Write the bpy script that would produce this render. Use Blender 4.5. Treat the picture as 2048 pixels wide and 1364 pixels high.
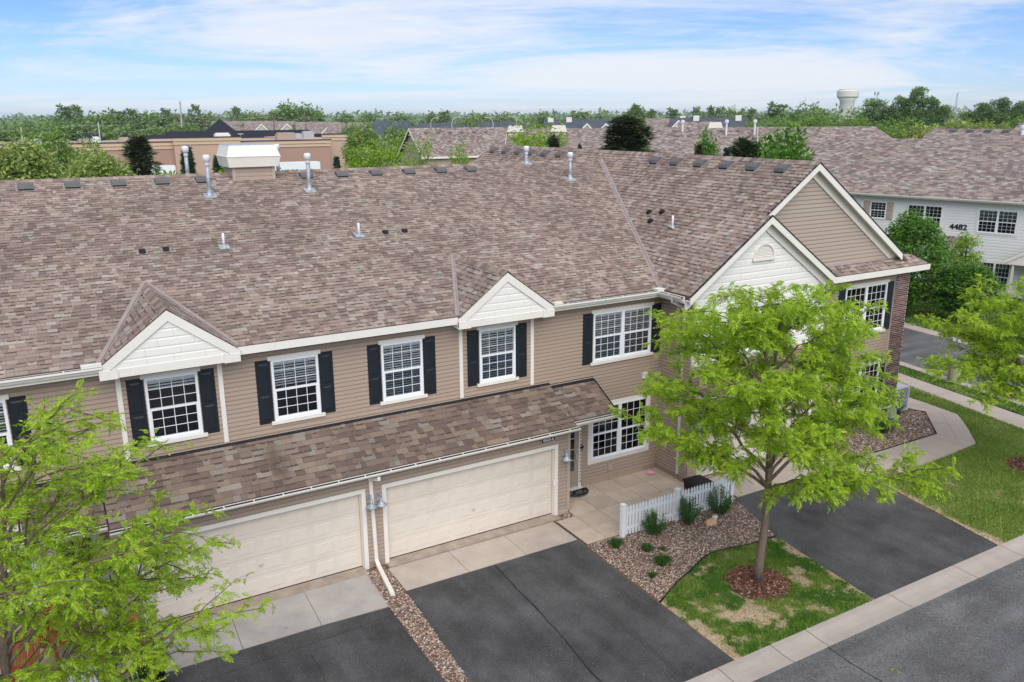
import bpy, math, random
import numpy as np
from mathutils import Vector, Matrix, noise

random.seed(11)
RNG = np.random.default_rng(11)
for o in list(bpy.data.objects):
    bpy.data.objects.remove(o)
SC = bpy.context.scene
COL = SC.collection
R = math.radians

# ---------------------------------------------------------------- camera
CAM_POS = np.array([-6.590, -18.843, 10.694])
YAW, PITCH, ROLL = R(30.109), R(15.022), R(-0.33)
F_ = np.array([math.sin(YAW) * math.cos(PITCH), math.cos(YAW) * math.cos(PITCH), -math.sin(PITCH)])
R0 = np.array([math.cos(YAW), -math.sin(YAW), 0.0])
U0 = np.cross(R0, F_)
R_ = R0 * math.cos(ROLL) + U0 * math.sin(ROLL)
U_ = -R0 * math.sin(ROLL) + U0 * math.cos(ROLL)
cd = bpy.data.cameras.new('camera')
cd.sensor_width = 36.0
cd.lens = 29.434
cd.clip_start = 0.1
cd.clip_end = 12000
cam = bpy.data.objects.new('camera', cd)
COL.objects.link(cam)
M = Matrix.Identity(4)
for i in range(3):
    M[i][0], M[i][1], M[i][2], M[i][3] = R_[i], U_[i], -F_[i], CAM_POS[i]
cam.matrix_world = M
SC.camera = cam

# ---------------------------------------------------------------- sky, sun, exposure
SUN_AZ, SUN_EL = R(196), R(44)          # compass bearing the light comes from (from +Y towards +X)
W = bpy.data.worlds.new('World')
SC.world = W
W.use_nodes = True
nt = W.node_tree
nt.nodes.clear()
def wn(t, **k):
    n = nt.nodes.new(t)
    for a, b in k.items():
        setattr(n, a, b)
    return n
sky = wn('ShaderNodeTexSky', sky_type='NISHITA', sun_disc=False, sun_elevation=SUN_EL, sun_rotation=SUN_AZ,
         air_density=1.0, dust_density=0.25, ozone_density=2.0)
tc = wn('ShaderNodeTexCoord')
sep = wn('ShaderNodeSeparateXYZ')
nt.links.new(tc.outputs['Generated'], sep.inputs[0])
def wm(op, a, b=None, c=None, clamp=False):
    n = wn('ShaderNodeMath', operation=op, use_clamp=clamp)
    for i, s in enumerate((a, b, c)):
        if s is None:
            continue
        if isinstance(s, (int, float)):
            n.inputs[i].default_value = s
        else:
            nt.links.new(s, n.inputs[i])
    return n.outputs[0]
# cloud layer: view direction cut with a level sheet high above
zz = wm('ADD', wm('MAXIMUM', sep.outputs[2], 0.0), 0.09)
cx = wm('DIVIDE', sep.outputs[0], zz)
cy = wm('DIVIDE', sep.outputs[1], zz)
# turn so that the streaks run along the view's left-right
ux = wm('ADD', wm('MULTIPLY', cx, 0.80), wm('MULTIPLY', cy, -0.60))
uy = wm('ADD', wm('MULTIPLY', cx, 0.60), wm('MULTIPLY', cy, 0.80))
comb = wn('ShaderNodeCombineXYZ')
nt.links.new(wm('MULTIPLY', ux, 0.62), comb.inputs[0])
nt.links.new(wm('MULTIPLY', uy, 1.0), comb.inputs[1])
comb.inputs[2].default_value = 3.7
n1 = wn('ShaderNodeTexNoise')
n1.inputs['Scale'].default_value = 0.42
n1.inputs['Detail'].default_value = 9
n1.inputs['Roughness'].default_value = 0.62
n1.inputs['Distortion'].default_value = 0.7
nt.links.new(comb.outputs[0], n1.inputs['Vector'])
n2 = wn('ShaderNodeTexNoise')
n2.inputs['Scale'].default_value = 2.4
n2.inputs['Detail'].default_value = 8
n2.inputs['Roughness'].default_value = 0.7
n2.inputs['Distortion'].default_value = 1.2
nt.links.new(comb.outputs[0], n2.inputs['Vector'])
cl = wm('ADD', wm('MULTIPLY', n1.outputs['Fac'], 0.82), wm('MULTIPLY', n2.outputs['Fac'], 0.18))
ramp = wn('ShaderNodeValToRGB')
ramp.color_ramp.interpolation = 'EASE'
ramp.color_ramp.elements[0].position = 0.44
ramp.color_ramp.elements[0].color = (0, 0, 0, 1)
ramp.color_ramp.elements[1].position = 0.64
ramp.color_ramp.elements[1].color = (1, 1, 1, 1)
nt.links.new(cl, ramp.inputs[0])
# the thin high cloud closes up overhead, as the soft light of the photograph shows
veil = wn('ShaderNodeMapRange', interpolation_type='SMOOTHSTEP')
veil.inputs['From Min'].default_value = 0.10
veil.inputs['From Max'].default_value = 0.70
veil.inputs['To Max'].default_value = 0.65
nt.links.new(sep.outputs[2], veil.inputs[0])
cf = wm('MAXIMUM', wm('MULTIPLY', ramp.outputs[0], 0.88, clamp=True), veil.outputs[0], clamp=True)
CLOUD = (4.25, 4.35, 4.55, 1)
tint = wn('ShaderNodeMixRGB', blend_type='MULTIPLY')
tint.inputs[0].default_value = 1.0
trp = wn('ShaderNodeValToRGB')          # clear air: pale at the horizon, blue above
trp.color_ramp.elements[0].position = 0.0
trp.color_ramp.elements[0].color = (0.38, 0.475, 0.74, 1)
trp.color_ramp.elements[1].position = 0.17
trp.color_ramp.elements[1].color = (0.25, 0.36, 0.58, 1)
trp.color_ramp.elements.new(0.60).color = (0.60, 0.68, 0.80, 1)
nt.links.new(wm('MAXIMUM', sep.outputs[2], 0.0), trp.inputs[0])
nt.links.new(trp.outputs[0], tint.inputs[2])
nt.links.new(sky.outputs[0], tint.inputs[1])
mix = wn('ShaderNodeMixRGB')
mix.inputs[2].default_value = CLOUD
nt.links.new(cf, mix.inputs[0])
nt.links.new(tint.outputs[0], mix.inputs[1])
bg = wn('ShaderNodeBackground')
bg.inputs['Strength'].default_value = 0.15
out = wn('ShaderNodeOutputWorld')
nt.links.new(mix.outputs[0], bg.inputs['Color'])
nt.links.new(bg.outputs[0], out.inputs[0])

sl = bpy.data.lights.new('sun', 'SUN')
sl.energy = 2.2
sl.angle = R(60)
sl.color = (1.0, 0.965, 0.905)
sun = bpy.data.objects.new('sun', sl)
COL.objects.link(sun)
sd = Vector((math.sin(SUN_AZ) * math.cos(SUN_EL), math.cos(SUN_AZ) * math.cos(SUN_EL), math.sin(SUN_EL)))
sun.rotation_euler = sd.to_track_quat('Z', 'Y').to_euler()
sun.location = (0, -30, 40)

SC.render.engine = 'CYCLES'
SC.view_settings.view_transform = 'Standard'
SC.view_settings.look = 'None'
SC.view_settings.exposure = 0.50
SC.view_settings.gamma = 1.0
SC.view_settings.use_curve_mapping = False
SC.cycles.max_bounces = 6
SC.cycles.diffuse_bounces = 3
SC.cycles.glossy_bounces = 3
SC.cycles.transmission_bounces = 4
SC.cycles.transparent_max_bounces = 12

# ---------------------------------------------------------------- object helpers
def lin(r, g, b):
    f = lambda c: (c / 255 / 12.92) if c / 255 <= 0.04045 else ((c / 255 + 0.055) / 1.055) ** 2.4
    return (f(r), f(g), f(b))

class G:
    """collects faces, becomes one mesh"""
    def __init__(s):
        s.v, s.f, s.mi = [], [], []
        s.cur = 0
    def add(s, vs, fs):
        n = len(s.v)
        s.v += [tuple(p) for p in vs]
        s.f += [tuple(i + n for i in f) for f in fs]
        s.mi += [s.cur] * len(fs)
        return s
    def box(s, x0, x1, y0, y1, z0, z1):
        return s.add([(x0, y0, z0), (x1, y0, z0), (x1, y1, z0), (x0, y1, z0), (x0, y0, z1), (x1, y0, z1), (x1, y1, z1), (x0, y1, z1)],
                     [(0, 3, 2, 1), (4, 5, 6, 7), (0, 1, 5, 4), (1, 2, 6, 5), (2, 3, 7, 6), (3, 0, 4, 7)])
    def prism(s, pts, off):
        """flat polygon pushed along off"""
        n = len(pts)
        off = np.array(off, float)
        a = [np.array(p, float) for p in pts]
        fs = [tuple(range(n - 1, -1, -1)), tuple(range(n, 2 * n))]
        fs += [(i, (i + 1) % n, n + (i + 1) % n, n + i) for i in range(n)]
        return s.add(a + [p + off for p in a], fs)
    def beam(s, p0, p1, w, h, up=(0, 0, 1), c=(0.5, 0.5)):
        """rectangular bar from p0 to p1: w across, h along up"""
        p0, p1, up = np.array(p0, float), np.array(p1, float), np.array(up, float)
        d = p1 - p0
        d /= np.linalg.norm(d)
        a = np.cross(d, up)
        a /= np.linalg.norm(a)
        b = np.cross(a, d)
        q = []
        for p in (p0, p1):
            for (i, j) in ((0, 0), (1, 0), (1, 1), (0, 1)):
                q.append(p + a * w * (i - c[0]) + b * h * (j - c[1]))
        return s.add(q, [(0, 3, 2, 1), (4, 5, 6, 7), (0, 1, 5, 4), (1, 2, 6, 5), (2, 3, 7, 6), (3, 0, 4, 7)])
    def tube(s, pts, rad, n=6, cap=True):
        pts = [np.array(p, float) for p in pts]
        if not hasattr(rad, '__len__'):
            rad = [rad] * len(pts)
        base = len(s.v)
        vs, fs = [], []
        prev = None
        for i, p in enumerate(pts):
            d = pts[min(i + 1, len(pts) - 1)] - pts[max(i - 1, 0)]
            d = d / (np.linalg.norm(d) + 1e-9)
            if prev is None:
                ref = np.array([0, 0, 1.0]) if abs(d[2]) < 0.9 else np.array([1.0, 0, 0])
                a = np.cross(d, ref)
            else:
                a = prev - d * (prev @ d)
            a /= (np.linalg.norm(a) + 1e-9)
            prev = a
            b = np.cross(d, a)
            for k in range(n):
                t = 2 * math.pi * k / n
                vs.append(p + rad[i] * (a * math.cos(t) + b * math.sin(t)))
        for i in range(len(pts) - 1):
            for k in range(n):
                k2 = (k + 1) % n
                fs.append((i * n + k, i * n + k2, (i + 1) * n + k2, (i + 1) * n + k))
        if cap:
            fs.append(tuple(range(n - 1, -1, -1)))
            fs.append(tuple((len(pts) - 1) * n + k for k in range(n)))
        return s.add(vs, fs)
    def lathe(s, prof, c=(0, 0, 0), n=12):
        """prof = [(r, z)...]"""
        vs, fs = [], []
        for (r, z) in prof:
            for k in range(n):
                t = 2 * math.pi * k / n
                vs.append((c[0] + r * math.cos(t), c[1] + r * math.sin(t), c[2] + z))
        m = len(prof)
        for i in range(m - 1):
            for k in range(n):
                k2 = (k + 1) % n
                fs.append((i * n + k, i * n + k2, (i + 1) * n + k2, (i + 1) * n + k))
        fs.append(tuple(range(n - 1, -1, -1)))
        fs.append(tuple((m - 1) * n + k for k in range(n)))
        return s.add(vs, fs)
    def mesh(s, name, mats, smooth=False):
        me = bpy.data.meshes.new(name)
        me.from_pydata([tuple(map(float, p)) for p in s.v], [], s.f)
        if not isinstance(mats, (list, tuple)):
            mats = [mats]
        for m in mats:
            me.materials.append(m)
        if len(mats) > 1:
            me.polygons.foreach_set('material_index', s.mi)
        if smooth:
            me.polygons.foreach_set('use_smooth', [True] * len(me.polygons))
        me.update()
        return me
    def build(s, name, mats, parent=None, smooth=False, kind=None, label=None, wf=None):
        if wf is not None:
            s.v = [tuple(wf @ Vector(p)) for p in s.v]
        return put(name, s.mesh(name, mats, smooth), parent, kind, label)

def put(name, me, parent=None, kind=None, label=None, mat4=None):
    o = bpy.data.objects.new(name, me)
    COL.objects.link(o)
    if parent is not None:
        o.parent = parent
    if mat4 is not None:
        o.matrix_local = mat4
    if kind:
        o['kind'] = kind
    if label:
        o['label'] = label
    return o

def np_mesh(name, verts, faces, mat, smooth=False):
    """verts (N,3); faces (M,k) constant k"""
    me = bpy.data.meshes.new(name)
    verts = np.asarray(verts, np.float32)
    faces = np.asarray(faces, np.int32)
    me.vertices.add(len(verts))
    me.vertices.foreach_set('co', verts.ravel())
    k = faces.shape[1]
    me.loops.add(faces.size)
    me.loops.foreach_set('vertex_index', faces.ravel())
    me.polygons.add(len(faces))
    me.polygons.foreach_set('loop_start', np.arange(0, faces.size, k, dtype=np.int32))
    if smooth:
        me.polygons.foreach_set('use_smooth', np.ones(len(faces), bool))
    me.materials.append(mat)
    me.update(calc_edges=True)
    return me

def thing(name, label, cat, loc=(0, 0, 0), rz=0.0, group=None):
    o = bpy.data.objects.new(name, None)
    o.empty_display_size = 0.3
    COL.objects.link(o)
    o.location = loc
    o.rotation_euler = (0, 0, rz)
    tag(o, label, cat, group)
    return o

def tag(o, label, cat, group=None):
    o['label'] = label
    o['category'] = cat
    if group:
        o['group'] = group
    return o

def copy_tree(o, parent=None):
    c = o.copy()
    COL.objects.link(c)
    if parent is not None:
        c.parent = parent
    for ch in list(o.children):
        copy_tree(ch, c)
    return c

# unit pieces, stretched by a matrix
def frame(o, x, y, z):
    m = Matrix.Identity(4)
    for i in range(3):
        m[i][0], m[i][1], m[i][2], m[i][3] = x[i], y[i], z[i], o[i]
    return m

UNIT = {}
UNIT['box'] = ([(0, 0, 0), (1, 0, 0), (1, 1, 0), (0, 1, 0), (0, 0, 1), (1, 0, 1), (1, 1, 1), (0, 1, 1)],
               [(0, 3, 2, 1), (4, 5, 6, 7), (0, 1, 5, 4), (1, 2, 6, 5), (2, 3, 7, 6), (3, 0, 4, 7)])
# clapboard: x along, y out of the wall is negative, z up
UNIT['board'] = ([(0, 0, 0), (1, 0, 0), (0, -1, 0), (1, -1, 0), (0, -0.90, .70), (1, -0.90, .70), (0, -.28, .82), (1, -.28, .82), (0, -.22, 1.02), (1, -.22, 1.02)],
                 [(0, 2, 3, 1), (2, 4, 5, 3), (4, 6, 7, 5), (6, 8, 9, 7), (0, 8, 6, 4, 2), (1, 3, 5, 7, 9)])
# shingle tab: x along the eave, y up the slope, z off the roof
UNIT['tab'] = ([(0, 0, 0), (1, 0, 0), (1, 0, 1), (0, 0, 1), (0, 1, .15), (1, 1, .15)],
               [(0, 1, 2, 3), (3, 2, 5, 4), (0, 3, 4), (1, 5, 2)])
# raised panel: x, z in the face, y out is negative
b_ = .10
UNIT['panel'] = ([(0, 0, 0), (1, 0, 0), (1, 0, 1), (0, 0, 1), (b_ * .5, -1, b_), (1 - b_ * .5, -1, b_), (1 - b_ * .5, -1, 1 - b_), (b_ * .5, -1, 1 - b_)],
                 [(4, 5, 6, 7), (0, 1, 5, 4), (1, 2, 6, 5), (2, 3, 7, 6), (3, 0, 4, 7), (0, 3, 2, 1)])
UNIT_ME = {}
def unit_mesh(key, mat, name):
    k = (key, mat.name, name)
    if k not in UNIT_ME:
        me = bpy.data.meshes.new(name)
        v, f = UNIT[key]
        me.from_pydata(v, [], f)
        me.materials.append(mat)
        me.update()
        UNIT_ME[k] = me
    return UNIT_ME[k]

def seen_size(world_pts):
    d = world_pts - CAM_POS
    z = d @ F_
    z = np.where(z < 0.2, 0.2, z)
    x = (d @ R_) / z * 0.8176
    y = (d @ U_) / z * 0.8176
    if x.max() < -.5 or x.min() > .5 or y.max() < -.333 or y.min() > .333 or (d @ F_).min() < 0.2:
        return 0.0
    return float((x.max() - x.min()) * (y.max() - y.min()))

def world_of(parent):
    m = Matrix.Identity(4)
    p = parent
    while p is not None:
        m = p.matrix_basis @ m
        p = p.parent
    return m

def pieces(name, key, mats4, mat, parent, limit=300, rest_name=None, min_size=0.0):
    """the pieces that show largest become objects of their own; the rest is one mesh"""
    if not mats4:
        return
    uv, uf = UNIT[key]
    U = np.array([list(p) + [1.0] for p in uv])
    A = np.array([[list(r) for r in m] for m in mats4])              # N,4,4
    P = np.einsum('nij,kj->nki', A, U)[:, :, :3]
    W4 = np.array([list(r) for r in world_of(parent)]) if parent else np.eye(4)
    Pw = P @ W4[:3, :3].T + W4[:3, 3]
    size = np.array([seen_size(p) for p in Pw])
    order = np.argsort(-size)
    single = [i for i in order[:limit] if size[i] > min_size]
    me = unit_mesh(key, mat, name)
    for i in single:
        put(name, me, parent, None, None, mats4[i])
    s_ = set(single)
    rest = [i for i in range(len(mats4)) if i not in s_]
    if rest:
        k = len(uv)
        V = P[rest].reshape(-1, 3)
        fs = []
        for j in range(len(rest)):
            fs += [tuple(a + j * k for a in f) for f in uf]
        m2 = bpy.data.meshes.new(rest_name or name + '_field')
        m2.from_pydata(V.tolist(), [], fs)
        m2.materials.append(mat)
        m2.update()
        put(rest_name or name + '_field', m2, parent, 'stuff')

# ---------------------------------------------------------------- materials
def mat(name, col, rough=0.7, var=0.0, scale=4.0, bump=0.0, bscale=60.0, spec=0.3, metal=0.0, rnd=0.0, col2=None, detail=6, coord='Object', stretch=None):
    """plain surface with soft colour variation (col..col2 by noise) and fine relief"""
    m = bpy.data.materials.new(name)
    m.use_nodes = True
    t = m.node_tree
    b = t.nodes['Principled BSDF']
    b.inputs['Roughness'].default_value = rough
    b.inputs['Specular IOR Level'].default_value = spec
    b.inputs['Metallic'].default_value = metal
    c0 = tuple(col) + (1,)
    if var == 0 and rnd == 0 and col2 is None:
        b.inputs['Base Color'].default_value = c0
    tcn = t.nodes.new('ShaderNodeTexCoord')
    vec = tcn.outputs[coord]
    if coord == 'World':
        pass
    if stretch:
        mp = t.nodes.new('ShaderNodeMapping')
        mp.inputs['Scale'].default_value = stretch
        t.links.new(vec, mp.inputs[0])
        vec = mp.outputs[0]
    last = None
    if var > 0 or col2 is not None:
        n = t.nodes.new('ShaderNodeTexNoise')
        n.inputs['Scale'].default_value = scale
        n.inputs['Detail'].default_value = detail
        n.inputs['Roughness'].default_value = 0.65
        t.links.new(vec, n.inputs['Vector'])
        rp = t.nodes.new('ShaderNodeValToRGB')
        rp.color_ramp.elements[0].position = 0.33
        rp.color_ramp.elements[1].position = 0.67
        if col2 is None:
            rp.color_ramp.elements[0].color = tuple(c * (1 - var) for c in col) + (1,)
            rp.color_ramp.elements[1].color = tuple(min(1, c * (1 + var)) for c in col) + (1,)
        else:
            rp.color_ramp.elements[0].color = c0
            rp.color_ramp.elements[1].color = tuple(col2) + (1,)
        t.links.new(n.outputs['Fac'], rp.inputs[0])
        last = rp.outputs[0]
    if rnd > 0:
        h = t.nodes.new('ShaderNodeHueSaturation')
        r1 = rand_value(t)
        mr = t.nodes.new('ShaderNodeMapRange')
        mr.inputs['To Min'].default_value = 1 - rnd
        mr.inputs['To Max'].default_value = 1 + rnd
        t.links.new(r1, mr.inputs[0])
        t.links.new(mr.outputs[0], h.inputs['Value'])
        if last is None:
            h.inputs['Color'].default_value = c0
        else:
            t.links.new(last, h.inputs['Color'])
        last = h.outputs[0]
    if last is not None:
        t.links.new(last, b.inputs['Base Color'])
    if bump > 0:
        n = t.nodes.new('ShaderNodeTexNoise')
        n.inputs['Scale'].default_value = bscale
        n.inputs['Detail'].default_value = 4
        t.links.new(vec, n.inputs['Vector'])
        bp = t.nodes.new('ShaderNodeBump')
        bp.inputs['Strength'].default_value = bump
        bp.inputs['Distance'].default_value = 0.01
        t.links.new(n.outputs['Fac'], bp.inputs['Height'])
        t.links.new(bp.outputs[0], b.inputs['Normal'])
    return m

def rand_value(t):
    """a random number per loose piece and per object"""
    g = t.nodes.new('ShaderNodeNewGeometry')
    oi = t.nodes.new('ShaderNodeObjectInfo')
    a = t.nodes.new('ShaderNodeMath')
    t.links.new(g.outputs['Random Per Island'], a.inputs[0])
    t.links.new(oi.outputs['Random'], a.inputs[1])
    f = t.nodes.new('ShaderNodeMath')
    f.operation = 'FRACT'
    t.links.new(a.outputs[0], f.inputs[0])
    return f.outputs[0]

def palette_mat(name, cols, rough=0.9, grain=0.25, gscale=90.0, patch=0.18, pscale=0.5, stain=None, bump=0.25):
    """each loose piece takes one colour of the palette; mineral grain; soft weathering"""
    m = bpy.data.materials.new(name)
    m.use_nodes = True
    t = m.node_tree
    b = t.nodes['Principled BSDF']
    b.inputs['Roughness'].default_value = rough
    b.inputs['Specular IOR Level'].default_value = 0.15
    rp = t.nodes.new('ShaderNodeValToRGB')
    rp.color_ramp.interpolation = 'CONSTANT'
    el = rp.color_ramp.elements
    tot = sum(w for _, w in cols)
    acc = 0
    for i, (c, w) in enumerate(cols):
        e = el[0] if i == 0 else (el[1] if i == 1 else el.new(acc / tot))
        e.position = acc / tot
        e.color = tuple(c) + (1,)
        acc += w
    tcn = t.nodes.new('ShaderNodeTexCoord')
    ge = t.nodes.new('ShaderNodeNewGeometry')
    pos = ge.outputs['Position']
    pn = t.nodes.new('ShaderNodeTexNoise')
    pn.inputs['Scale'].default_value = 1.3
    pn.inputs['Detail'].default_value = 2
    t.links.new(pos, pn.inputs['Vector'])
    r = rand_value(t)
    # neighbours lean to the same blend
    mx = t.nodes.new('ShaderNodeMath'); mx.operation = 'MULTIPLY_ADD'
    t.links.new(pn.outputs['Fac'], mx.inputs[0]); mx.inputs[1].default_value = 0.7
    mx.inputs[2].default_value = -0.35
    ad = t.nodes.new('ShaderNodeMath'); ad.operation = 'ADD'
    t.links.new(r, ad.inputs[0]); t.links.new(mx.outputs[0], ad.inputs[1])
    fr = t.nodes.new('ShaderNodeMath'); fr.operation = 'WRAP'
    fr.inputs[1].default_value = 1.0; fr.inputs[2].default_value = 0.0
    t.links.new(r, fr.inputs[0])
    t.links.new(fr.outputs[0], rp.inputs[0])
    last = rp.outputs[0]
    def mul(fac_out, lo, hi, last, f0=0.3, f1=0.7):
        mr = t.nodes.new('ShaderNodeMapRange')
        mr.inputs['From Min'].default_value = f0
        mr.inputs['From Max'].default_value = f1
        mr.inputs['To Min'].default_value = lo
        mr.inputs['To Max'].default_value = hi
        t.links.new(fac_out, mr.inputs[0])
        h = t.nodes.new('ShaderNodeVectorMath'); h.operation = 'SCALE'
        t.links.new(last, h.inputs[0]); t.links.new(mr.outputs[0], h.inputs['Scale'])
        return h.outputs[0]
    gn = t.nodes.new('ShaderNodeTexNoise')
    gn.inputs['Scale'].default_value = gscale
    gn.inputs['Detail'].default_value = 3
    t.links.new(pos, gn.inputs['Vector'])
    last = mul(gn.outputs['Fac'], 1 - grain, 1 + grain, last)
    wn_ = t.nodes.new('ShaderNodeTexNoise')
    wn_.inputs['Scale'].default_value = pscale
    wn_.inputs['Detail'].default_value = 5
    t.links.new(pos, wn_.inputs['Vector'])
    last = mul(wn_.outputs['Fac'], 1 - patch, 1 + patch, last)
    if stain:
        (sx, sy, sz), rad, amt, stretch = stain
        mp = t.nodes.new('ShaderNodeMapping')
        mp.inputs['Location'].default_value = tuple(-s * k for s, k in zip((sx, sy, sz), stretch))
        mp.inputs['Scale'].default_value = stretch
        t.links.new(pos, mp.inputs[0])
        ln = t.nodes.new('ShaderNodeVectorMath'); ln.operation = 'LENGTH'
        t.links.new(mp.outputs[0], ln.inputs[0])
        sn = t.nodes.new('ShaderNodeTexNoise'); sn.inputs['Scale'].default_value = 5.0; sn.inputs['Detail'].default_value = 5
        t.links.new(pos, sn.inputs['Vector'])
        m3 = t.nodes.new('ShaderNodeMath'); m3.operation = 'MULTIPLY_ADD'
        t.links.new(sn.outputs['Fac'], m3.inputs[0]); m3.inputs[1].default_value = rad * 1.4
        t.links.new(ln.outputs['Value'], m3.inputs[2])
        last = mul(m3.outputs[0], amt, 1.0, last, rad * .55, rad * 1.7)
    t.links.new(last, b.inputs['Base Color'])
    if bump > 0:
        bp = t.nodes.new('ShaderNodeBump')
        bp.inputs['Strength'].default_value = bump
        bp.inputs['Distance'].default_value = 0.004
        t.links.new(gn.outputs['Fac'], bp.inputs['Height'])
        t.links.new(bp.outputs[0], b.inputs['Normal'])
    return m

def leaf_mat(name, cols, trans=0.35, rough=0.55, nscale=0.9, bright=1.0):
    m = bpy.data.materials.new(name)
    m.use_nodes = True
    t = m.node_tree
    b = t.nodes['Principled BSDF']
    b.inputs['Roughness'].default_value = rough
    b.inputs['Specular IOR Level'].default_value = 0.25
    rp = t.nodes.new('ShaderNodeValToRGB')
    el = rp.color_ramp.elements
    n = len(cols)
    for i, c in enumerate(cols):
        e = el[i] if i < 2 else el.new(i / (n - 1))
    for i, c in enumerate(cols):
        el[i].position = i / (n - 1)
        el[i].color = tuple(min(1, x * bright) for x in c) + (1,)
    r = rand_value(t)
    g = t.nodes.new('ShaderNodeNewGeometry')
    nz = t.nodes.new('ShaderNodeTexNoise')
    nz.inputs['Scale'].default_value = nscale
    nz.inputs['Detail'].default_value = 3
    t.links.new(g.outputs['Position'], nz.inputs['Vector'])
    ma = t.nodes.new('ShaderNodeMath'); ma.operation = 'MULTIPLY_ADD'
    t.links.new(nz.outputs['Fac'], ma.inputs[0]); ma.inputs[1].default_value = 1.5; ma.inputs[2].default_value = -0.5
    mb = t.nodes.new('ShaderNodeMath'); mb.operation = 'MULTIPLY_ADD'
    t.links.new(r, mb.inputs[0]); mb.inputs[1].default_value = 0.5
    mc = t.nodes.new('ShaderNodeMath'); mc.operation = 'MULTIPLY'
    t.links.new(ma.outputs[0], mc.inputs[0]); mc.inputs[1].default_value = 0.5
    t.links.new(mc.outputs[0], mb.inputs[2])
    t.links.new(mb.outputs[0], rp.inputs[0])
    t.links.new(rp.outputs[0], b.inputs['Base Color'])
    if trans > 0:
        tr = t.nodes.new('ShaderNodeBsdfTranslucent')
        t.links.new(rp.outputs[0], tr.inputs[0])
        mx = t.nodes.new('ShaderNodeMixShader')
        mx.inputs[0].default_value = trans
        t.links.new(b.outputs[0], mx.inputs[1])
        t.links.new(tr.outputs[0], mx.inputs[2])
        t.links.new(mx.outputs[0], t.nodes['Material Output'].inputs[0])
    return m

def glass_mat(name, tint=(0.75, 0.8, 0.85), refl=0.10, fr=1.5):
    m = bpy.data.materials.new(name)
    m.use_nodes = True
    t = m.node_tree
    t.nodes.remove(t.nodes['Principled BSDF'])
    tr = t.nodes.new('ShaderNodeBsdfTransparent'); tr.inputs[0].default_value = tuple(tint) + (1,)
    gl = t.nodes.new('ShaderNodeBsdfGlossy'); gl.inputs['Roughness'].default_value = 0.03
    fn = t.nodes.new('ShaderNodeFresnel'); fn.inputs[0].default_value = fr
    ad = t.nodes.new('ShaderNodeMath'); ad.operation = 'ADD'; ad.use_clamp = True
    t.links.new(fn.outputs[0], ad.inputs[0]); ad.inputs[1].default_value = refl
    mx = t.nodes.new('ShaderNodeMixShader')
    t.links.new(ad.outputs[0], mx.inputs[0])
    t.links.new(tr.outputs[0], mx.inputs[1]); t.links.new(gl.outputs[0], mx.inputs[2])
    t.links.new(mx.outputs[0], t.nodes['Material Output'].inputs[0])
    return m

def roof_mat(name, cols, course=0.165, wide=0.3, mortar=0.006):
    """far roofs: courses too small to pick apart, coloured per tab along the roof's own UV in metres"""
    m = bpy.data.materials.new(name)
    m.use_nodes = True
    t = m.node_tree
    b = t.nodes['Principled BSDF']
    b.inputs['Roughness'].default_value = 0.9
    b.inputs['Specular IOR Level'].default_value = 0.15
    uv = t.nodes.new('ShaderNodeUVMap')
    sp = t.nodes.new('ShaderNodeSeparateXYZ'); t.links.new(uv.outputs[0], sp.inputs[0])
    def mth(op, a, bb=None):
        n = t.nodes.new('ShaderNodeMath'); n.operation = op
        for i, s in enumerate((a, bb)):
            if s is None: continue
            if isinstance(s, (int, float)): n.inputs[i].default_value = s
            else: t.links.new(s, n.inputs[i])
        return n.outputs[0]
    row = mth('FLOOR', mth('DIVIDE', sp.outputs[1], course))
    wr = t.nodes.new('ShaderNodeTexWhiteNoise'); wr.noise_dimensions = '1D'; t.links.new(row, wr.inputs['W'])
    colm = mth('FLOOR', mth('ADD', mth('DIVIDE', sp.outputs[0], wide), mth('MULTIPLY', wr.outputs['Value'], 7.0)))
    cmb = t.nodes.new('ShaderNodeCombineXYZ'); t.links.new(colm, cmb.inputs[0]); t.links.new(row, cmb.inputs[1])
    w2 = t.nodes.new('ShaderNodeTexWhiteNoise'); w2.noise_dimensions = '2D'; t.links.new(cmb.outputs[0], w2.inputs['Vector'])
    rp = t.nodes.new('ShaderNodeValToRGB'); rp.color_ramp.interpolation = 'CONSTANT'
    el = rp.color_ramp.elements
    tot = sum(w for _, w in cols); acc = 0
    for i, (c, w) in enumerate(cols):
        e = el[0] if i == 0 else (el[1] if i == 1 else el.new(acc / tot))
        e.position = acc / tot; e.color = tuple(c) + (1,); acc += w
    t.links.new(w2.outputs['Value'], rp.inputs[0])
    # course edge relief
    fr = mth('FRACT', mth('DIVIDE', sp.outputs[1], course))
    nz = t.nodes.new('ShaderNodeTexNoise'); nz.inputs['Scale'].default_value = 0.7; nz.inputs['Detail'].default_value = 5
    t.links.new(uv.outputs[0], nz.inputs['Vector'])
    mr = t.nodes.new('ShaderNodeMapRange'); mr.inputs['From Min'].default_value = .3; mr.inputs['From Max'].default_value = .7
    mr.inputs['To Min'].default_value = .85; mr.inputs['To Max'].default_value = 1.15
    t.links.new(nz.outputs['Fac'], mr.inputs[0])
    sc = t.nodes.new('ShaderNodeVectorMath'); sc.operation = 'SCALE'
    t.links.new(rp.outputs[0], sc.inputs[0]); t.links.new(mr.outputs[0], sc.inputs['Scale'])
    t.links.new(sc.outputs[0], b.inputs['Base Color'])
    bp = t.nodes.new('ShaderNodeBump'); bp.inputs['Strength'].default_value = .6; bp.inputs['Distance'].default_value = .03
    bp.invert = True
    t.links.new(fr, bp.inputs['Height']); t.links.new(bp.outputs[0], b.inputs['Normal'])
    return m

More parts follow.
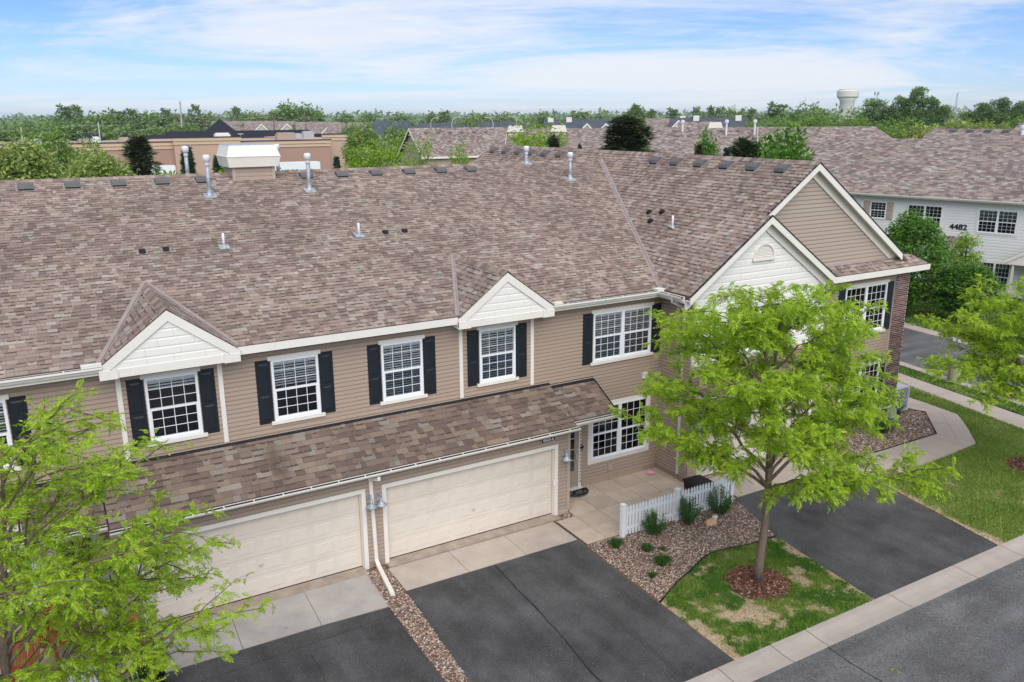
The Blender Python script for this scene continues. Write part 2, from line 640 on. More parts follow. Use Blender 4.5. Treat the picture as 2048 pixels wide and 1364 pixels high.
def soft(c, k=.68, mean=lin(135, 119, 110)):
    return tuple(m * (x / m) ** k for x, m in zip(lin(*c), mean))
SH = [(soft((150, 132, 121)), 18), (soft((126, 107, 99)), 15), (soft((168, 149, 134)), 16), (soft((140, 122, 112)), 14), (soft((165, 159, 150)), 9), (soft((114, 98, 91)), 10),
      (soft((153, 137, 126)), 12), (soft((178, 171, 161)), 4), (soft((131, 112, 105)), 10)]
gm = lin(121, 105, 94)
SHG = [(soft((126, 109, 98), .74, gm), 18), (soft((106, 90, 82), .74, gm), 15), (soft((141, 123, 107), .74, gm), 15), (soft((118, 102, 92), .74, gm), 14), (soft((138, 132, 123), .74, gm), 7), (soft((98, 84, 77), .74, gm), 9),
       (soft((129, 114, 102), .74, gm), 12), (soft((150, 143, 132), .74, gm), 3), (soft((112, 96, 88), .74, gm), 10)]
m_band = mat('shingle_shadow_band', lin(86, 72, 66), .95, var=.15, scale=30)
m_shingle = palette_mat('roof_shingle', SH)
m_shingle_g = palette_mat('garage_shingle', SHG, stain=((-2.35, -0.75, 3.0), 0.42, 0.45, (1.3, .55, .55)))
m_roof_far = roof_mat('far_shingle', [(c, w) for c, w in SH])
m_roof_far2 = roof_mat('far_shingle_grey', [(tuple(x * .98 for x in lin(a, b, c)), w) for a, b, c, w in
                       [(140, 126, 118, 4), (122, 105, 102, 4), (152, 138, 128, 4), (132, 118, 112, 3), (158, 156, 150, 2), (112, 98, 95, 3)]])
m_roof_dark = roof_mat('dark_shingle', [(lin(78, 84, 92), 4), (lin(88, 93, 100), 4), (lin(70, 75, 82), 3)])
m_deck = mat('roof_deck', lin(105, 88, 82), .95)
m_siding = mat('tan_siding', (0.40, 0.302, 0.234), .55, var=.07, scale=1.2, rnd=.025, spec=.35, bump=.05, bscale=30)
m_siding_v = mat('tan_gable_siding', (0.43, 0.345, 0.278), .55, var=.05, scale=1.2, rnd=.02, spec=.35)
m_sheath = mat('tan_sheathing', (0.36, 0.27, 0.205), .7)
m_white = mat('cream_trim', (0.78, 0.735, 0.66), .5, var=.04, scale=1.5, spec=.35)
m_vinyl = mat('white_vinyl', (0.82, 0.83, 0.84), .4, spec=.4)
m_shake = mat('cream_shake', (0.80, 0.765, 0.70), .55, var=.05, scale=9, spec=.3, stretch=(4, 4, .6), bump=.25, bscale=18)
m_white_sd = mat('white_siding', (0.78, 0.77, 0.745), .5, rnd=.02, spec=.35)
m_shutter = mat('black_shutter', (0.012, 0.017, 0.022), .45, spec=.4)
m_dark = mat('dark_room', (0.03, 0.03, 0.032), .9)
m_blind = mat('white_blind', (0.85, 0.86, 0.87), .5)
m_curtain = mat('pale_curtain', (0.45, 0.43, 0.40), .8)
m_glass = glass_mat('window_glass', (.93, .95, .96), .02)
m_screen = glass_mat('screened_glass', (.72, .76, .81), .02)
m_gdoor = mat('cream_garage_door', (0.69, 0.61, 0.515), .5, var=.07, scale=.8, spec=.35)
m_flash = mat('black_flashing', (0.010, 0.013, 0.017), .5, spec=.4)
m_valley = mat('valley_metal', lin(150, 136, 132), .5, var=.12, scale=3, spec=.4)
m_galv = mat('galvanised', (0.36, 0.40, 0.43), .5, var=.3, scale=9, metal=.25, spec=.4)
m_cap = mat('vent_cap', (0.70, 0.71, 0.72), .45)
m_vent = mat('roof_vent_grey', (0.13, 0.122, 0.116), .6, var=.12, scale=5)
m_ventdark = mat('vent_black', (0.012, 0.013, 0.014), .55)
m_brick = palette_mat('dark_brick', [(lin(110, 78, 74), 4), (lin(96, 66, 64), 4), (lin(122, 88, 82), 3), (lin(84, 60, 61), 3), (lin(134, 104, 98), 1)], grain=.2, gscale=40, patch=.08)
m_mortar = mat('mortar', lin(205, 194, 186), .95, var=.1, scale=30)
m_conc = mat('warm_concrete', (0.46, 0.385, 0.325), .85, var=.13, scale=1.1, bump=.08, bscale=120, rnd=.03, detail=9)
m_conc_g = mat('grey_concrete', (0.41, 0.375, 0.345), .85, var=.14, scale=1.3, bump=.08, bscale=120, rnd=.03, detail=9)
m_curb = mat('curb_concrete', (0.42, 0.36, 0.32), .85, var=.08, scale=1.6, bump=.08, bscale=120, rnd=.03, detail=9)
m_walk = mat('walk_concrete', (0.45, 0.375, 0.32), .85, var=.07, scale=1.2, rnd=.03, detail=8)
m_paver = mat('patio_paver', (0.54, 0.43, 0.345), .85, var=.10, scale=2.5, rnd=.12, bump=.08, bscale=100, detail=8)
m_joint = mat('dark_joint', (0.10, 0.085, 0.07), .95)
m_bark = mat('bark', lin(122, 106, 92), .9, var=.35, scale=14, bump=.6, bscale=40, stretch=(2, 2, .5))
m_barkdark = mat('bark_dark', lin(86, 74, 64), .9, var=.3, scale=8)
m_black = mat('black_paint', (0.01, 0.01, 0.011), .5)
m_whitepaint = mat('white_paint', (0.80, 0.81, 0.82), .45)
m_text_w = mat('white_lettering', (0.8, 0.8, 0.78), .5)
m_text_k = mat('black_lettering', (0.015, 0.015, 0.015), .5)
m_steel = mat('grey_steel', (0.40, 0.41, 0.42), .5)
m_terra = mat('terracotta', lin(168, 84, 48), .7, var=.15, scale=4)
m_wick = mat('rust_wood', lin(150, 82, 48), .7, var=.15, scale=6)

# ---------------------------------------------------------------- ground materials
def asphalt(name, c, speck=.35, patch=.18, fleck=.5, run=(2.2, .18, 1)):
    m = bpy.data.materials.new(name); m.use_nodes = True
    t = m.node_tree; b = t.nodes['Principled BSDF']
    b.inputs['Roughness'].default_value = .85; b.inputs['Specular IOR Level'].default_value = .3
    g = t.nodes.new('ShaderNodeNewGeometry'); P = g.outputs['Position']
    def nz(s, d=3):
        n = t.nodes.new('ShaderNodeTexNoise'); n.inputs['Scale'].default_value = s; n.inputs['Detail'].default_value = d
        n.inputs['Roughness'].default_value = .65
        t.links.new(P, n.inputs['Vector']); return n.outputs['Fac']
    def mr(f, a, b_, lo, hi):
        n = t.nodes.new('ShaderNodeMapRange'); n.inputs['From Min'].default_value = a; n.inputs['From Max'].default_value = b_
        n.inputs['To Min'].default_value = lo; n.inputs['To Max'].default_value = hi
        t.links.new(f, n.inputs[0]); return n.outputs[0]
    def mul(a, b_):
        n = t.nodes.new('ShaderNodeMath'); n.operation = 'MULTIPLY'; t.links.new(a, n.inputs[0]); t.links.new(b_, n.inputs[1]); return n.outputs[0]
    f = mul(mul(mr(nz(.55, 6), .3, .7, 1 - patch, 1 + patch), mr(nz(38, 4), .3, .7, 1 - speck, 1 + speck)), mr(nz(7, 4), .3, .7, .9, 1.1))
    mp = t.nodes.new('ShaderNodeMapping'); mp.inputs['Scale'].default_value = run; t.links.new(P, mp.inputs[0])
    ns = t.nodes.new('ShaderNodeTexNoise'); ns.inputs['Scale'].default_value = 1.0; ns.inputs['Detail'].default_value = 5; t.links.new(mp.outputs[0], ns.inputs['Vector'])
    f = mul(f, mr(ns.outputs['Fac'], .3, .7, .80, 1.22))
    vo = t.nodes.new('ShaderNodeTexVoronoi'); vo.inputs['Scale'].default_value = 15; t.links.new(P, vo.inputs['Vector'])
    fl = mr(vo.outputs['Distance'], .09, .2, 1.0, 0.0)
    wn_ = t.nodes.new('ShaderNodeTexWhiteNoise'); t.links.new(vo.outputs['Position'], wn_.inputs['Vector'])
    sel = mr(wn_.outputs['Value'], .45, 1.0, 0, 1)
    fl2 = mul(fl, sel)
    sc = t.nodes.new('ShaderNodeVectorMath'); sc.operation = 'SCALE'; sc.inputs[0].default_value = c; t.links.new(f, sc.inputs['Scale'])
    mx = t.nodes.new('ShaderNodeMixRGB'); mx.inputs[2].default_value = (.42, .40, .37, 1)
    fm = t.nodes.new('ShaderNodeMath'); fm.operation = 'MULTIPLY'; fm.inputs[1].default_value = fleck; t.links.new(fl2, fm.inputs[0])
    t.links.new(fm.outputs[0], mx.inputs[0]); t.links.new(sc.outputs[0], mx.inputs[1])
    t.links.new(mx.outputs[0], b.inputs['Base Color'])
    bp = t.nodes.new('ShaderNodeBump'); bp.inputs['Strength'].default_value = .35; bp.inputs['Distance'].default_value = .006
    t.links.new(nz(90, 3), bp.inputs['Height']); t.links.new(bp.outputs[0], b.inputs['Normal'])
    return m
m_asph = asphalt('asphalt_new', (.070, .068, .068), .7, .50, .5)
m_road = asphalt('asphalt_old', (.122, .119, .119), .6, .34, .45, (.15, 1.8, 1))
m_crack = mat('crack_filler', (.022, .022, .023), .8)

def grass_ground(name, g1, g2, straw, s_amt):
    m = bpy.data.materials.new(name); m.use_nodes = True
    t = m.node_tree; b = t.nodes['Principled BSDF']; b.inputs['Roughness'].default_value = .95; b.inputs['Specular IOR Level'].default_value = .1
    at = t.nodes.new('ShaderNodeAttribute'); at.attribute_name = 'bare'
    g = t.nodes.new('ShaderNodeNewGeometry'); P = g.outputs['Position']
    n = t.nodes.new('ShaderNodeTexNoise'); n.inputs['Scale'].default_value = 3.0; n.inputs['Detail'].default_value = 8; n.inputs['Roughness'].default_value = .7
    t.links.new(P, n.inputs['Vector'])
    rp = t.nodes.new('ShaderNodeValToRGB')
    rp.color_ramp.elements[0].position = .35; rp.color_ramp.elements[1].position = .65
    rp.color_ramp.elements[0].color = tuple(g1) + (1,); rp.color_ramp.elements[1].color = tuple(g2) + (1,)
    t.links.new(n.outputs['Fac'], rp.inputs[0])
    n3 = t.nodes.new('ShaderNodeTexNoise'); n3.inputs['Scale'].default_value = 40; n3.inputs['Detail'].default_value = 4; t.links.new(P, n3.inputs['Vector'])
    r3 = t.nodes.new('ShaderNodeMapRange'); r3.inputs['From Min'].default_value = .3; r3.inputs['From Max'].default_value = .7; r3.inputs['To Min'].default_value = .65; r3.inputs['To Max'].default_value = 1.3
    t.links.new(n3.outputs['Fac'], r3.inputs[0])
    mx = t.nodes.new('ShaderNodeMixRGB'); mx.inputs[2].default_value = tuple(straw) + (1,)
    sm = t.nodes.new('ShaderNodeMath'); sm.operation = 'MULTIPLY'; sm.inputs[1].default_value = s_amt; sm.use_clamp = True
    t.links.new(at.outputs['Fac'], sm.inputs[0]); t.links.new(sm.outputs[0], mx.inputs[0]); t.links.new(rp.outputs[0], mx.inputs[1])
    sc = t.nodes.new('ShaderNodeVectorMath'); sc.operation = 'SCALE'; t.links.new(mx.outputs[0], sc.inputs[0]); t.links.new(r3.outputs[0], sc.inputs['Scale'])
    t.links.new(sc.outputs[0], b.inputs['Base Color'])
    bp = t.nodes.new('ShaderNodeBump'); bp.inputs['Strength'].default_value = .6; bp.inputs['Distance'].default_value = .02
    t.links.new(n3.outputs['Fac'], bp.inputs['Height']); t.links.new(bp.outputs[0], b.inputs['Normal'])
    return m
m_lawn = grass_ground('lawn_soil', (.06, .12, .018), (.13, .19, .04), (.53, .385, .29), 1.0)
m_field = grass_ground('far_ground', (.06, .11, .03), (.11, .15, .05), (.3, .25, .15), 0.0)
m_grass = leaf_mat('grass_blade', [(.05, .15, .014), (.10, .23, .025), (.20, .32, .05)], .25, .6, 1.2)
m_grass_dry = leaf_mat('grass_dry', [(.12, .24, .028), (.27, .36, .065), (.48, .47, .16)], .25, .6, .9)
m_straw = leaf_mat('straw_blade', [(.50, .38, .25), (.58, .45, .31), (.42, .35, .18)], .2, .7, 2)
m_gravel = palette_mat('gravel_stone', [(lin(176, 152, 134), 5), (lin(150, 124, 108), 5), (lin(196, 176, 158), 4), (lin(128, 104, 92), 4), (lin(208, 198, 186), 3),
                                        (lin(140, 132, 126), 3), (lin(164, 118, 96), 3), (lin(104, 90, 84), 2)], grain=.12, gscale=60, patch=.06, bump=0)
m_gravel_base = mat('gravel_base', lin(112, 94, 82), .95, var=.4, scale=60)
m_mulch = mat('mulch_base', lin(92, 62, 50), .95, var=.4, scale=50)
m_mulchchip = palette_mat('mulch_chip', [(lin(122, 82, 66), 4), (lin(102, 68, 55), 4), (lin(144, 102, 84), 3), (lin(76, 56, 48), 3), (lin(166, 138, 120), 2)], grain=.15, patch=.05, bump=0)

# ---------------------------------------------------------------- ground sheets
def sheet(name, pts, z, m, kind='structure', thick=0.0, parent=None):
    g = G()
    if thick:
        g.prism([(x, y, z - thick) for x, y in pts], (0, 0, thick))
    else:
        g.add([(x, y, z) for x, y in pts], [tuple(range(len(pts)))])
    return g.build(name, m, parent, kind=kind)

m_soil = mat('yard_soil', lin(118, 98, 78), .95, var=.3, scale=12)
# one sheet out to the horizon
gr = G()
gr.add([(-5000, -1500, -.09), (6000, -1500, -.09), (6000, 5000, -.09), (-5000, 5000, -.09)], [(0, 1, 2, 3)])
gr.build('ground', m_field, kind='structure')

sheet('yard_soil', [(-16, -8.37), (24, -8.37), (22, 6), (19, 12), (-16, 12)], -.016, m_soil)

def in_poly(x, y, poly):
    c = False
    n = len(poly)
    j = n - 1
    for i in range(n):
        xi, yi = poly[i]; xj, yj = poly[j]
        if ((yi > y) != (yj > y)) and (x < (xj - xi) * (y - yi) / (yj - yi) + xi):
            c = not c
        j = i
    return c

def fbm(x, y, s, o=4, seed=0.0):
    v, a, tot = 0, 1, 0
    for i in range(o):
        v += a * noise.noise(Vector((x * s + seed, y * s - seed, seed * .37)))
        tot += a
        a *= .55; s *= 2.03
    return v / tot

def lawn(name, poly, z, bare_fn, cell=.08, m=None):
    """lawn ground as a fine grid cut to the outline, with the worn patches stored per point"""
    xs = [p[0] for p in poly]; ys = [p[1] for p in poly]
    me_g = G()
    me_g.add([(x, y, z) for x, y in poly], [tuple(range(len(poly)))])
    import bmesh
    bm = bmesh.new()
    vs = [bm.verts.new((x, y, z)) for x, y in poly]
    bm.faces.new(vs)
    x = min(xs) + cell
    while x < max(xs):
        bmesh.ops.bisect_plane(bm, geom=bm.verts[:] + bm.edges[:] + bm.faces[:], plane_co=(x, 0, 0), plane_no=(1, 0, 0)); x += cell
    y = min(ys) + cell
    while y < max(ys):
        bmesh.ops.bisect_plane(bm, geom=bm.verts[:] + bm.edges[:] + bm.faces[:], plane_co=(0, y, 0), plane_no=(0, 1, 0)); y += cell
    me = bpy.data.meshes.new(name)
    bm.to_mesh(me); bm.free()
    a = me.attributes.new('bare', 'FLOAT', 'POINT')
    a.data.foreach_set('value', [max(0., min(1., bare_fn(v.co.x, v.co.y))) for v in me.vertices])
    for v in me.vertices:
        v.co.z += .012 * fbm(v.co.x, v.co.y, .9, 2, 5.0)
    me.materials.append(m or m_lawn)
    return put(name, me, None, 'structure')

def blades(name, poly, z, density, bare_fn, mats, hmin=.03, hmax=.065, w=.009, avoid=None):
    xs = [p[0] for p in poly]; ys = [p[1] for p in poly]
    area = (max(xs) - min(xs)) * (max(ys) - min(ys))
    n = int(area * density)
    px = RNG.uniform(min(xs), max(xs), n); py = RNG.uniform(min(ys), max(ys), n)
    keep, dry = [], []
    rr = RNG.random(n); r2 = RNG.random(n)
    for i in range(n):
        if not in_poly(px[i], py[i], poly): continue
        if avoid and avoid(px[i], py[i]): continue
        b = bare_fn(px[i], py[i])
        if b > .55:
            if rr[i] < .28: dry.append(i)
            elif rr[i] > .92: keep.append(i)
        elif rr[i] > b * .8:
            keep.append(i)
    yel = [i for i in keep if fbm(px[i], py[i], 1.1, 3, 5.5) + .35 * rr[i] - .18 > 0.06]
    ys_ = set(yel); keep = [i for i in keep if i not in ys_]
    for idx, mt, nm in ((keep, mats[0], name), (yel, m_grass_dry, name), (dry, mats[1], name + '_dry')):
        if not idx: continue
        k = len(idx)
        P = np.stack([px[idx], py[idx], np.full(k, z)], 1)
        a = RNG.uniform(0, 2 * math.pi, k); h = RNG.uniform(hmin, hmax, k) * (.6 if mt is m_straw else 1)
        dx = np.stack([np.cos(a), np.sin(a), np.zeros(k)], 1) * (w * RNG.uniform(.7, 1.4, k))[:, None]
        la = RNG.uniform(0, 2 * math.pi, k)
        tip = np.stack([np.cos(la) * h * .6, np.sin(la) * h * .6, h], 1)
        V = np.stack([P - dx, P + dx, P + tip], 1).reshape(-1, 3)
        Fc = np.arange(3 * k).reshape(-1, 3)
        put(nm, np_mesh(nm, V, Fc, mt), None, 'stuff')

def stones(name, poly, z, density, size, m, kind='stuff', flat=.7, parent=None, holes=None):
    xs = [p[0] for p in poly]; ys = [p[1] for p in poly]
    n = int((max(xs) - min(xs)) * (max(ys) - min(ys)) * density)
    px = RNG.uniform(min(xs), max(xs), n); py = RNG.uniform(min(ys), max(ys), n)
    idx = [i for i in range(n) if in_poly(px[i], py[i], poly) and not (holes and holes(px[i], py[i]))]
    k = len(idx)
    P = np.stack([px[idx], py[idx], z + RNG.uniform(0, size * .5, k)], 1)
    tv = np.array([(1, 0, 0), (0, 1, 0), (-1, 0, 0), (0, -1, 0), (0, 0, .8), (.72, .72, .35), (-.72, .72, .35), (-.72, -.72, .35), (.72, -.72, .35)], float)
    tf = np.array([(4, 5, 6), (4, 6, 7), (4, 7, 8), (4, 8, 5), (5, 0, 1), (5, 1, 6), (6, 1, 2), (6, 2, 7), (7, 2, 3), (7, 3, 8), (8, 3, 0), (8, 0, 5)])
    s = (RNG.uniform(.55, 1.25, (k, 1)) * size * .5) * RNG.uniform(.7, 1.3, (k, 3)) * np.array([1, 1, flat])
    a = RNG.uniform(0, 6.28, k); ca, sa = np.cos(a), np.sin(a)
    jit = RNG.uniform(.8, 1.2, (k, 9, 1))
    V = tv[None] * jit * s[:, None, :]
    X = V[:, :, 0] * ca[:, None] - V[:, :, 1] * sa[:, None]; Y = V[:, :, 0] * sa[:, None] + V[:, :, 1] * ca[:, None]
    tx = RNG.uniform(-.5, .5, k)
    Z = V[:, :, 2] + X * tx[:, None]
    V = np.stack([X, Y, Z], 2) + P[:, None, :]
    Fc = (tf[None] + (np.arange(k) * 9)[:, None, None]).reshape(-1, 3)
    return put(name, np_mesh(name, V.reshape(-1, 3), Fc, m), parent, kind)

# road in front with its curb, cut in sections
sheet('road', [(-40, -40), (60, -40), (60, -8.9), (-40, -8.9)], -.012, m_road)
curb = sheet('curb', [(-30, -9.0), (42, -9.0), (42, -8.36), (-30, -8.36)], -.02, m_joint)
prof = [(-8.355, .012), (-8.50, .012), (-8.66, -.006), (-8.80, -.010), (-9.0, .004)]
jx = [-10.5, -7.6, -4.7, -1.8, 1.0, 2.6, 4.19, 5.67, 6.72, 9.48, 11.93, 13.9, 16.4, 18.9, 21.4, 23.9, 26.4]
for a, b in zip(jx[:-1], jx[1:]):
    g = G()
    n = len(prof)
    vs = [(x, y, z + RNG.uniform(-.001, .001)) for x in (a + .011, b - .011) for (y, z) in prof] + [(x, y, -.05) for x in (a + .011, b - .011) for y in (-8.355, -9.0)]
    fs = [(i, i + 1, n + i + 1, n + i) for i in range(n - 1)]
    fs += [(n - 1, 2 * n + 1, 2 * n + 3, 2 * n - 1), (0, n, 2 * n + 2, 2 * n), tuple(range(n)) + (2 * n + 1, 2 * n), tuple(range(2 * n - 1, n - 1, -1)) + (2 * n + 2, 2 * n + 3)]
    g.add(vs, fs)
    g.build('curb_section', m_curb, curb)

def wob(pts, amp=.02, step=.35, closed=True):
    """straight edges laid by hand: small waver"""
    o = []
    n = len(pts)
    for i in range(n):
        a, b = np.array(pts[i]), np.array(pts[(i + 1) % n])
        L = np.linalg.norm(b - a)
        k = max(1, int(L / step))
        for j in range(k):
            p = a + (b - a) * j / k
            d = (b - a) / L
            w = amp * (noise.noise(Vector((p[0] * 1.3, p[1] * 1.3, 3.1))) if j else 0)
            o.append((p[0] - d[1] * w, p[1] + d[0] * w))
    return o

D1 = wob([(-5.42, -2.86), (-.65, -2.96), (-.72, -8.37), (-5.75, -8.37)])
D2 = wob([(-.045, -2.55), (4.757, -2.575), (4.66, -8.37), (-.40, -8.37)])
D3 = wob([(9.9, -2.86), (14.45, -2.9), (14.58, -4.0), (13.85, -8.37), (8.98, -8.37), (9.36, -5.1)], .04)
for nm, d in (('driveway', D1), ('driveway', D2), ('driveway', D3)):
    sheet(nm, d, 0.0, m_asph)
def crack(pts, w, z, amp=.03):
    g = G()
    L, Rr = [], []
    P = []
    for (a, b) in zip(pts[:-1], pts[1:]):
        k = max(2, int(math.dist(a, b) / .12))
        for j in range(k):
            P.append((a[0] + (b[0] - a[0]) * j / k, a[1] + (b[1] - a[1]) * j / k))
    P.append(pts[-1])
    for i, p in enumerate(P):
        q = P[min(i + 1, len(P) - 1)]; r = P[max(i - 1, 0)]
        d = np.array(q) - np.array(r); d /= np.linalg.norm(d) + 1e-9
        nrm = np.array([-d[1], d[0]])
        o = nrm * amp * fbm(p[0], p[1], 1.7, 3, 7.3)
        ww = w * (.6 + .8 * random.random())
        L.append((p[0] + o[0] + nrm[0] * ww / 2, p[1] + o[1] + nrm[1] * ww / 2, z)); Rr.append((p[0] + o[0] - nrm[0] * ww / 2, p[1] + o[1] - nrm[1] * ww / 2, z))
    n = len(P)
    g.add(L + Rr, [(i, i + 1, n + i + 1, n + i) for i in range(n - 1)])
    return g.build('pavement_crack', m_crack, kind='structure')
crack([(2.29, -2.6), (2.23, -3.47), (2.19, -4.67), (2.10, -6.02), (1.98, -6.92), (1.9, -8.3)], .035, .004, .06)
crack([(-5.4, -3.55), (-2.6, -3.42), (-.66, -3.3)], .012, .004, .03)
crack([(-2.65, -3.6), (-2.7, -5.2), (-2.6, -7.2)], .014, .004, .06)
crack([(6.675, -9.0), (6.63, -9.58), (6.70, -10.5), (6.6, -12.0)], .025, -.008, .05)
crack([(-5.6, -6.6), (-3.2, -6.5), (-.7, -6.55)], .012, .004, .04)

def slabs(name, piece, quads, z, m, base_poly, gap=.008, thick=.06, kind='structure', basez=None):
    b = sheet(name, base_poly, (basez if basez is not None else z - .02), m_joint, kind)
    for q in quads:
        c = np.mean(np.array(q), 0)
        pts = []
        for p in q:
            d = np.array(p) - c
            L = np.linalg.norm(d)
            pts.append(c + d * (1 - gap / L))
        g = G()
        g.prism([(p[0], p[1], z - thick + RNG.uniform(-.001, .001)) for p in pts], (0, 0, thick))
        g.build(piece, m, b)
    return b
# concrete aprons at the garage doors
slabs('apron', 'concrete_slab', [[(-5.45, -2.87), (-3.85, -2.87), (-3.79, -1.36), (-5.45, -1.36)], [(-3.85, -2.87), (-2.17, -2.88), (-2.11, -1.35), (-3.79, -1.36)],
      [(-2.17, -2.88), (-.62, -2.96), (-.55, -1.37), (-2.11, -1.35)]], .012, m_conc_g, [(-5.45, -2.86), (-.62, -2.95), (-.55, -1.3), (-5.45, -1.3)])
slabs('apron', 'concrete_slab', [[(-.04, -2.56), (1.61, -2.56), (1.6, -1.42), (-.04, -1.42)], [(1.61, -2.56), (3.235, -2.56), (3.235, -1.42), (1.6, -1.42)],
      [(3.235, -2.56), (4.78, -2.57), (4.78, -1.42), (3.235, -1.42)]], .012, m_conc, [(-.03, -2.55), (4.77, -2.56), (4.77, -1.3), (-.03, -1.3)])
slabs('apron', 'concrete_slab', [[(10.2, -2.87), (11.75, -2.87), (11.75, -1.5), (10.2, -1.5)], [(11.75, -2.87), (13.3, -2.87), (13.3, -1.5), (11.75, -1.5)],
      [(13.3, -2.87), (14.45, -2.9), (14.9, -1.5), (13.3, -1.5)]], .012, m_conc, [(10.2, -2.86), (14.45, -2.86), (14.85, -1.4), (10.2, -1.4)])
# garage thresholds: darker strip between slab and door
m_thresh = mat('threshold_concrete', (.36, .29, .235), .9, var=.2, scale=3)
for (a, b) in ((-5.40, -.52), (.02, 5.06), (9.85, 14.62)):
    yb = -1.12 if a < 9 else -1.42
    g = G(); g.box(a, b, yb - (.27 if a < 9 else .09), yb + .12, -.05, .035); g.build('threshold', m_thresh, kind='structure')

# patio pavers
quads = []
xs = [4.85, 5.47, 6.24, 7.0, 7.77, 8.53, 9.3, 10.05]
ys = [-.02, -.74, -1.48, -2.22, -2.94]
for i in range(len(xs) - 1):
    for j in range(4):
        if i == 0 and j < 2: continue
        quads.append([(xs[i], ys[j + 1]), (xs[i + 1], ys[j + 1]), (xs[i + 1], ys[j]), (xs[i], ys[j])])
slabs('patio', 'paver', quads, .03, m_paver, [(4.83, -2.96), (10.05, -2.96), (10.05, 0.0), (5.46, 0.0), (5.46, -1.5), (4.83, -1.5)], gap=.011)
quads = []
xs = [-5.45, -6.1, -6.86, -7.62, -8.38, -9.14, -9.9]
for i in range(len(xs) - 1):
    for j in range(4):
        if i == 0 and j < 2: continue
        quads.append([(xs[i + 1], ys[j + 1]), (xs[i], ys[j + 1]), (xs[i], ys[j]), (xs[i + 1], ys[j])])
slabs('patio', 'paver', quads, .03, m_paver, [(-9.92, -2.96), (-5.46, -2.96), (-5.46, -1.5), (-6.08, -1.5), (-6.08, 0.0), (-9.92, 0.0)], gap=.011)

# gravel beds
EDGE = [(4.738, -5.947), (5.20, -5.72), (5.643, -5.501), (6.235, -5.275), (6.906, -4.983), (7.239, -4.894), (7.871, -4.946), (8.442, -5.076), (9.36, -5.098)]
BED = [(4.80, -2.97), (10.0, -2.97), (9.95, -3.1)] + EDGE[::-1]
sheet('gravel_bed', BED, -.004, m_gravel_base)
stones('gravel', BED, .0, 1150, .046, m_gravel)
STRIP = [(-.63, -2.95), (-.56, -1.3), (-.05, -1.3), (-.06, -2.55), (-.38, -8.3), (-.70, -8.3)]
sheet('gravel_bed', STRIP, -.004, m_gravel_base)
stones('gravel', STRIP, .0, 1300, .046, m_gravel)
sheet('gravel_bed', [(4.8, -1.2), (5.46, -1.2), (5.46, -1.5), (4.8, -1.5)], -.004, m_gravel_base)
stones('gravel', [(4.8, -1.2), (5.45, -1.2), (5.45, -1.5), (4.8, -1.5)], .0, 1200, .046, m_gravel)
BED2 = [(15.2, -1.3), (15.5, -2.75), (19.64, -2.75), (21.3, -1.2), (20.6, -.1), (19.45, -.2), (19.45, -1.25)]
sheet('gravel_bed', BED2, .002, m_gravel_base)
stones('gravel', BED2, .005, 650, .055, m_gravel)
BEDL = [(-9.9, -2.97), (-5.47, -2.97), (-5.5, -4.4), (-9.9, -4.6)]
sheet('gravel_bed', BEDL, -.004, m_gravel_base)
stones('gravel', BEDL, .0, 700, .05, m_gravel)
# bed edging
def edging(pts, label, z=.0):
    g = G(); g.tube([(x, y, z + .02) for x, y in pts], .022, 6)
    o = g.build('bed_edging', m_ventdark); tag(o, label, 'edging')
edging(EDGE, 'black edging curving between gravel bed and small front lawn')
edging([(15.5, -2.77), (19.66, -2.77), (21.33, -1.2), (20.62, -.1)], 'black edging round the gravel bed beside the brick corner', .01)

# walks
quads = []
o_ = [(14.5, -4.28), (16.2, -4.24), (17.9, -4.17), (19.98, -3.98), (21.2, -2.9), (22.1, -1.97), (22.25, -.7), (22.33, .57), (22.4, 2.4), (22.5, 4.2), (22.6, 6.0)]
i_ = [(14.5, -2.8), (16.2, -2.78), (17.9, -2.78), (19.64, -2.77), (20.55, -1.95), (21.33, -1.2), (21.1, -.3), (20.7, .57), (20.7, 2.4), (20.7, 4.2), (20.7, 6.0)]
for k in range(len(o_) - 1):
    m1 = tuple((np.array(o_[k]) + np.array(i_[k])) / 2); m2 = tuple((np.array(o_[k + 1]) + np.array(i_[k + 1])) / 2)
    quads.append([o_[k], o_[k + 1], m2, m1]); quads.append([m1, m2, i_[k + 1], i_[k]])
slabs('path', 'walk_slab', quads, .03, m_walk, o_ + i_[::-1], gap=.010)
quads = []
P0, P1 = np.array([24.0, -3.3]), np.array([24.852, 2.548])
Q0, Q1 = np.array([22.651, -4.074]), np.array([23.743, 1.745])
du = (P1 - P0) / np.linalg.norm(P1 - P0)
for k in range(-6, 16):
    a = P0 + du * 1.5 * k; b = P0 + du * 1.5 * (k + 1)
    n_ = np.array([-du[1], du[0]]) * 1.22
    quads.append([tuple(a), tuple(b), tuple(b + n_), tuple(a + n_)])
slabs('sidewalk', 'walk_slab', quads, .02, m_walk, [quads[0][0], quads[-1][1], quads[-1][2], quads[0][3]], gap=.012)
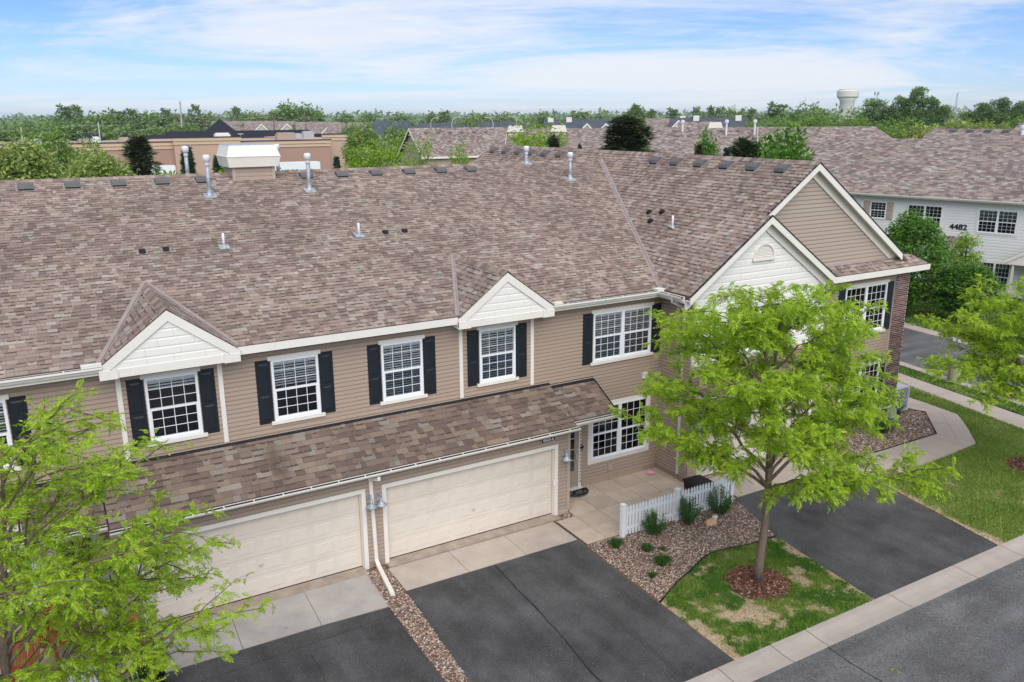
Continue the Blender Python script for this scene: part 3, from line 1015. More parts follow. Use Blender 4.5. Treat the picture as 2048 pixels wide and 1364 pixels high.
# side road
RN = [(24.3, -12), (24.9, -7), (25.58, -2.44), (26.40, 3.37), (27.3, 9), (28.4, 15), (30, 23)]
RF = [(30.0, -12), (30.6, -7), (31.15, -1), (31.35, 2.8), (31.80, 4.63), (32.1, 7.48), (33.2, 13), (35, 21)]
sheet('side_road', RN + RF[::-1], -.03, m_road)
def kerb_line(pts, nm, w=.45, side=1):
    b = None
    for (a, c) in zip(pts[:-1], pts[1:]):
        L = math.dist(a, c); k = max(1, round(L / 3))
        for j in range(k):
            p = np.array(a) + (np.array(c) - np.array(a)) * j / k; q = np.array(a) + (np.array(c) - np.array(a)) * (j + 1) / k
            d = (q - p) / np.linalg.norm(q - p); n_ = np.array([-d[1], d[0]]) * w * side
            p = p + d * .008; q = q - d * .008
            g = G(); g.prism([(*p, -.06), (*q, -.06), (*(q + n_), -.06), (*(p + n_), -.06)], (0, 0, .085))
            if b is None:
                b = sheet(nm, [pts[0], pts[-1], tuple(np.array(pts[-1]) + n_ * .9), tuple(np.array(pts[0]) + n_ * .9)], -.05, m_joint)
            g.build('curb_section', m_curb, b)
kerb_line(RN, 'curb', .45, 1)
kerb_line(RF, 'curb', .8, -1)

# lawns
def bare_front(x, y):
    v = fbm(x, y, 1.7, 4, 2.3) * 1.9 + 1.15 * fbm(x, y, 5.5, 4, 4)
    e = max(0, 1 - (x - 4.68) / .42)
    e2 = max(0, 1 - ((9.36 + (9.0 - 9.36) * (y + 5.1) / (-3.15)) - x) / .36)
    hot = sum(max(0, 1 - math.hypot(x - a, (y - b) * 1.2) / r) * k for a, b, r, k in ((6.0, -7.35, 1.25, .85), (6.3, -6.3, .8, .5), (8.35, -6.75, .7, .8), (7.6, -7.7, .5, .6), (5.6, -6.5, .6, .5), (8.2, -5.6, .35, .5), (6.7, -5.35, .4, .4)))
    return v * .9 + max(e, e2) * 1.05 + hot + .02
def bare_right(x, y):
    v = fbm(x, y, .75, 4, 8.1) * 1.4 + .22 + .35 * fbm(x, y, 5, 3, 1.2)
    e = max(0, 1 - (x - (13.85 + (14.58 - 13.85) * (y + 8.3) / 4.3)) / .4)
    w = fbm(x, y, 2.6, 4, 6.6) * 1.6 + fbm(x, y, .5, 2, 1.1) * .8
    return min(.54, v * .8) + e * .8 + max(0, w - .55) * 1.2
def bare_none(x, y):
    return min(.5, fbm(x, y, .8, 4, 3.3) * .6 + .15)
LF = [(4.68, -8.36), (9.0, -8.36), (9.36, -5.12)] + [(x, y - .03) for x, y in EDGE[::-1][1:]]
lawn('lawn', LF, .004, bare_front, .07)
TREES_AT = [(7.269, -6.467), (19.62, -6.0)]
ring = lambda x, y: any(math.hypot((x - a), (y - b)) < .70 for a, b in TREES_AT)
blades('grass', LF, .0, 5200, bare_front, (m_grass, m_straw), avoid=ring)
LR = [(13.87, -8.36), (30, -8.36), (23.3, -7.5), (22.65, -4.07), (24.6, 6.0), (22.65, 6.0), (22.4, .57), (22.15, -1.97), (20.0, -4.02), (14.6, -4.31)]
lawn('lawn', LR, .008, bare_right, .12)
blades('grass', LR, .006, 1900, bare_right, (m_grass_dry, m_straw), .04, .075, .014, avoid=ring)
LV = [(24.15, -3.2), (25.1, -3.0), (25.95, 3.37), (26.9, 9), (27.6, 13), (26.2, 12)]
lawn('lawn', LV, -.004, bare_none, .15)
blades('grass', LV, -.004, 900, bare_none, (m_grass, m_straw), .04, .08, .02)
LW = [(32.0, -3), (32.2, 2.8), (32.7, 4.6), (33.0, 7.5), (34.1, 13), (42, 16), (43, 8.6), (45, -1)]
lawn('lawn', LW, 0.0, bare_none, .3)
blades('grass', LW, .0, 160, bare_none, (m_grass, m_straw), .06, .10, .04)
# mulch rings
for (x, y) in TREES_AT:
    pts = [(x + .78 * (1 + .10 * noise.noise(Vector((math.cos(t) * 2, math.sin(t) * 2, x)))) * math.cos(t), y + .78 * (1 + .10 * noise.noise(Vector((math.cos(t) * 2, math.sin(t) * 2, x)))) * math.sin(t)) for t in np.linspace(0, 6.283, 36, endpoint=False)]
    g = G()
    n = len(pts)
    g.add([(px, py, .012) for px, py in pts] + [(x, y, .09)], [(i, (i + 1) % n, n) for i in range(n)])
    g.build('mulch_ring', m_mulch, kind='structure')
    k = 2200
    rr = .77 * np.sqrt(RNG.random(k)); aa = RNG.uniform(0, 6.283, k)
    P = np.stack([x + rr * np.cos(aa), y + rr * np.sin(aa), .02 + .085 * (1 - rr / .78)], 1)
    b2 = RNG.uniform(0, 6.283, k); L = RNG.uniform(.02, .05, k); w = RNG.uniform(.006, .014, k)
    dx = np.stack([np.cos(b2) * L, np.sin(b2) * L, RNG.uniform(-.015, .02, k)], 1); dy = np.stack([-np.sin(b2) * w, np.cos(b2) * w, RNG.uniform(0, .008, k)], 1)
    V = np.stack([P - dx - dy, P + dx - dy, P + dx + dy, P - dx + dy], 1).reshape(-1, 3)
    put('mulch', np_mesh('mulch', V, np.arange(4 * k).reshape(-1, 4), m_mulchchip), None, 'stuff')

# ================================================================ the tan townhouse row
house = thing('townhouse_row', 'long tan sided townhouse row with weathered brown shingle roof and black shutters', 'townhouse')
MP = .341                      # main slope
EY, EZ = -.40, 5.835           # eave line
RY = 8.9
RZ = EZ + MP * (RY - EY)
WS = .70                       # wing slope
WX0, WXR = 9.10, 14.09         # wing eave and ridge
WZR = EZ + WS * (WXR - WX0)
XL = -14.0                     # house runs on out of frame to the left
WF = -1.50                     # wing rake plane
SGX, SGF = 12.05, -1.70        # small gable apex and rake plane
SGZ = EZ + WS * (SGX - WX0)
WBACK = 18.6

def slab_poly(g, pts, t):
    """roof deck: polygon with thickness below it"""
    g.prism([(x, y, z - t) for x, y, z in pts], (0, 0, t - .012))
roof = G()
VX = WX0 + (RZ - EZ) / WS      # where the main ridge meets the wing
slab_poly(roof, [(XL, EY, EZ), (WX0, EY, EZ), (VX, RY, RZ), (XL, RY, RZ)], .14)
slab_poly(roof, [(XL, RY, RZ), (VX, RY, RZ), (VX, RY + 9.3, EZ), (XL, RY + 9.3, EZ)], .14)
slab_poly(roof, [(WX0, EY, EZ), (WX0, WF + .045, EZ), (WXR, WF + .045, WZR), (WXR, WBACK, WZR), (WX0 + (RZ - EZ) / WS - .9, WBACK, RZ - .9 * WS), (VX, RY, RZ)], .14)
slab_poly(roof, [(WXR, WF + .045, WZR), (WXR, WBACK, WZR), (2 * WXR - WX0, WBACK, EZ), (2 * WXR - WX0, WF + .045, EZ)], .14)
# small gable
slab_poly(roof, [(WX0, SGF + .04, EZ), (SGX, SGF + .04, SGZ), (SGX, WF + .045, SGZ), (WX0, WF + .045, EZ)], .14)
slab_poly(roof, [(SGX, SGF + .04, SGZ), (2 * SGX - WX0, SGF + .04, EZ), (2 * SGX - WX0, -1.1, EZ), (SGX, -1.1, SGZ)], .14)
roof_o = roof.build('roof', m_deck, house)

def tabs_field(o, u, v, n, rng, vlen, expo, wmin=.11, wmax=.25, t0=.009, t1=.020):
    """shingle courses on a slope; rng(v) gives the stretches of a course"""
    o, u, v, n = (np.array(q, float) for q in (o, u, v, n))
    out = []
    k = int(vlen / expo) + 1
    for j in range(k):
        v0 = j * expo
        if v0 > vlen - .02: break
        for (a, b) in rng(v0 + expo * .5):
            x = a - random.random() * .2
            while x < b:
                w = random.uniform(wmin, wmax) if random.random() < .8 else random.uniform(wmin * .7, wmin * 1.3)
                x0, x1 = max(x, a), min(x + w, b)
                x += w
                if x1 - x0 < .03: continue
                th = random.uniform(t0, t1)
                p = o + u * x0 + v * v0 + n * random.uniform(-.001, .001)
                out.append(frame(p, u * (x1 - x0 - .004), v * (min(expo * 1.06, vlen - v0 + .01)), n * th))
    return out
EX = .148
def unit(v):
    v = np.array(v, float); return v / np.linalg.norm(v)
tabs = []
# main slope
u = np.array([1, 0, 0.]); v = unit((0, 1, MP)); n = unit((0, -MP, 1))
SL = (RY - EY) * math.sqrt(1 + MP * MP)
DORM = [(-4.28, 1.36), (3.93, 1.38)]
DZ = 6.85
DF = -.50
DBACK = EY + (DZ - EZ) / MP
def main_rng(vv):
    y = EY + vv / math.sqrt(1 + MP * MP); z = EZ + MP * (y - EY)
    xr = WX0 + (z - EZ) / WS
    segs = [(XL, xr)]
    for (c, hw) in DORM:
        if y < DBACK:
            h = hw * (1 - (y - EY) / (DBACK - EY))
            segs2 = []
            for (a, b) in segs:
                if a < c - h < b: segs2 += [(a, c - h), (c + h, b)]
                else: segs2.append((a, b))
            segs = segs2
    return segs
tabs += tabs_field((0, EY - .02, EZ - .005), u, v, n, main_rng, SL, EX)
# wing left slope, seen from the eave: u runs towards the camera (-Y)
u = np.array([0, -1, 0.]); v = unit((1, 0, WS)); n = unit((-WS, 0, 1))
WL = (WXR - WX0) * math.sqrt(1 + WS * WS)
def wing_rng(vv):
    x = WX0 + vv / math.sqrt(1 + WS * WS); z = EZ + WS * (x - WX0)
    yb = EY + (z - EZ) / MP if z < RZ else None
    a = -(min(yb, RY) if yb is not None else WBACK)
    if z >= RZ - .9 * WS:
        a = -WBACK if z >= RZ else a
    end = 1.72 if x < SGX - .03 else 1.52
    segs = [(a, end)]
    if z < RZ and z > RZ - .9 * WS:
        yr = RY + (RZ - z) / MP
        segs.append((-WBACK, -yr))
    return segs
tabs += tabs_field((WX0, 0, EZ), u, v, n, wing_rng, WL, EX)
# small gable right slope is turned away; pent roof in front of the big gable
PY0, PY1, PZ0, PZ1 = -1.66, -1.18, 5.80, 6.10
v_ = unit((0, PY1 - PY0, PZ1 - PZ0)); n_ = unit(np.cross((1, 0, 0), v_))
PL = math.hypot(PY1 - PY0, PZ1 - PZ0)
tabs += tabs_field((0, PY0, PZ0), (1, 0, 0), v_, n_, lambda vv: [(15.05 - vv * .3, 19.75 - vv * .9)], PL, .15)
m_tabs = tabs
# garage roof with its small right shed
GS = .555
GY, GZ0, GTOP = -1.46, 3.47 - .555 * 1.46, 3.47
gt = []
v = unit((0, 1, GS)); n = unit((0, -GS, 1))
GL = 1.43 * math.sqrt(1 + GS * GS)
gt += tabs_field((0, GY, GZ0), (1, 0, 0), v, n, lambda vv: [(-5.93, 5.50)], GL, .165, .14, .38)
for (a, b) in ((5.53, 7.02), (-7.45, -5.96)):
    gt += tabs_field((0, -1.20, 3.37 - .555 * 1.2), (1, 0, 0), v, n, lambda vv: [(a, b)], 1.17 * math.sqrt(1 + GS * GS), .165, .14, .38)
# pent roof over the third garage
gt3 = tabs_field((0, -2.15, 2.95), (1, 0, 0), unit((0, .7, .38)), unit((0, -.38, .7)), lambda vv: [(9.42, 14.95)], .79, .165, .14, .38)
groof = G()
groof.prism([(-5.93, GY, GZ0 - .10), (-5.93, 0, GTOP - .10), (-5.93, 0, GTOP - .012), (-5.93, GY, GZ0 - .012)], (11.43, 0, 0))
for (a, b) in ((5.53, 7.02), (-7.45, -5.96)):
    zb = 3.37
    groof.prism([(a, -1.20, zb - .555 * 1.2 - .10), (a, 0, zb - .10), (a, 0, zb - .012), (a, -1.20, zb - .555 * 1.2 - .012)], (b - a, 0, 0))
groof.prism([(9.42, -2.15, 2.85), (9.42, -1.44, 3.235), (9.42, -1.44, 3.32), (9.42, -2.15, 2.936)], (5.53, 0, 0))
groof_o = groof.build('garage_roof', m_deck, house)

# dormers
def vstrip(g, p0, p1, w, nrm, t=.012):
    """open valley metal: two flanges with a rib"""
    g.beam(p0, p1, w, t, nrm)
    g.beam(np.array(p0) + np.array(nrm) * .01, np.array(p1) + np.array(nrm) * .01, .02, .03, nrm)
vs_ = unit((0, -MP, 1))
for (c, hw) in DORM:
    dm = G()
    sl = (DZ - EZ) / hw
    for sgn in (-1, 1):
        ex = c + sgn * hw
        # slope polygon: apex front, apex back, eave point
        a_, b_, e_ = (c, DF, DZ), (c, DBACK, DZ), (ex, EY, EZ)
        f_ = (ex, DF, EZ)
        dm.prism([(p[0], p[1], p[2] - .07) for p in (a_, b_, e_, f_)], (0, 0, .058))
    d_o = dm.build('dormer_roof', m_deck, house)
    tl = []
    for sgn in (-1, 1):
        u = np.array([0, -sgn * -1.0, 0])
        # left slope (sgn -1): u towards camera is -Y
        u = np.array([0, -1.0, 0]) if sgn < 0 else np.array([0, 1.0, 0])
        v = unit((-sgn, 0, sl)); n = unit(np.cross(u, v))
        L = hw * math.sqrt(1 + sl * sl)
        if sgn < 0:
            rng = lambda vv: [(-(EY + (DBACK - EY) * vv / L), -DF + .02)]
        else:
            rng = lambda vv: [(DF - .02, EY + (DBACK - EY) * vv / L)]
        tl += tabs_field((c + sgn * hw, 0, EZ), u, v, n, rng, L, .15)
    m_tabs += tl
    # ridge caps
    rc = G()
    k = int((DBACK - DF) / .15)
    for j in range(k):
        y = DF + j * .15 - .02
        rc.prism([(c - .13, y, DZ - .13 * sl + .035), (c, y, DZ + .045), (c + .13, y, DZ - .13 * sl + .035), (c + .13, y, DZ - .13 * sl + .018), (c, y, DZ + .028), (c - .13, y, DZ - .13 * sl + .018)], (0, .18, -.014))
    rc.build('ridge_cap', m_shingle, d_o)
    vg = G()
    for sgn in (-1, 1):
        vstrip(vg, (c + sgn * (hw + .01), EY - .02, EZ + .02), (c, DBACK + .05, DZ + .04), .17, vs_)
    vg.build('valley_strip', m_valley, d_o)
    # front: rake boards, tympanum of shakes, band
    ff = G()
    ra = DF - .005
    for sgn in (-1, 1):
        ff.prism([(c, ra, DZ - .02), (c + sgn * (hw + .05), ra, EZ - .06), (c + sgn * (hw + .05), ra, EZ - .28), (c, ra, DZ - .25)][::sgn], (0, .035, 0))
        # boxed return
        ff.box(*(sorted((c + sgn * (hw + .05), c + sgn * (hw - .30)))), ra - .012, EY + .30, EZ - .32, EZ - .13)
    ff.box(c - hw + .25, c + hw - .25, DF + .015, -.002, EZ - .31, EZ - .13)
    ff.build('dormer_trim', m_white, house)
    tg = G(); tg.prism([(c - hw + .1, -.455, EZ - .14), (c + hw - .1, -.455, EZ - .14), (c, -.455, DZ - .13)], (0, .04, 0)); tg.build('dormer_face', m_shake, house)
    sh = []
    z = EZ - .13
    while z < DZ - .25:
        h = (hw - .12) * max(0, (DZ - .14 - z) / (DZ - EZ))
        x = c - h
        while x < c + h:
            w_ = min(random.uniform(.5, 1.0), c + h - x)
            sh.append(frame((x, -.456, z), (w_ - .004, 0, 0), (0, .014, 0), (0, 0, .19)))
            x += w_
        z += .185
    pieces('shake_panel', 'board', sh, m_shake, house, 30)

# the rake edge shows a dark line of drip metal under the shingles
# main valley
vg = G()
vstrip(vg, (WX0 + .02, EY - .02, EZ + .03), (VX - .02, RY, RZ + .03), .26, unit((-WS * .6, -MP, 1)))
vg.build('valley_strip', m_valley, roof_o)
# ridge caps of main roof and wing
rc = []
x = XL
while x < VX:
    rc.append(x); x += .145
g = G()
for x in rc:
    g.prism([(x, RY - .15, RZ - .03), (x, RY, RZ + .035), (x, RY + .15, RZ - .03), (x, RY + .15, RZ - .05), (x, RY, RZ + .015), (x, RY - .15, RZ - .05)], (.17, 0, -.010 + random.uniform(-.003, .003)))
g.build('ridge_cap', m_shingle, roof_o)
g = G()
y = WF - .02
while y < WBACK:
    g.prism([(WXR - .15, y, WZR - .075), (WXR, y, WZR + .035), (WXR + .15, y, WZR - .075), (WXR + .15, y, WZR - .095), (WXR, y, WZR + .015), (WXR - .15, y, WZR - .095)], (0, .17, -.010 + random.uniform(-.003, .003)))
    y += .145
g.build('ridge_cap', m_shingle, roof_o)

# 300 largest shingles of all slopes are single, the rest are fields
all_g = [(m, 0) for m in m_tabs] + [(m, 1) for m in gt + gt3]
def split_shingles():
    uv = np.array([list(p) + [1.0] for p in UNIT['tab'][0]])
    sz = []
    for m, k in all_g:
        a = np.array([list(r) for r in m])
        sz.append(seen_size((a @ uv.T).T[:, :3]))
    o = np.argsort(-np.array(sz))
    top = set(o[:300])
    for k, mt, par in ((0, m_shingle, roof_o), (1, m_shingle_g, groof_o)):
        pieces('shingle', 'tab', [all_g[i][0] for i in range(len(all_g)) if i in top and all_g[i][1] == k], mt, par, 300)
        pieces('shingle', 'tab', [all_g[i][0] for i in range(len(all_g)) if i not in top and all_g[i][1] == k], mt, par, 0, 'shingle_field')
split_shingles()
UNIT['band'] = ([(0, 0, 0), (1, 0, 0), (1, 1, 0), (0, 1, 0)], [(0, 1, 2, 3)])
def shadow_bands(ms, par, frac=.46):  # printed dark granule bands, also painting the shadow line under the tab above
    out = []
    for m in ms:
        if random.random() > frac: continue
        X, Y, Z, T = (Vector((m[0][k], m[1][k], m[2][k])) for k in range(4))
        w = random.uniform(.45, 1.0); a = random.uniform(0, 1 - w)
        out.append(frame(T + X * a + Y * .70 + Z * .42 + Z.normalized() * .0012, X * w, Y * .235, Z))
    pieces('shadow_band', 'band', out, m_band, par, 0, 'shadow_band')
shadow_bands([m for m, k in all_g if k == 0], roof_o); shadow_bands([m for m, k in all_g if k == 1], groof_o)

# ---------------------------------------------------------------- siding
BOARDS = []          # (matrix, material)
def siding(wfm, x0, x1, z0, z1, openings=(), expo=.105, m=None, depth=.036, rng=None, jitter=True):
    """lapped courses on a wall frame (x along, -y out, z up), cut round the openings"""
    z = z0
    while z < z1 - .01:
        h = min(expo, z1 - z)
        segs = [(x0, x1)] if rng is None else [rng(z + h)]
        for (a, b, c, d) in openings:
            if c - .02 < z + h * .5 < d + .02:
                s2 = []
                for (p, q) in segs:
                    if b <= p or a >= q: s2.append((p, q))
                    else:
                        if a > p + .01: s2.append((p, a))
                        if b < q - .01: s2.append((b, q))
                segs = s2
        for (p, q) in segs:
            if q - p > .02:
                BOARDS.append((wfm @ frame((p, 0, z), (q - p, 0, 0), (0, depth, 0), (0, 0, h)), m or m_siding))
        z += expo
I4 = Matrix.Identity(4)
def wallframe(o, x, y):
    return frame(o, x, y, (0, 0, 1))
WMAIN = wallframe((0, 0, 0), (1, 0, 0), (0, 1, 0))
WGAR = wallframe((0, -1.13, 0), (1, 0, 0), (0, 1, 0))
WWING = wallframe((9.5, 0, 0), (0, -1, 0), (1, 0, 0))
WSG = wallframe((0, -1.43, 0), (1, 0, 0), (0, 1, 0))
WBG = wallframe((0, -1.20, 0), (1, 0, 0), (0, 1, 0))

# windows: outer size of the casing-less unit
WIN = []
def window(wfm, x0, x1, z0, z1, double=False, cols=4, rt=3, rb=3, blind='slats', head=True, sill=True, casing=0.0, shut=(True, True), shw=.34, mf=None, screen=True, parent=None, depth=.055, spread=0.0, shm=None, meet=.5):
    P = parent or house
    mf = mf or m_vinyl
    fr = G()
    D = -depth
    fw = .055
    # frame
    fr.box(x0, x0 + fw, D, .02, z0, z1); fr.box(x1 - fw, x1, D, .02, z0, z1)
    fr.box(x0 + fw, x1 - fw, D, .02, z1 - fw, z1); fr.box(x0 + fw, x1 - fw, D - .012, .02, z0, z0 + fw * .9)
    if double:
        xm = (x0 + x1) / 2
        fr.box(xm - .055, xm + .055, D + .004, .02, z0 + fw * .9, z1 - fw)
    w = fr.build('window', mf, P, wf=wfm)
    if casing > 0:
        g = G(); c = casing
        g.box(x0 - c, x0 - .001, D + .012, .01, z0 - c, z1 + c); g.box(x1 + .001, x1 + c, D + .012, .01, z0 - c, z1 + c)
        g.box(x0 - .001, x1 + .001, D + .012, .01, z1 + .001, z1 + c); g.box(x0 - .001, x1 + .001, D + .012, .01, z0 - c, z0 - .001)
        g.build('window_casing', m_white, w, wf=wfm)
    if head:
        g = G(); g.box(x0 - .07, x1 + .07, D - .012, .012, z1 + .002, z1 + .10); g.build('window_head', m_white, w, wf=wfm)
    if sill:
        g = G(); g.box(x0 - .09, x1 + .09, D - .030, .012, z0 - .085, z0 - .002); g.build('window_sill', m_white, w, wf=wfm)
    halves = [(x0 + fw, x1 - fw)] if not double else [(x0 + fw, (x0 + x1) / 2 - .055), ((x0 + x1) / 2 + .055, x1 - fw)]
    zm = z0 + (z1 - z0) * meet
    panes, panes_s = [], []
    sash = G(); mun = G()
    for (a, b) in halves:
        # lower sash sits back, meeting rail proud
        sash.box(a, b, D + .006, .015, zm - .025, zm + .025)
        sash.box(a, b, D + .022, .015, z0 + fw * .9, z0 + fw * .9 + .04)
        sash.box(a, a + .028, D + .014, .012, z0 + fw, zm - .025); sash.box(b - .028, b, D + .014, .012, z0 + fw, zm - .025)
        for (zl, zh, rows, scr) in ((zm + .025, z1 - fw, rt, False), (z0 + fw * .9 + .04, zm - .025, rb, True)):
            for i in range(1, cols):
                x = a + (b - a) * i / cols
                mun.box(x - .0065, x + .0065, D + .026, D + .036, zl, zh)
            for j in range(1, rows):
                z = zl + (zh - zl) * j / rows
                mun.box(a, b, D + .0272, D + .0348, z - .0065, z + .0065)
            for i in range(cols):
                for j in range(rows):
                    xa, xb = a + (b - a) * i / cols, a + (b - a) * (i + 1) / cols
                    za, zb = zl + (zh - zl) * j / rows, zl + (zh - zl) * (j + 1) / rows
                    (panes_s if scr and screen else panes).append(wfm @ frame((xa, D + .040, za), (xb - xa, 0, 0), (0, .004, 0), (0, 0, zb - za)))
    sash.build('sash', mf, w, wf=wfm)
    mun.build('muntin', mf, w, wf=wfm)
    pieces('pane', 'box', panes, m_glass, w, 60); pieces('pane', 'box', panes_s, m_screen, w, 60)
    # room behind
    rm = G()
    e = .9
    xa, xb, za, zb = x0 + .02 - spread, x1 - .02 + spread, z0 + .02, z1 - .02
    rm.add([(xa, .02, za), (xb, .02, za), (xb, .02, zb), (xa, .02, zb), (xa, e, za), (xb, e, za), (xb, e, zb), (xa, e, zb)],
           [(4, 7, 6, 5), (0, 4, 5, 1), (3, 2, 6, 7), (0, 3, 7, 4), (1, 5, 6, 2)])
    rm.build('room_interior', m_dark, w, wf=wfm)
    if blind:
        bl = G()
        for (a, b) in halves:
            bl.box(a, b, .0, .05, z1 - fw - .06, z1 - fw)
            z = z1 - fw - .085
            lo = z0 + .06 if blind == 'slats' else (zm + .05 if blind == 'half' else z1 - fw - .22)
            while z > lo:
                bl.prism([(a, -.002, z - .007), (b, -.002, z - .007), (b, .040, z + .007), (a, .040, z + .007)], (0, 0, .005))
                z -= .062
            for q in (.2, .8):
                x = a + (b - a) * q
                bl.box(x - .004, x + .004, -.006, -.003, lo, z1 - fw)
        bl.build('window_blind', m_blind, w, wf=wfm)
    # shutters
    for s_, on in zip((-1, 1), shut):
        if not on: continue
        a = x0 - .02 - shw if s_ < 0 else x1 + .02
        g = G(); za, zb = z0 - .04, z1 + .015
        g.box(a, a + shw, -.045, .005, za, zb)
        so = g.build('shutter', shm or m_shutter, P, wf=wfm)
        zs = za + (zb - za) * .47
        st = .055
        for (p, q) in ((za + .08, zs - .04), (zs + .04, zb - .08)):
            g = G()
            # sunk border and raised field
            g.add([(a + st, -.0455, p), (a + shw - st, -.0455, p), (a + shw - st, -.0455, q), (a + st, -.0455, q),
                   (a + st + .03, -.058, p + .035), (a + shw - st - .03, -.058, p + .035), (a + shw - st - .03, -.058, q - .035), (a + st + .03, -.058, q - .035)],
                  [(4, 5, 6, 7), (0, 1, 5, 4), (1, 2, 6, 5), (2, 3, 7, 6), (3, 0, 4, 7)])
            g.build('shutter_panel', shm or m_shutter, so, wf=wfm)
    return (x0 + .005, x1 - .005, z0 + .01, z1 - .01)

OP = []
OP.append(window(WMAIN, -4.83, -3.74, 3.845, 5.295, blind='top'))          # dormer window, left
OP.append(window(WMAIN, -2.12, -1.015, 3.82, 5.295, blind='half'))
OP.append(window(WMAIN, .58, 1.685, 3.82, 5.295))
OP.append(window(WMAIN, 3.32, 4.415, 3.835, 5.295))
OP.append(window(WMAIN, 6.99, 9.09, 3.85, 5.29, double=True))
OP.append(window(WMAIN, -9.5, -7.40, 3.85, 5.29, double=True))
LOW = [window(WMAIN, 6.99, 9.07, .80, 2.46, double=True, head=False, sill=False, casing=.11, blind=None, shut=(False, False), meet=.48),
       window(WMAIN, -9.45, -7.40, .80, 2.46, double=True, head=False, sill=False, casing=.11, blind='slats', shut=(False, False), meet=.48)]
SEC = [-12.0, -5.335, -3.255, 2.776, 4.95, 9.5]
for a, b in zip(SEC[:-1], SEC[1:]):
    siding(WMAIN, a, b, 3.33, 5.66, OP)
siding(WMAIN, 5.46, 9.5, .20, 3.33, LOW + [(5.68, 6.60, 0, 2.12)])
siding(WMAIN, -12.0, -5.89, .20, 3.33, LOW + [(-7.04, -6.10, 0, 2.12)])
# sheathing behind the boards (closed walls, open only at the windows)
sh = G()
def wall_back(wfm, x0, x1, z0, z1, ops, t=.05, y=.004):
    """wall leaf with real openings"""
    xs = sorted({x0, x1, *[o[0] for o in ops if x0 < o[0] < x1], *[o[1] for o in ops if x0 < o[1] < x1]})
    for a, b in zip(xs[:-1], xs[1:]):
        oz = sorted((o[2], o[3]) for o in ops if o[0] < (a + b) / 2 < o[1])
        z = z0
        for (c, d) in oz + [(z1, z1)]:
            if c > z + .01:
                g = G(); g.box(a, b, y, y + t, z, c)
                sh.add([tuple(wfm @ Vector(p)) for p in g.v], g.f)
            z = max(z, d)
wall_back(WMAIN, -12, 9.5, 3.0, 5.70, OP)
wall_back(WMAIN, -12, 9.5, 0, 3.0, LOW + [(5.68, 6.60, 0, 2.12), (-7.04, -6.10, 0, 2.12)])
# corner boards at the dormer bays, fascia, frieze
g = G()
for x in (-5.335, -3.255, 2.776, 4.95):
    g.box(x - .05, x + .05, -.048, .0, 3.52, EZ - .13)
g.build('corner_board', m_white, house)
g = G()
g.box(XL, WX0 + .3, EY + .035, .0, EZ - .215, EZ - .205)      # soffit
g.build('soffit', m_white, house)
m_fascia = m_white
for (a, b) in ((-2.90, 2.52),):
    g = G(); g.box(a, b, EY - .035, EY - .003, EZ - .20, EZ - .022); g.build('fascia_board', m_white, house)
def gutter(p0, p1, out, name='gutter', hang=0, parent=None, w=.115, h=.115, lip=True, m=None):
    """K-style gutter from p0 to p1 (top back edge), out = outward direction"""
    p0, p1, out = np.array(p0, float), np.array(p1, float), np.array(out, float)
    prof = [(0, 0), (0, -h), (.55 * w, -h), (.72 * w, -h * .62), (w, -h * .38), (w, 0), (w - .012, 0), (w - .012, -h * .34), (.66 * w, -h * .58), (.5 * w, -h + .01), (.010, -h + .01), (.010, 0)]
    n = len(prof)
    vs = [p + out * a + np.array([0, 0, b]) for p in (p0, p1) for (a, b) in prof]
    fs = [(i, (i + 1) % n, n + (i + 1) % n, n + i) for i in range(n)]
    g = G(); g.add(vs, fs + [tuple(range(n - 1, -1, -1)), tuple(range(n, 2 * n))])
    o = g.build(name, m or m_white, parent or house)
    # dark sloped sheet: painted shade of the gutter's back and inside
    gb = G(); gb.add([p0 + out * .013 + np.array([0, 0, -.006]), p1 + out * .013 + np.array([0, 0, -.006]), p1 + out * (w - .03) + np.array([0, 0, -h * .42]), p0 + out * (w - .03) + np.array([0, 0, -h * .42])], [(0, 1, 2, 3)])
    gb.build('gutter_shade', m_flash, o)
    L = np.linalg.norm(p1 - p0); d = (p1 - p0) / L
    if hang:
        k = int(L / hang)
        for i in range(k):
            q = p0 + d * (i + .5) * L / k
            gg = G(); gg.beam(q + out * .005 + np.array([0, 0, .004]), q + out * (w - .006) + np.array([0, 0, .004]), .028, .006)
            gg.build('gutter_hanger', m_white, o)
    return o
for (a, b) in ((XL, -5.62), (5.33, 9.02)):
    g = G(); g.box(a, b, EY - .022, EY - .003, EZ - .22, EZ - .03); g.build('fascia_board', m_white, house)
    gutter((a, EY - .024, EZ - .028), (b, EY - .024, EZ - .028), (0, -1, 0), hang=.9 if a > 0 else 1.2)
gutter((9.0, EY - .0, EZ - .028), (9.0, -1.50, EZ - .028), (-1, 0, 0), hang=.6)
g = G(); g.box(9.02, 9.05, -1.5, EY, EZ - .22, EZ - .03); g.box(9.05, 9.5, -1.45, 0, EZ - .215, EZ - .205); g.build('fascia_board', m_white, house)
g = G(); g.box(8.86, 9.14, EY - .16, EY + .06, EZ - .03, EZ + .04); g.build('gutter_corner', m_white, house)
g = G(); g.box(-6.0, -5.62, EY - .13, EY - .002, EZ - .02, EZ + .045); g.build('gutter_cover', m_white, house)
g = G(); g.box(5.36, 5.62, EY - .13, EY - .002, EZ - .02, EZ + .045); g.build('gutter_cover', m_white, house)
# wing left wall
siding(WWING, 0, 1.43, .2, 5.64)
wall_back(WWING, 0, 1.42, 0, 5.70, [])
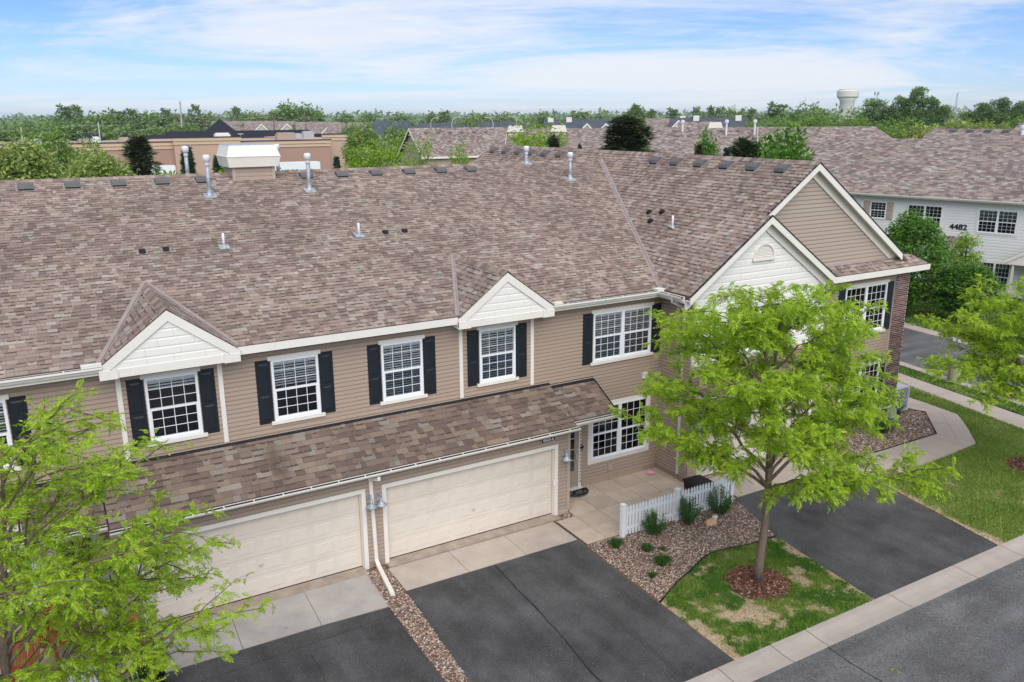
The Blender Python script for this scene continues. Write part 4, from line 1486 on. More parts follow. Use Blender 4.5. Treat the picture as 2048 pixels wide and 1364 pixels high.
# downspout on it
def downspout(pts, w=.075, d=.055, name='downspout', m=None):
    g = G()
    for a, b in zip(pts[:-1], pts[1:]):
        dv = np.array(b, float) - np.array(a, float)
        up = (0, -1, 0) if abs(dv[2]) > abs(dv[1]) else (0, 0, 1)
        e = dv / np.linalg.norm(dv) * .02
        g.beam(np.array(a) - e, np.array(b) + e, w, d, up)
    return g.build(name, m or m_white, house)
downspout([(8.95, -1.08, EZ - .14), (8.98, -1.08, EZ - .24), (9.44, -1.08, EZ - .50), (9.455, -1.08, .25)])
# ---------------------------------------------------------------- garages
g_front = [(-5.50, -.42), (0.0, 5.08)]
def garage_front(wfm, ops, x0, x1, z1):
    siding(wfm, x0, x1, .16, z1, ops, .105)
    wall_back(wfm, x0, x1, 0, z1, ops)
gops = [(-5.42, -.50, 0, 2.14), (.08, 5.0, 0, 2.14)]
garage_front(WGAR, gops, -5.89, 5.44, 2.62)
# right and left returns of the garage block
WGR = wallframe((5.44, -1.13, 0), (0, 1, 0), (-1, 0, 0)); siding(WGR, 0, 1.13, .2, 2.9); wall_back(WGR, 0, 1.12, 0, 2.9, [])
WGLs = wallframe((-5.89, 0, 0), (0, -1, 0), (1, 0, 0)); siding(WGLs, 0, 1.13, .2, 2.9); wall_back(WGLs, 0, 1.12, 0, 2.9, [])
g = G()
g.box(5.385, 5.478, -1.178, -1.085, .12, 2.6); g.box(-5.928, -5.835, -1.178, -1.085, .12, 2.6)
g.build('corner_board', m_siding_v, house)
g = G()
g.box(-5.90, 5.45, -1.40, -1.10, 2.545, 2.56)
g.build('soffit', m_white, house)
g = G(); g.box(-5.93, 5.50, GY - .022, GY - .003, GZ0 - .12, GZ0 - .02); g.build('fascia_board', m_white, house)
gutter((-5.95, GY - .024, GZ0 - .02), (5.52, GY - .024, GZ0 - .02), (0, -1, 0), hang=.62, h=.088, w=.12)
for (a, b, s) in ((5.53, 7.06, 1), (-7.49, -5.96, -1)):
    zz_ = 3.37 - .555 * 1.2
    g = G(); g.box(a, b, -1.222, -1.203, zz_ - .15, zz_ - .03); g.build('fascia_board', m_white, house)
    gutter((a - .03, -1.224, zz_ - .03), (b, -1.224, zz_ - .03), (0, -1, 0))
    xe = b if s > 0 else a
    g = G(); g.prism([(xe - .015, -1.20, zz_ - .13), (xe - .015, 0, 3.37 - .13), (xe - .015, 0, 3.37 - .005), (xe - .015, -1.20, zz_ - .005)], (.03, 0, 0)); g.build('rake_board', m_flash, house)
# black step flashing where the low roofs meet the wall
g = G()
g.prism([(-5.95, -.004, 3.36), (-5.95, -.09, GTOP - .034), (-5.95, -.09, GTOP - .019), (-5.95, -.026, GTOP + .02), (-5.95, -.026, 3.515), (-5.95, -.004, 3.515)], (11.46, 0, 0))
g.build('flashing_strip', m_flash, house)
for (a, b) in ((5.51, 7.03), (-7.46, -5.955)):
    g = G(); g.prism([(a, -.004, 3.26), (a, -.11, 3.37 - .045), (a, -.11, 3.37 - .030), (a, -.024, 3.39), (a, -.024, 3.43), (a, -.004, 3.43)], (b - a, 0, 0)); g.build('flashing_strip', m_flash, house)
fg = G()
for i in range(22):
    x = -5.7 + i * .52; fg.lathe([(.008, 0), (.008, .006), (.002, .008)], (x, -.085, GTOP - .022), 6)
fg.build('flashing_nails', m_galv, house, kind='stuff')

def garage_door(wfm, x0, x1, z1, cols=8, rows=4, m=None):
    """x0..x1: door leaf"""
    tr = G()
    tr.box(x0 - .115, x0 - .01, -.050, .03, .0, z1 + .11); tr.box(x1 + .01, x1 + .115, -.050, .03, .0, z1 + .11); tr.box(x0 - .01, x1 + .01, -.050, .03, z1 + .005, z1 + .11)
    tr.build('garage_trim', m_white, house, wf=wfm)
    rv = G()
    rv.box(x0 - .012, x0 + .012, .031, .105, .0, z1); rv.box(x1 - .012, x1 + .012, .031, .105, .0, z1); rv.box(x0 - .01, x1 + .01, .031, .105, z1 - .012, z1 + .004)
    rv.build('door_jamb', m_gdoor, house, wf=wfm)
    d = G()
    H = (z1 - .06) / rows
    for j in range(rows):
        d.box(x0 + .014, x1 - .014, .10, .14, .05 + j * H + .004, .05 + (j + 1) * H - .003)
    d.box(x0 + .014, x1 - .014, .112, .135, .05, z1 - .02)
    do = d.build('garage_door', m or m_gdoor, house, wf=wfm)
    pn = []
    cw = (x1 - x0 - .06) / cols
    for j in range(rows):
        for i in range(cols):
            xa = x0 + .03 + i * cw + .075; za = .05 + j * H + .095
            pn.append(wfm @ frame((xa, .1005, za), (cw - .15, 0, 0), (0, .007, 0), (0, 0, H - .19)))
    pieces('door_panel', 'panel', pn, m or m_gdoor, do, 64)
    g = G(); xm = (x0 + x1) / 2
    g.tube([(xm - .05, .088, .78), (xm + .05, .080, .80)], .012, 6); g.lathe([(.028, 0), (.028, .01)], (xm, .09, .77), 8)
    g.build('door_handle', m_steel, do, wf=wfm)
    g = G(); g.box(x0 + .012, x1 - .012, .094, .145, .034, .056); g.build('door_seal', m_black, do, wf=wfm)
for (a, b) in g_front:
    garage_door(WGAR, a + .115, b - .115, 2.02)
G3 = wallframe((0, -1.43, 0), (1, 0, 0), (0, 1, 0))
garage_door(G3, 9.97, 14.60, 2.05)
g = G(); g.box(4.925, 4.965, -1.205, -1.181, .95, 1.12); g.build('keypad', m_whitepaint, house)

# wall lanterns: galvanised goosenecks
def lantern(p, out=(0, -1, 0), m=None, k=.85):
    p = np.array(p, float); out = np.array(out, float)
    g = G()
    g.beam(p, p + out * .03, .11, .20, (0, 0, 1))
    pts = [p + out * .03 + np.array([0, 0, .03])]
    for t in np.linspace(0, math.pi, 7):
        pts.append(p + out * (.03 + .10 * (1 - math.cos(t)) * .5 + .05) + np.array([0, 0, .05 + .11 * math.sin(t)]))
    g.tube(pts, .011, 6)
    o = g.build('wall_lantern', m or m_galv, house, smooth=False)
    q = p + out * .18
    g = G()
    g.lathe([(.03, .05), (.035, -.01), (.05, -.06), (.10, -.11), (.135, -.135), (.13, -.14), (.09, -.115), (.04, -.07), (.01, -.05)], q, 14)
    g.build('lamp_shade', m or m_galv, o, smooth=True)
    g = G(); g.lathe([(.01, -.06), (.028, -.09), (.03, -.125), (.012, -.15)], q, 8); g.build('bulb', m_white, o, smooth=True)
for x in (-.335, -.09, 5.25, -5.66):
    lantern((x, -1.16, 1.84))

# number plates
def text(s, p, size, m, parent, name, rot=(R(90), 0, 0), ext=.004, align='CENTER', bold=0.0, sx=1.0):
    c = bpy.data.curves.new(name, 'FONT')
    c.body = s; c.size = size; c.extrude = ext; c.align_x = align; c.align_y = 'CENTER'
    c.offset = bold
    c.materials.append(m)
    tmp = bpy.data.objects.new(name, c); COL.objects.link(tmp)
    bpy.context.view_layer.update()
    me = bpy.data.meshes.new_from_object(tmp.evaluated_get(bpy.context.evaluated_depsgraph_get()))
    bpy.data.objects.remove(tmp)
    o = put(name, me, parent); o.location = p; o.rotation_euler = rot; o.scale = (sx, 1, 1)
    return o
def plate(x, z, s):
    def oval(w, h, y0, y1, m, nm, par):
        g = G(); n = 20
        ps = []
        for k in range(n):
            t = 2 * math.pi * k / n
            cx_ = (w / 2 - h / 2) * (1 if math.cos(t) > 0 else -1)
            ps.append((x + cx_ + h / 2 * math.cos(t), y0, z + h / 2 * math.sin(t)))
        g.prism(ps, (0, y1 - y0, 0)); return g.build(nm, m, par)
    o = oval(.47, .165, -1.176, -1.145, m_black, 'number_plate', house)
    oval(.455, .150, -1.1785, -1.1765, m_text_w, 'plate_border', o); oval(.435, .130, -1.1805, -1.179, m_black, 'plate_face', o)
    text(s, (x, -1.182, z), .125, m_text_w, o, 'plate_number', bold=.002)
plate(4.76, 2.315, '4503-6')
plate(-5.22, 2.315, '4503-4')

# central downspout between the two garages
g = G()
g.beam((-.20, GY - .06, GZ0 - .13), (-.20, GY - .06, GZ0 - .22), .07, .09, (0, -1, 0))
g.beam((-.20, GY - .06, GZ0 - .20), (-.29, -1.19, GZ0 - .30), .07, .075, (0, 0, 1))
g.beam((-.29, -1.195, GZ0 - .26), (-.24, -1.195, .16), .09, .07, (0, -1, 0))
g.beam((-.24, -1.19, .20), (-.24, -1.36, .09), .09, .07, (0, 0, 1))
g.beam((-.24, -1.33, .10), (-.40, -2.62, .055), .10, .075, (0, 0, 1))
g.build('downspout', m_white, house)
# porch downspout next to the tan door
downspout([(5.63, -1.27, 2.56), (5.66, -1.10, 2.38)], .07, .05)
# the front door
def front_door(x0, x1, m_leaf, glass_h):
    d = G()
    d.box(x0 - .10, x0, -.03, .04, .05, 2.16); d.box(x1, x1 + .10, -.03, .04, .05, 2.16); d.box(x0, x1, -.03, .04, 2.06, 2.16); d.box(x0 - .10, x1 + .10, -.10, .04, .02, .075)
    do = d.build('door_frame', m_white, house)
    l = G()
    gz0, gz1 = glass_h
    l.box(x0 + .005, x0 + .13, .0, .035, .08, 2.055); l.box(x1 - .13, x1 - .005, .0, .035, .08, 2.055)
    l.box(x0 + .13, x1 - .13, .0, .035, .08, gz0); l.box(x0 + .13, x1 - .13, .0, .035, gz1, 2.055)
    l.build('front_door', m_leaf, do)
    p = [frame((x0 + .20, -.0005, .20), (x1 - x0 - .40, 0, 0), (0, .012, 0), (0, 0, gz0 - .30))]
    pieces('door_panel', 'panel', p, m_leaf, do, 4)
    gl = []
    for i in range(2):
        for j in range(4):
            w_ = (x1 - x0 - .26) / 2; h_ = (gz1 - gz0) / 4
            gl.append(frame((x0 + .13 + i * w_, .015, gz0 + j * h_), (w_, 0, 0), (0, .004, 0), (0, 0, h_)))
    pieces('pane', 'box', gl, m_screen, do, 10)
    mu = G(); xm = (x0 + x1) / 2
    mu.box(xm - .008, xm + .008, .006, .013, gz0, gz1)
    for j in range(1, 4):
        z = gz0 + (gz1 - gz0) * j / 4; mu.box(x0 + .13, x1 - .13, .0065, .0125, z - .008, z + .008)
    mu.build('muntin', m_vinyl, do)
    r_ = G(); r_.box(x0 + .1, x1 - .1, .06, .7, .1, 2.05); r_.build('hall_interior', m_dark, do)
    h = G(); h.box(x1 - .10, x1 - .06, -.05, .0, .95, 1.12); h.tube([(x1 - .08, -.05, 1.05), (x1 - .17, -.06, 1.05)], .012, 6); h.build('door_handle', m_steel, do)
m_doortan = mat('tan_door', (.37, .31, .255), .5, spec=.35)
m_doorwhite = mat('white_door', (.74, .77, .82), .45)
front_door(5.72, 6.56, m_doortan, (.60, 1.95))
front_door(-7.02, -6.14, m_doorwhite, (1.0, 1.92))
# stone base course below the low walls
m_found = palette_mat('foundation_block', [(lin(172, 150, 132), 3), (lin(158, 136, 120), 3), (lin(182, 162, 146), 2)], grain=.1, patch=.08)
bl = []
for (a, b) in ((6.68, 9.5), (-12, -7.15)):
    x = a
    while x < b:
        w_ = min(.33, b - x); bl.append(frame((x + .004, -.035, .0), (w_ - .008, 0, 0), (0, .06, 0), (0, 0, .195))); x += .33
pieces('foundation_block', 'box', bl, m_found, house, 60)
g = G()
g.box(-5.88, -5.52, -1.16, -1.10, 0, .16); g.box(-.41, .0, -1.16, -1.10, 0, .16); g.box(5.09, 5.44, -1.16, -1.10, 0, .16); g.box(5.40, 5.46, -1.10, 0, 0, .2)
g.build('foundation', m_found, house)
# small things on the walls
g = G(); g.box(8.83, 9.03, -.05, -.002, 3.05, 3.24); g.prism([(8.83, -.051, 3.05), (9.03, -.051, 3.05), (9.03, -.09, 3.07), (8.83, -.09, 3.07)], (0, .0, .17)); g.build('dryer_vent', m_whitepaint, house)
g = G(); g.box(7.62, 7.78, -.07, -.012, .36, .58); g.build('outlet_box', m_siding_v, house)
g = G(); g.box(6.60, 6.72, -.06, -.0305, 1.28, 1.33); g.box(6.655, 6.675, -.055, -.031, 1.2, 1.42); g.build('doorbell', m_black, house)

# ---------------------------------------------------------------- wing front
# small white gable
def sg_rng(z):
    h = (SGX - WX0 - .12) * max(0, min(1, (SGZ - .10 - z) / (SGZ - EZ)))
    if z < EZ: return (9.53, 14.88)
    return (max(9.53, SGX - h), min(14.88, SGX + h))
SGO = []
SGO.append(window(WSG, 11.15, 12.95, 3.85, 5.25, double=True))
z = 3.66
sk = []
while z < SGZ - .35:
    a, b = sg_rng(z + .2)
    segs = [(a, b)]
    for (p, q, c, d) in SGO:
        if c < z + .1 < d: segs = [(a, p), (q, b)]
    for (a_, b_) in segs:
        x = a_
        while x < b_ - .02:
            w_ = min(random.uniform(.7, 1.3), b_ - x)
            sk.append(WSG @ frame((x, 0, z), (w_ - .005, 0, 0), (0, .020, 0), (0, 0, .205))); x += w_
    z += .20
pieces('shake_panel', 'board', sk, m_shake, house, 140)
wall_back(WSG, 9.5, 14.88, 0, 5.62, SGO + [(9.985, 14.585, 0, 2.05)])
g = G(); g.prism([(9.35, -1.426, 5.62), (14.86, -1.426, 5.62), (SGX, -1.426, SGZ - .12)], (0, .04, 0)); g.build('gable_wall', m_sheath, house)
g = G(); g.box(14.84, 14.935, -1.462, -1.20, 3.6, EZ - .15); g.box(9.47, 9.56, -1.462, -1.38, 3.6, EZ - .15); g.build('corner_board', m_white, house)
garage_front(G3, [(9.985, 14.585, 0, 2.05)], 9.5, 14.86, 3.64)
# rakes: two-step boards along a gable
def rakes(ax, az, x0, x1, ez, yf, yw, wl=True, wr=True, cut_l=None):
    g = G(); dk = G()
    for sgn, xe, on in ((-1, x0, wl), (1, x1, wr)):
        if not on: continue
        s = (az - ez) / (ax - x0)
        xx = xe; 
        if sgn < 0 and cut_l is not None: xx = cut_l
        zz_ = az - abs(ax - xx) * s
        A, B = (ax, az), (xx, zz_)
        def board(dy0, dy1, d0, d1):
            g.prism([(A[0], dy0, A[1] - d0), (B[0], dy0, B[1] - d0), (B[0], dy0, B[1] - d1), (A[0], dy0, A[1] - d1)][::(1 if sgn > 0 else -1)], (0, dy1 - dy0, 0))
        board(yf, yf + .035, .03, .24)
        board(yf + .035, yw - .05, .14, .16)
        board(yw - .075, yw - .03, .165, .46)
        dk.prism([(A[0], yf - .012, A[1] + .012), (B[0], yf - .012, B[1] + .012), (B[0], yf - .012, B[1] - .028), (A[0], yf - .012, A[1] - .028)][::(1 if sgn > 0 else -1)], (0, .05, 0))
    g.build('rake_board', m_white, house); dk.build('drip_edge', m_flash, house)
rakes(SGX, SGZ, WX0 - .02, 2 * SGX - WX0 + .02, EZ, SGF, -1.43)
# half round louvre
lv = G()
lx, lz, lr = 12.05, 6.62, .43
n = 16
arc = [(lx + lr * math.cos(t), lz + lr * math.sin(t)) for t in np.linspace(0, math.pi, n)]
arc2 = [(lx + (lr - .05) * math.cos(t), lz + .045 + (lr - .05) * math.sin(t) * .96) for t in np.linspace(0, math.pi, n)]
for i in range(n - 1):
    lv.prism([(arc[i][0], -1.51, arc[i][1]), (arc2[i][0], -1.51, arc2[i][1]), (arc2[i + 1][0], -1.51, arc2[i + 1][1]), (arc[i + 1][0], -1.51, arc[i + 1][1])], (0, .07, 0))
lv.box(lx - lr - .02, lx + lr + .02, -1.525, -1.44, lz - .05, lz + .04)
lo_ = lv.build('gable_vent', m_white, house)
lb = []
z = lz + .06
while z < lz + lr - .05:
    h = (lr - .05) * math.sqrt(max(0, 1 - ((z - lz) / (lr - .03)) ** 2)); lb.append(frame((lx - h, -1.445, z), (2 * h, 0, 0), (0, .035, 0), (0, 0, .036))); z += .042
pieces('louvre_slat', 'board', lb, m_white, lo_, 20)
# big gable
BGS = WS
def bg_rng(z):
    h = (WXR - WX0 - .1) * max(0, min(1, (WZR - .10 - z) / (WZR - EZ)))
    a = WXR - h
    # the small gable stands in front on the left
    return (max(a, 11.0), WXR + h)
siding(WBG, 0, 0, 6.08, WZR - .45, (), .125, m_siding_v, .038, bg_rng)
g = G(); g.prism([(WX0 + .2, -1.196, EZ - .1), (2 * WXR - WX0 - .2, -1.196, EZ - .1), (WXR, -1.196, WZR - .16)], (0, .05, 0)); g.build('gable_wall', m_sheath, house)
sR = 2 * WXR - WX0
rakes(WXR, WZR, WX0, 18.50, EZ, WF, -1.20, cut_l=SGX - .02)
# pent roof at its foot
g = G(); g.prism([(14.95, PY0, PZ0 - .05), (14.95, PY1, PZ1 - .05), (14.95, PY1, PZ1 - .01), (14.95, PY0, PZ0 - .01)], (4.5, 0, 0))
g.add([(19.45, PY0, PZ0 - .01), (19.78, PY0, PZ0 - .01), (19.40, PY1, PZ1 - .01), (19.78, -.8, PZ0)], [(0, 1, 2), (1, 3, 2)])
g.build('pent_roof', m_deck, house)
g = G(); g.box(14.98, 19.78, PY0 - .030, PY0 - .003, PZ0 - .20, PZ0 - .015); g.box(19.75, 19.785, PY0 + .03, 0, PZ0 - .20, PZ0 - .015); g.box(14.98, 19.75, PY0 + .03, -1.2, PZ0 - .19, PZ0 - .18); g.build('fascia_board', m_white, house)
g = G(); g.prism([(15.0, -1.18, 6.06), (15.0, -1.30, 6.04), (15.0, -1.30, 6.055), (15.0, -1.222, 6.11), (15.0, -1.222, 6.20), (15.0, -1.18, 6.20)], (3.6, 0, 0)); g.build('flashing_strip', m_valley, house)
WBF = wallframe((0, -1.20, 0), (1, 0, 0), (0, 1, 0))
BO = [window(WBF, 16.16, 18.24, 3.62, 5.24, double=True, blind=None, shw=.32),
      window(WBF, 16.34, 18.30, .80, 2.46, double=True, shw=.3, shut=(False, True), head=True)]
siding(WBF, 14.93, 18.60, .72, 5.66, BO)
wall_back(WBF, 14.9, 18.6, 0, 5.68, BO)
# dark brick: corner pier and the base below the window
br = []
bw, bh = .203, .067
def bricks(x0, x1, z0, z1, y):
    j = 0
    z = z0
    while z < z1:
        x = x0 - (bw / 2 if j % 2 else 0)
        while x < x1:
            a, b = max(x, x0), min(x + bw, x1)
            if b - a > .03:
                br.append(frame((a + .006, y + random.uniform(-.002, .002), z + .007), (b - a - .013, 0, 0), (0, .06, 0), (0, 0, bh - .014)))
            x += bw
        z += bh; j += 1
bricks(18.58, 19.32, 0, 5.62, -1.30)
bricks(14.95, 18.58, 0, .67, -1.27)
pier = G(); pier.box(18.585, 19.315, -1.294, .4, 0, 5.62); pier.box(14.95, 18.585, -1.264, -1.205, 0, .66)
pier_o = pier.build('brick_pier', m_mortar, house)
pieces('brick', 'box', br, m_brick, pier_o, 300)
g = G(); g.box(14.95, 18.58, -1.30, -1.205, .672, .72); g.build('brick_ledge', m_mortar, house)
# pent roof over the third garage: fascia
g = G(); g.box(9.40, 14.97, -2.175, -2.153, 2.76, 2.93); g.box(9.40, 14.97, -2.13, -1.44, 2.77, 2.785); g.box(9.40, 9.43, -2.13, -1.44, 2.786, 2.93); g.build('fascia_board', m_white, house)
gutter((9.38, -2.177, 2.93), (14.98, -2.177, 2.93), (0, -1, 0))

# commit the siding: 300 largest boards single
def commit_boards():
    us = np.array([list(p) + [1.0] for p in UNIT['board'][0]])
    sz = [seen_size((np.array([list(r) for r in m]) @ us.T).T[:, :3]) for m, _ in BOARDS]
    o = np.argsort(-np.array(sz)); top = set(o[:300])
    walls = sh.build('wall', m_sheath, house)
    for mt in (m_siding, m_siding_v):
        pieces('siding_board', 'board', [BOARDS[i][0] for i in range(len(BOARDS)) if i in top and BOARDS[i][1] is mt], mt, walls, 300)
        pieces('siding_board', 'board', [BOARDS[i][0] for i in range(len(BOARDS)) if i not in top and BOARDS[i][1] is mt], mt, walls, 0, 'siding_field')
commit_boards()
# end and back walls (closed body)
g = G()
g.box(XL + .2, XL + .3, .05, 17.8, 0, 5.7); g.box(XL + .3, 9.4, 17.7, 17.8, 0, 5.7); g.box(18.7, 18.8, -.9, 18.3, 0, 5.7); g.box(9.6, 18.7, 18.2, 18.3, 0, 5.7)
g.prism([(9.4, 18.3, 5.7), (18.8, 18.3, 5.7), (WXR, 18.3, WZR - .2)], (0, .06, 0))
g.prism([(XL + .2, .0, 5.7), (XL + .2, 17.8, 5.7), (XL + .2, RY, RZ - .15)], (.1, 0, 0))
g.build('wall', m_siding, house)

# ---------------------------------------------------------------- on the roof
def on_main(x, y): return (x, y, EZ + MP * (y - EY))
def on_wing(x, y): return (x, y, EZ + WS * (x - WX0))
def roof_vent(p, slope, down, w=.40, d=.36, h=.17, m=None):
    """low box vent, hooded towards the eave; down = unit vector down the slope in plan"""
    p = np.array(p, float); dn = np.array([down[0], down[1], 0.0])
    sd_ = np.array([-dn[1], dn[0], 0.0])
    def P(a, b, c): return p + sd_ * a + dn * b + np.array([0, 0, -slope * b + c])
    g = G()
    top = [P(-w / 2, -d * .5, .02), P(w / 2, -d * .5, .02), P(w / 2, d * .1, h), P(-w / 2, d * .1, h), P(w / 2, d * .5, h * .86), P(-w / 2, d * .5, h * .86), P(w / 2, d * .56, h * .40), P(-w / 2, d * .56, h * .40),
           P(w / 2, d * .45, .0), P(-w / 2, d * .45, .0)]
    g.add(top, [(0, 1, 2, 3), (3, 2, 4, 5), (5, 4, 6, 7), (7, 6, 8, 9), (0, 3, 5, 7, 9), (1, 8, 6, 4, 2)])
    o = g.build('roof_vent', m or m_vent, house)
    g = G()
    e = .05
    q = [P(-w / 2 - e, -d * .62, .022), P(w / 2 + e, -d * .62, .022), P(w / 2 + e, d * .66, .022), P(-w / 2 - e, d * .66, .022)]
    g.prism(q, (0, 0, .006)); g.build('vent_flange', m_valley, o)
    g = G(); q = [P(-w / 2 + .02, d * .565, .03), P(w / 2 - .02, d * .565, .03), P(w / 2 - .02, d * .568, h * .40), P(-w / 2 + .02, d * .568, h * .40)]
    g.prism(q, tuple(dn * .004)); g.build('vent_mouth', m_ventdark, o)
for x in (-6.424, -5.26, -4.057, -2.873, -1.715, 1.502, 2.695, 3.893, 5.092, 6.301, 7.481):
    roof_vent(on_main(x, 8.38), MP, (0, -1))
for y in (17.75, 16.6, 15.38, 14.29, 13.1, 11.9, 5.58, 4.45, 3.22, 1.98, .77, -.42):
    roof_vent(on_wing(13.74, y), WS, (-1, 0), .40, .36, .19)
for (x, y) in ((-4.10, 4.15), (-3.53, 4.18), (2.49, 4.18), (3.10, 4.18)):
    roof_vent(on_main(x, y), MP, (0, -1), .15, .16, .12, m_ventdark)
for (x, y) in ((11.53, 3.19), (11.60, 2.61), (11.20, 2.70)):
    roof_vent(on_wing(x, y), WS, (-1, 0), .15, .16, .14, m_ventdark)
def flue(p, top, r=.060, slope=MP):
    g = G(); h = top - p[2]
    g.lathe([(r, -.05), (r, h - .28)], p, 14)
    o = g.build('flue_pipe', m_galv, house, smooth=True)
    g = G(); g.lathe([(r * 1.1, h - .34), (r * 1.22, h - .26), (r * 1.2, h - .2), (r * 1.75, h - .19), (r * 1.8, h - .06), (r * 1.5, h - .01), (.005, h)], p, 16)
    g.build('flue_cap', m_cap, o, smooth=True)
    g = G(); g.lathe([(r * 2.0, -.01), (r * 1.4, .07), (r * 1.05, .17), (r * 1.2, .18), (r * 1.2, .20), (r, .205)], p, 14)
    q = np.array(p)
    g.prism([(p[0] - .17, p[1] - .22, p[2] - slope * .22 + .015), (p[0] + .17, p[1] - .22, p[2] - slope * .22 + .015), (p[0] + .17, p[1] + .12, p[2] + slope * .12 + .015), (p[0] - .17, p[1] + .12, p[2] + slope * .12 + .015)], (0, 0, .008))
    g.build('flue_flashing', m_galv, o)
flue(on_main(-1.72, 7.37), 9.66); flue(on_main(1.30, 7.40), 9.63); flue((-1.93, 9.5, 8.82), 9.86); flue((.95, 9.6, 8.78), 9.86)
flue((10.14, 8.85, 8.99), 9.62); flue(on_main(11.07, 7.27), 9.42)
def stack(p):
    g = G(); g.lathe([(.035, -.03), (.035, .36), (.028, .37)], p, 10); o = g.build('vent_stack', m_whitepaint, house, smooth=True)
    g = G(); g.lathe([(.10, .0), (.055, .05), (.042, .10), (.036, .11)], p, 10); g.prism([(p[0] - .13, p[1] - .16, p[2] - .05 + .02), (p[0] + .13, p[1] - .16, p[2] - .05 + .02), (p[0] + .13, p[1] + .12, p[2] + .04 + .02), (p[0] - .13, p[1] + .12, p[2] + .04 + .02)], (0, 0, .006)); g.build('stack_collar', m_galv, o)
stack(on_main(-2.09, 4.13)); stack(on_main(1.69, 4.18)); stack(on_wing(11.15, 1.57))
# boxed chimney with a flared cream hood
cg = G(); cx0, cx1, cy0, cy1 = -.79, .47, 8.30, 9.50
cg.box(cx0, cx1, cy0, cy1, 8.5, 9.40)
ch = cg.build('chimney', m_sheath, house)
cb = []
z = 8.80
while z < 9.36:
    cb.append(frame((cx0 + .05, cy0 - .001, z), (cx1 - cx0 - .10, 0, 0), (0, .016, 0), (0, 0, .13)))
    cb.append(frame((cx0 - .001, cy1 - .03, z), (0, -(cy1 - cy0 - .06), 0), (.016, 0, 0), (0, 0, .13))); z += .13
pieces('siding_board', 'board', cb, m_siding, ch, 20)
g = G(); g.box(cx0 - .03, cx0 + .07, cy0 - .03, cy0 + .06, 8.72, 9.38); g.box(cx1 - .07, cx1 + .03, cy0 - .03, cy0 + .06, 8.72, 9.38); g.build('corner_board', m_siding_v, ch)
g = G()
def ringbox(g, z0, z1, e0, e1):
    q0 = [(cx0 - e0, cy0 - e0, z0), (cx1 + e0, cy0 - e0, z0), (cx1 + e0, cy1 + e0, z0), (cx0 - e0, cy1 + e0, z0)]
    q1 = [(cx0 - e1, cy0 - e1, z1), (cx1 + e1, cy0 - e1, z1), (cx1 + e1, cy1 + e1, z1), (cx0 - e1, cy1 + e1, z1)]
    g.add(q0 + q1, [(3, 2, 1, 0), (4, 5, 6, 7), (0, 1, 5, 4), (1, 2, 6, 5), (2, 3, 7, 6), (3, 0, 4, 7)])
ringbox(g, 9.22, 9.53, .13, .19); ringbox(g, 9.53, 9.55, .205, .205); ringbox(g, 9.55, 9.88, .185, .08)
g.build('chimney_hood', m_white, ch)
g = G(); ringbox(g, 9.88, 9.90, .085, .06); g.build('hood_top', m_galv, ch)
g = G(); g.box(cx0 - .10, cx1 + .10, cy0 - .12, cy0 - .02, 8.755, 8.775); g.build('chimney_flashing', m_galv, ch)

# ================================================================ trees
def rot_to(d, roll):
    """rows: local x,y,z axes with x along d"""
    d = d / np.linalg.norm(d)
    up = np.array([0, 0, 1.0])
    y = np.cross(up, d)
    if np.linalg.norm(y) < 1e-3: y = np.array([0, 1.0, 0])
    y /= np.linalg.norm(y); z = np.cross(d, y)
    c, s = math.cos(roll), math.sin(roll)
    return np.stack([d, y * c + z * s, -y * s + z * c])

def frond_template(seed, pairs=5, droop=.45, lw=.17, ll=.36):
    r = np.random.default_rng(seed)
    V, Fq = [], []
    def pt(t): return np.array([t * (1 - .12 * t), r.normal(0, .012), .12 * t - droop * t * t])
    # rachis strip
    ts = [0, .35, .7, 1]
    for i in range(3):
        a, b = pt(ts[i]), pt(ts[i + 1]); n = len(V)
        w = np.array([0, .010, 0]); V += [a - w, b - w * .6, b + w * .6, a + w]; Fq.append((n, n + 1, n + 2, n + 3))
    for i in range(pairs):
        t = .16 + .84 * i / (pairs - .2)
        p = pt(t)
        L = ll * (1 - .35 * abs(t - .5)) * r.uniform(.85, 1.15)
        for s in (-1, 1):
            ang = R(r.uniform(48, 68))
            d = np.array([math.cos(ang), s * math.sin(ang), r.uniform(-.55, .0) - droop * t * .5]); d /= np.linalg.norm(d)
            wv = np.cross(d, np.array([0, 0, 1.0])); wv /= np.linalg.norm(wv)
            tilt = r.uniform(-.5, .5); wv = wv + np.array([0, 0, tilt]); wv /= np.linalg.norm(wv)
            n = len(V); w = lw * r.uniform(.8, 1.2)
            V += [p, p + d * L * .5 - wv * w * .5, p + d * L + np.array([0, 0, -.03]), p + d * L * .5 + wv * w * .5]; Fq.append((n, n + 1, n + 2, n + 3))
    p = pt(1.0); d = np.array([.8, 0, -.6]); n = len(V)
    V += [p, p + d * ll * .4 + np.array([0, -lw * .5, 0]), p + d * ll * .9, p + d * ll * .4 + np.array([0, lw * .5, 0])]; Fq.append((n, n + 1, n + 2, n + 3))
    return np.array(V), np.array(Fq)
FROND = [frond_template(s, 5, d) for s, d in ((1, .35), (2, .55), (3, .75))]

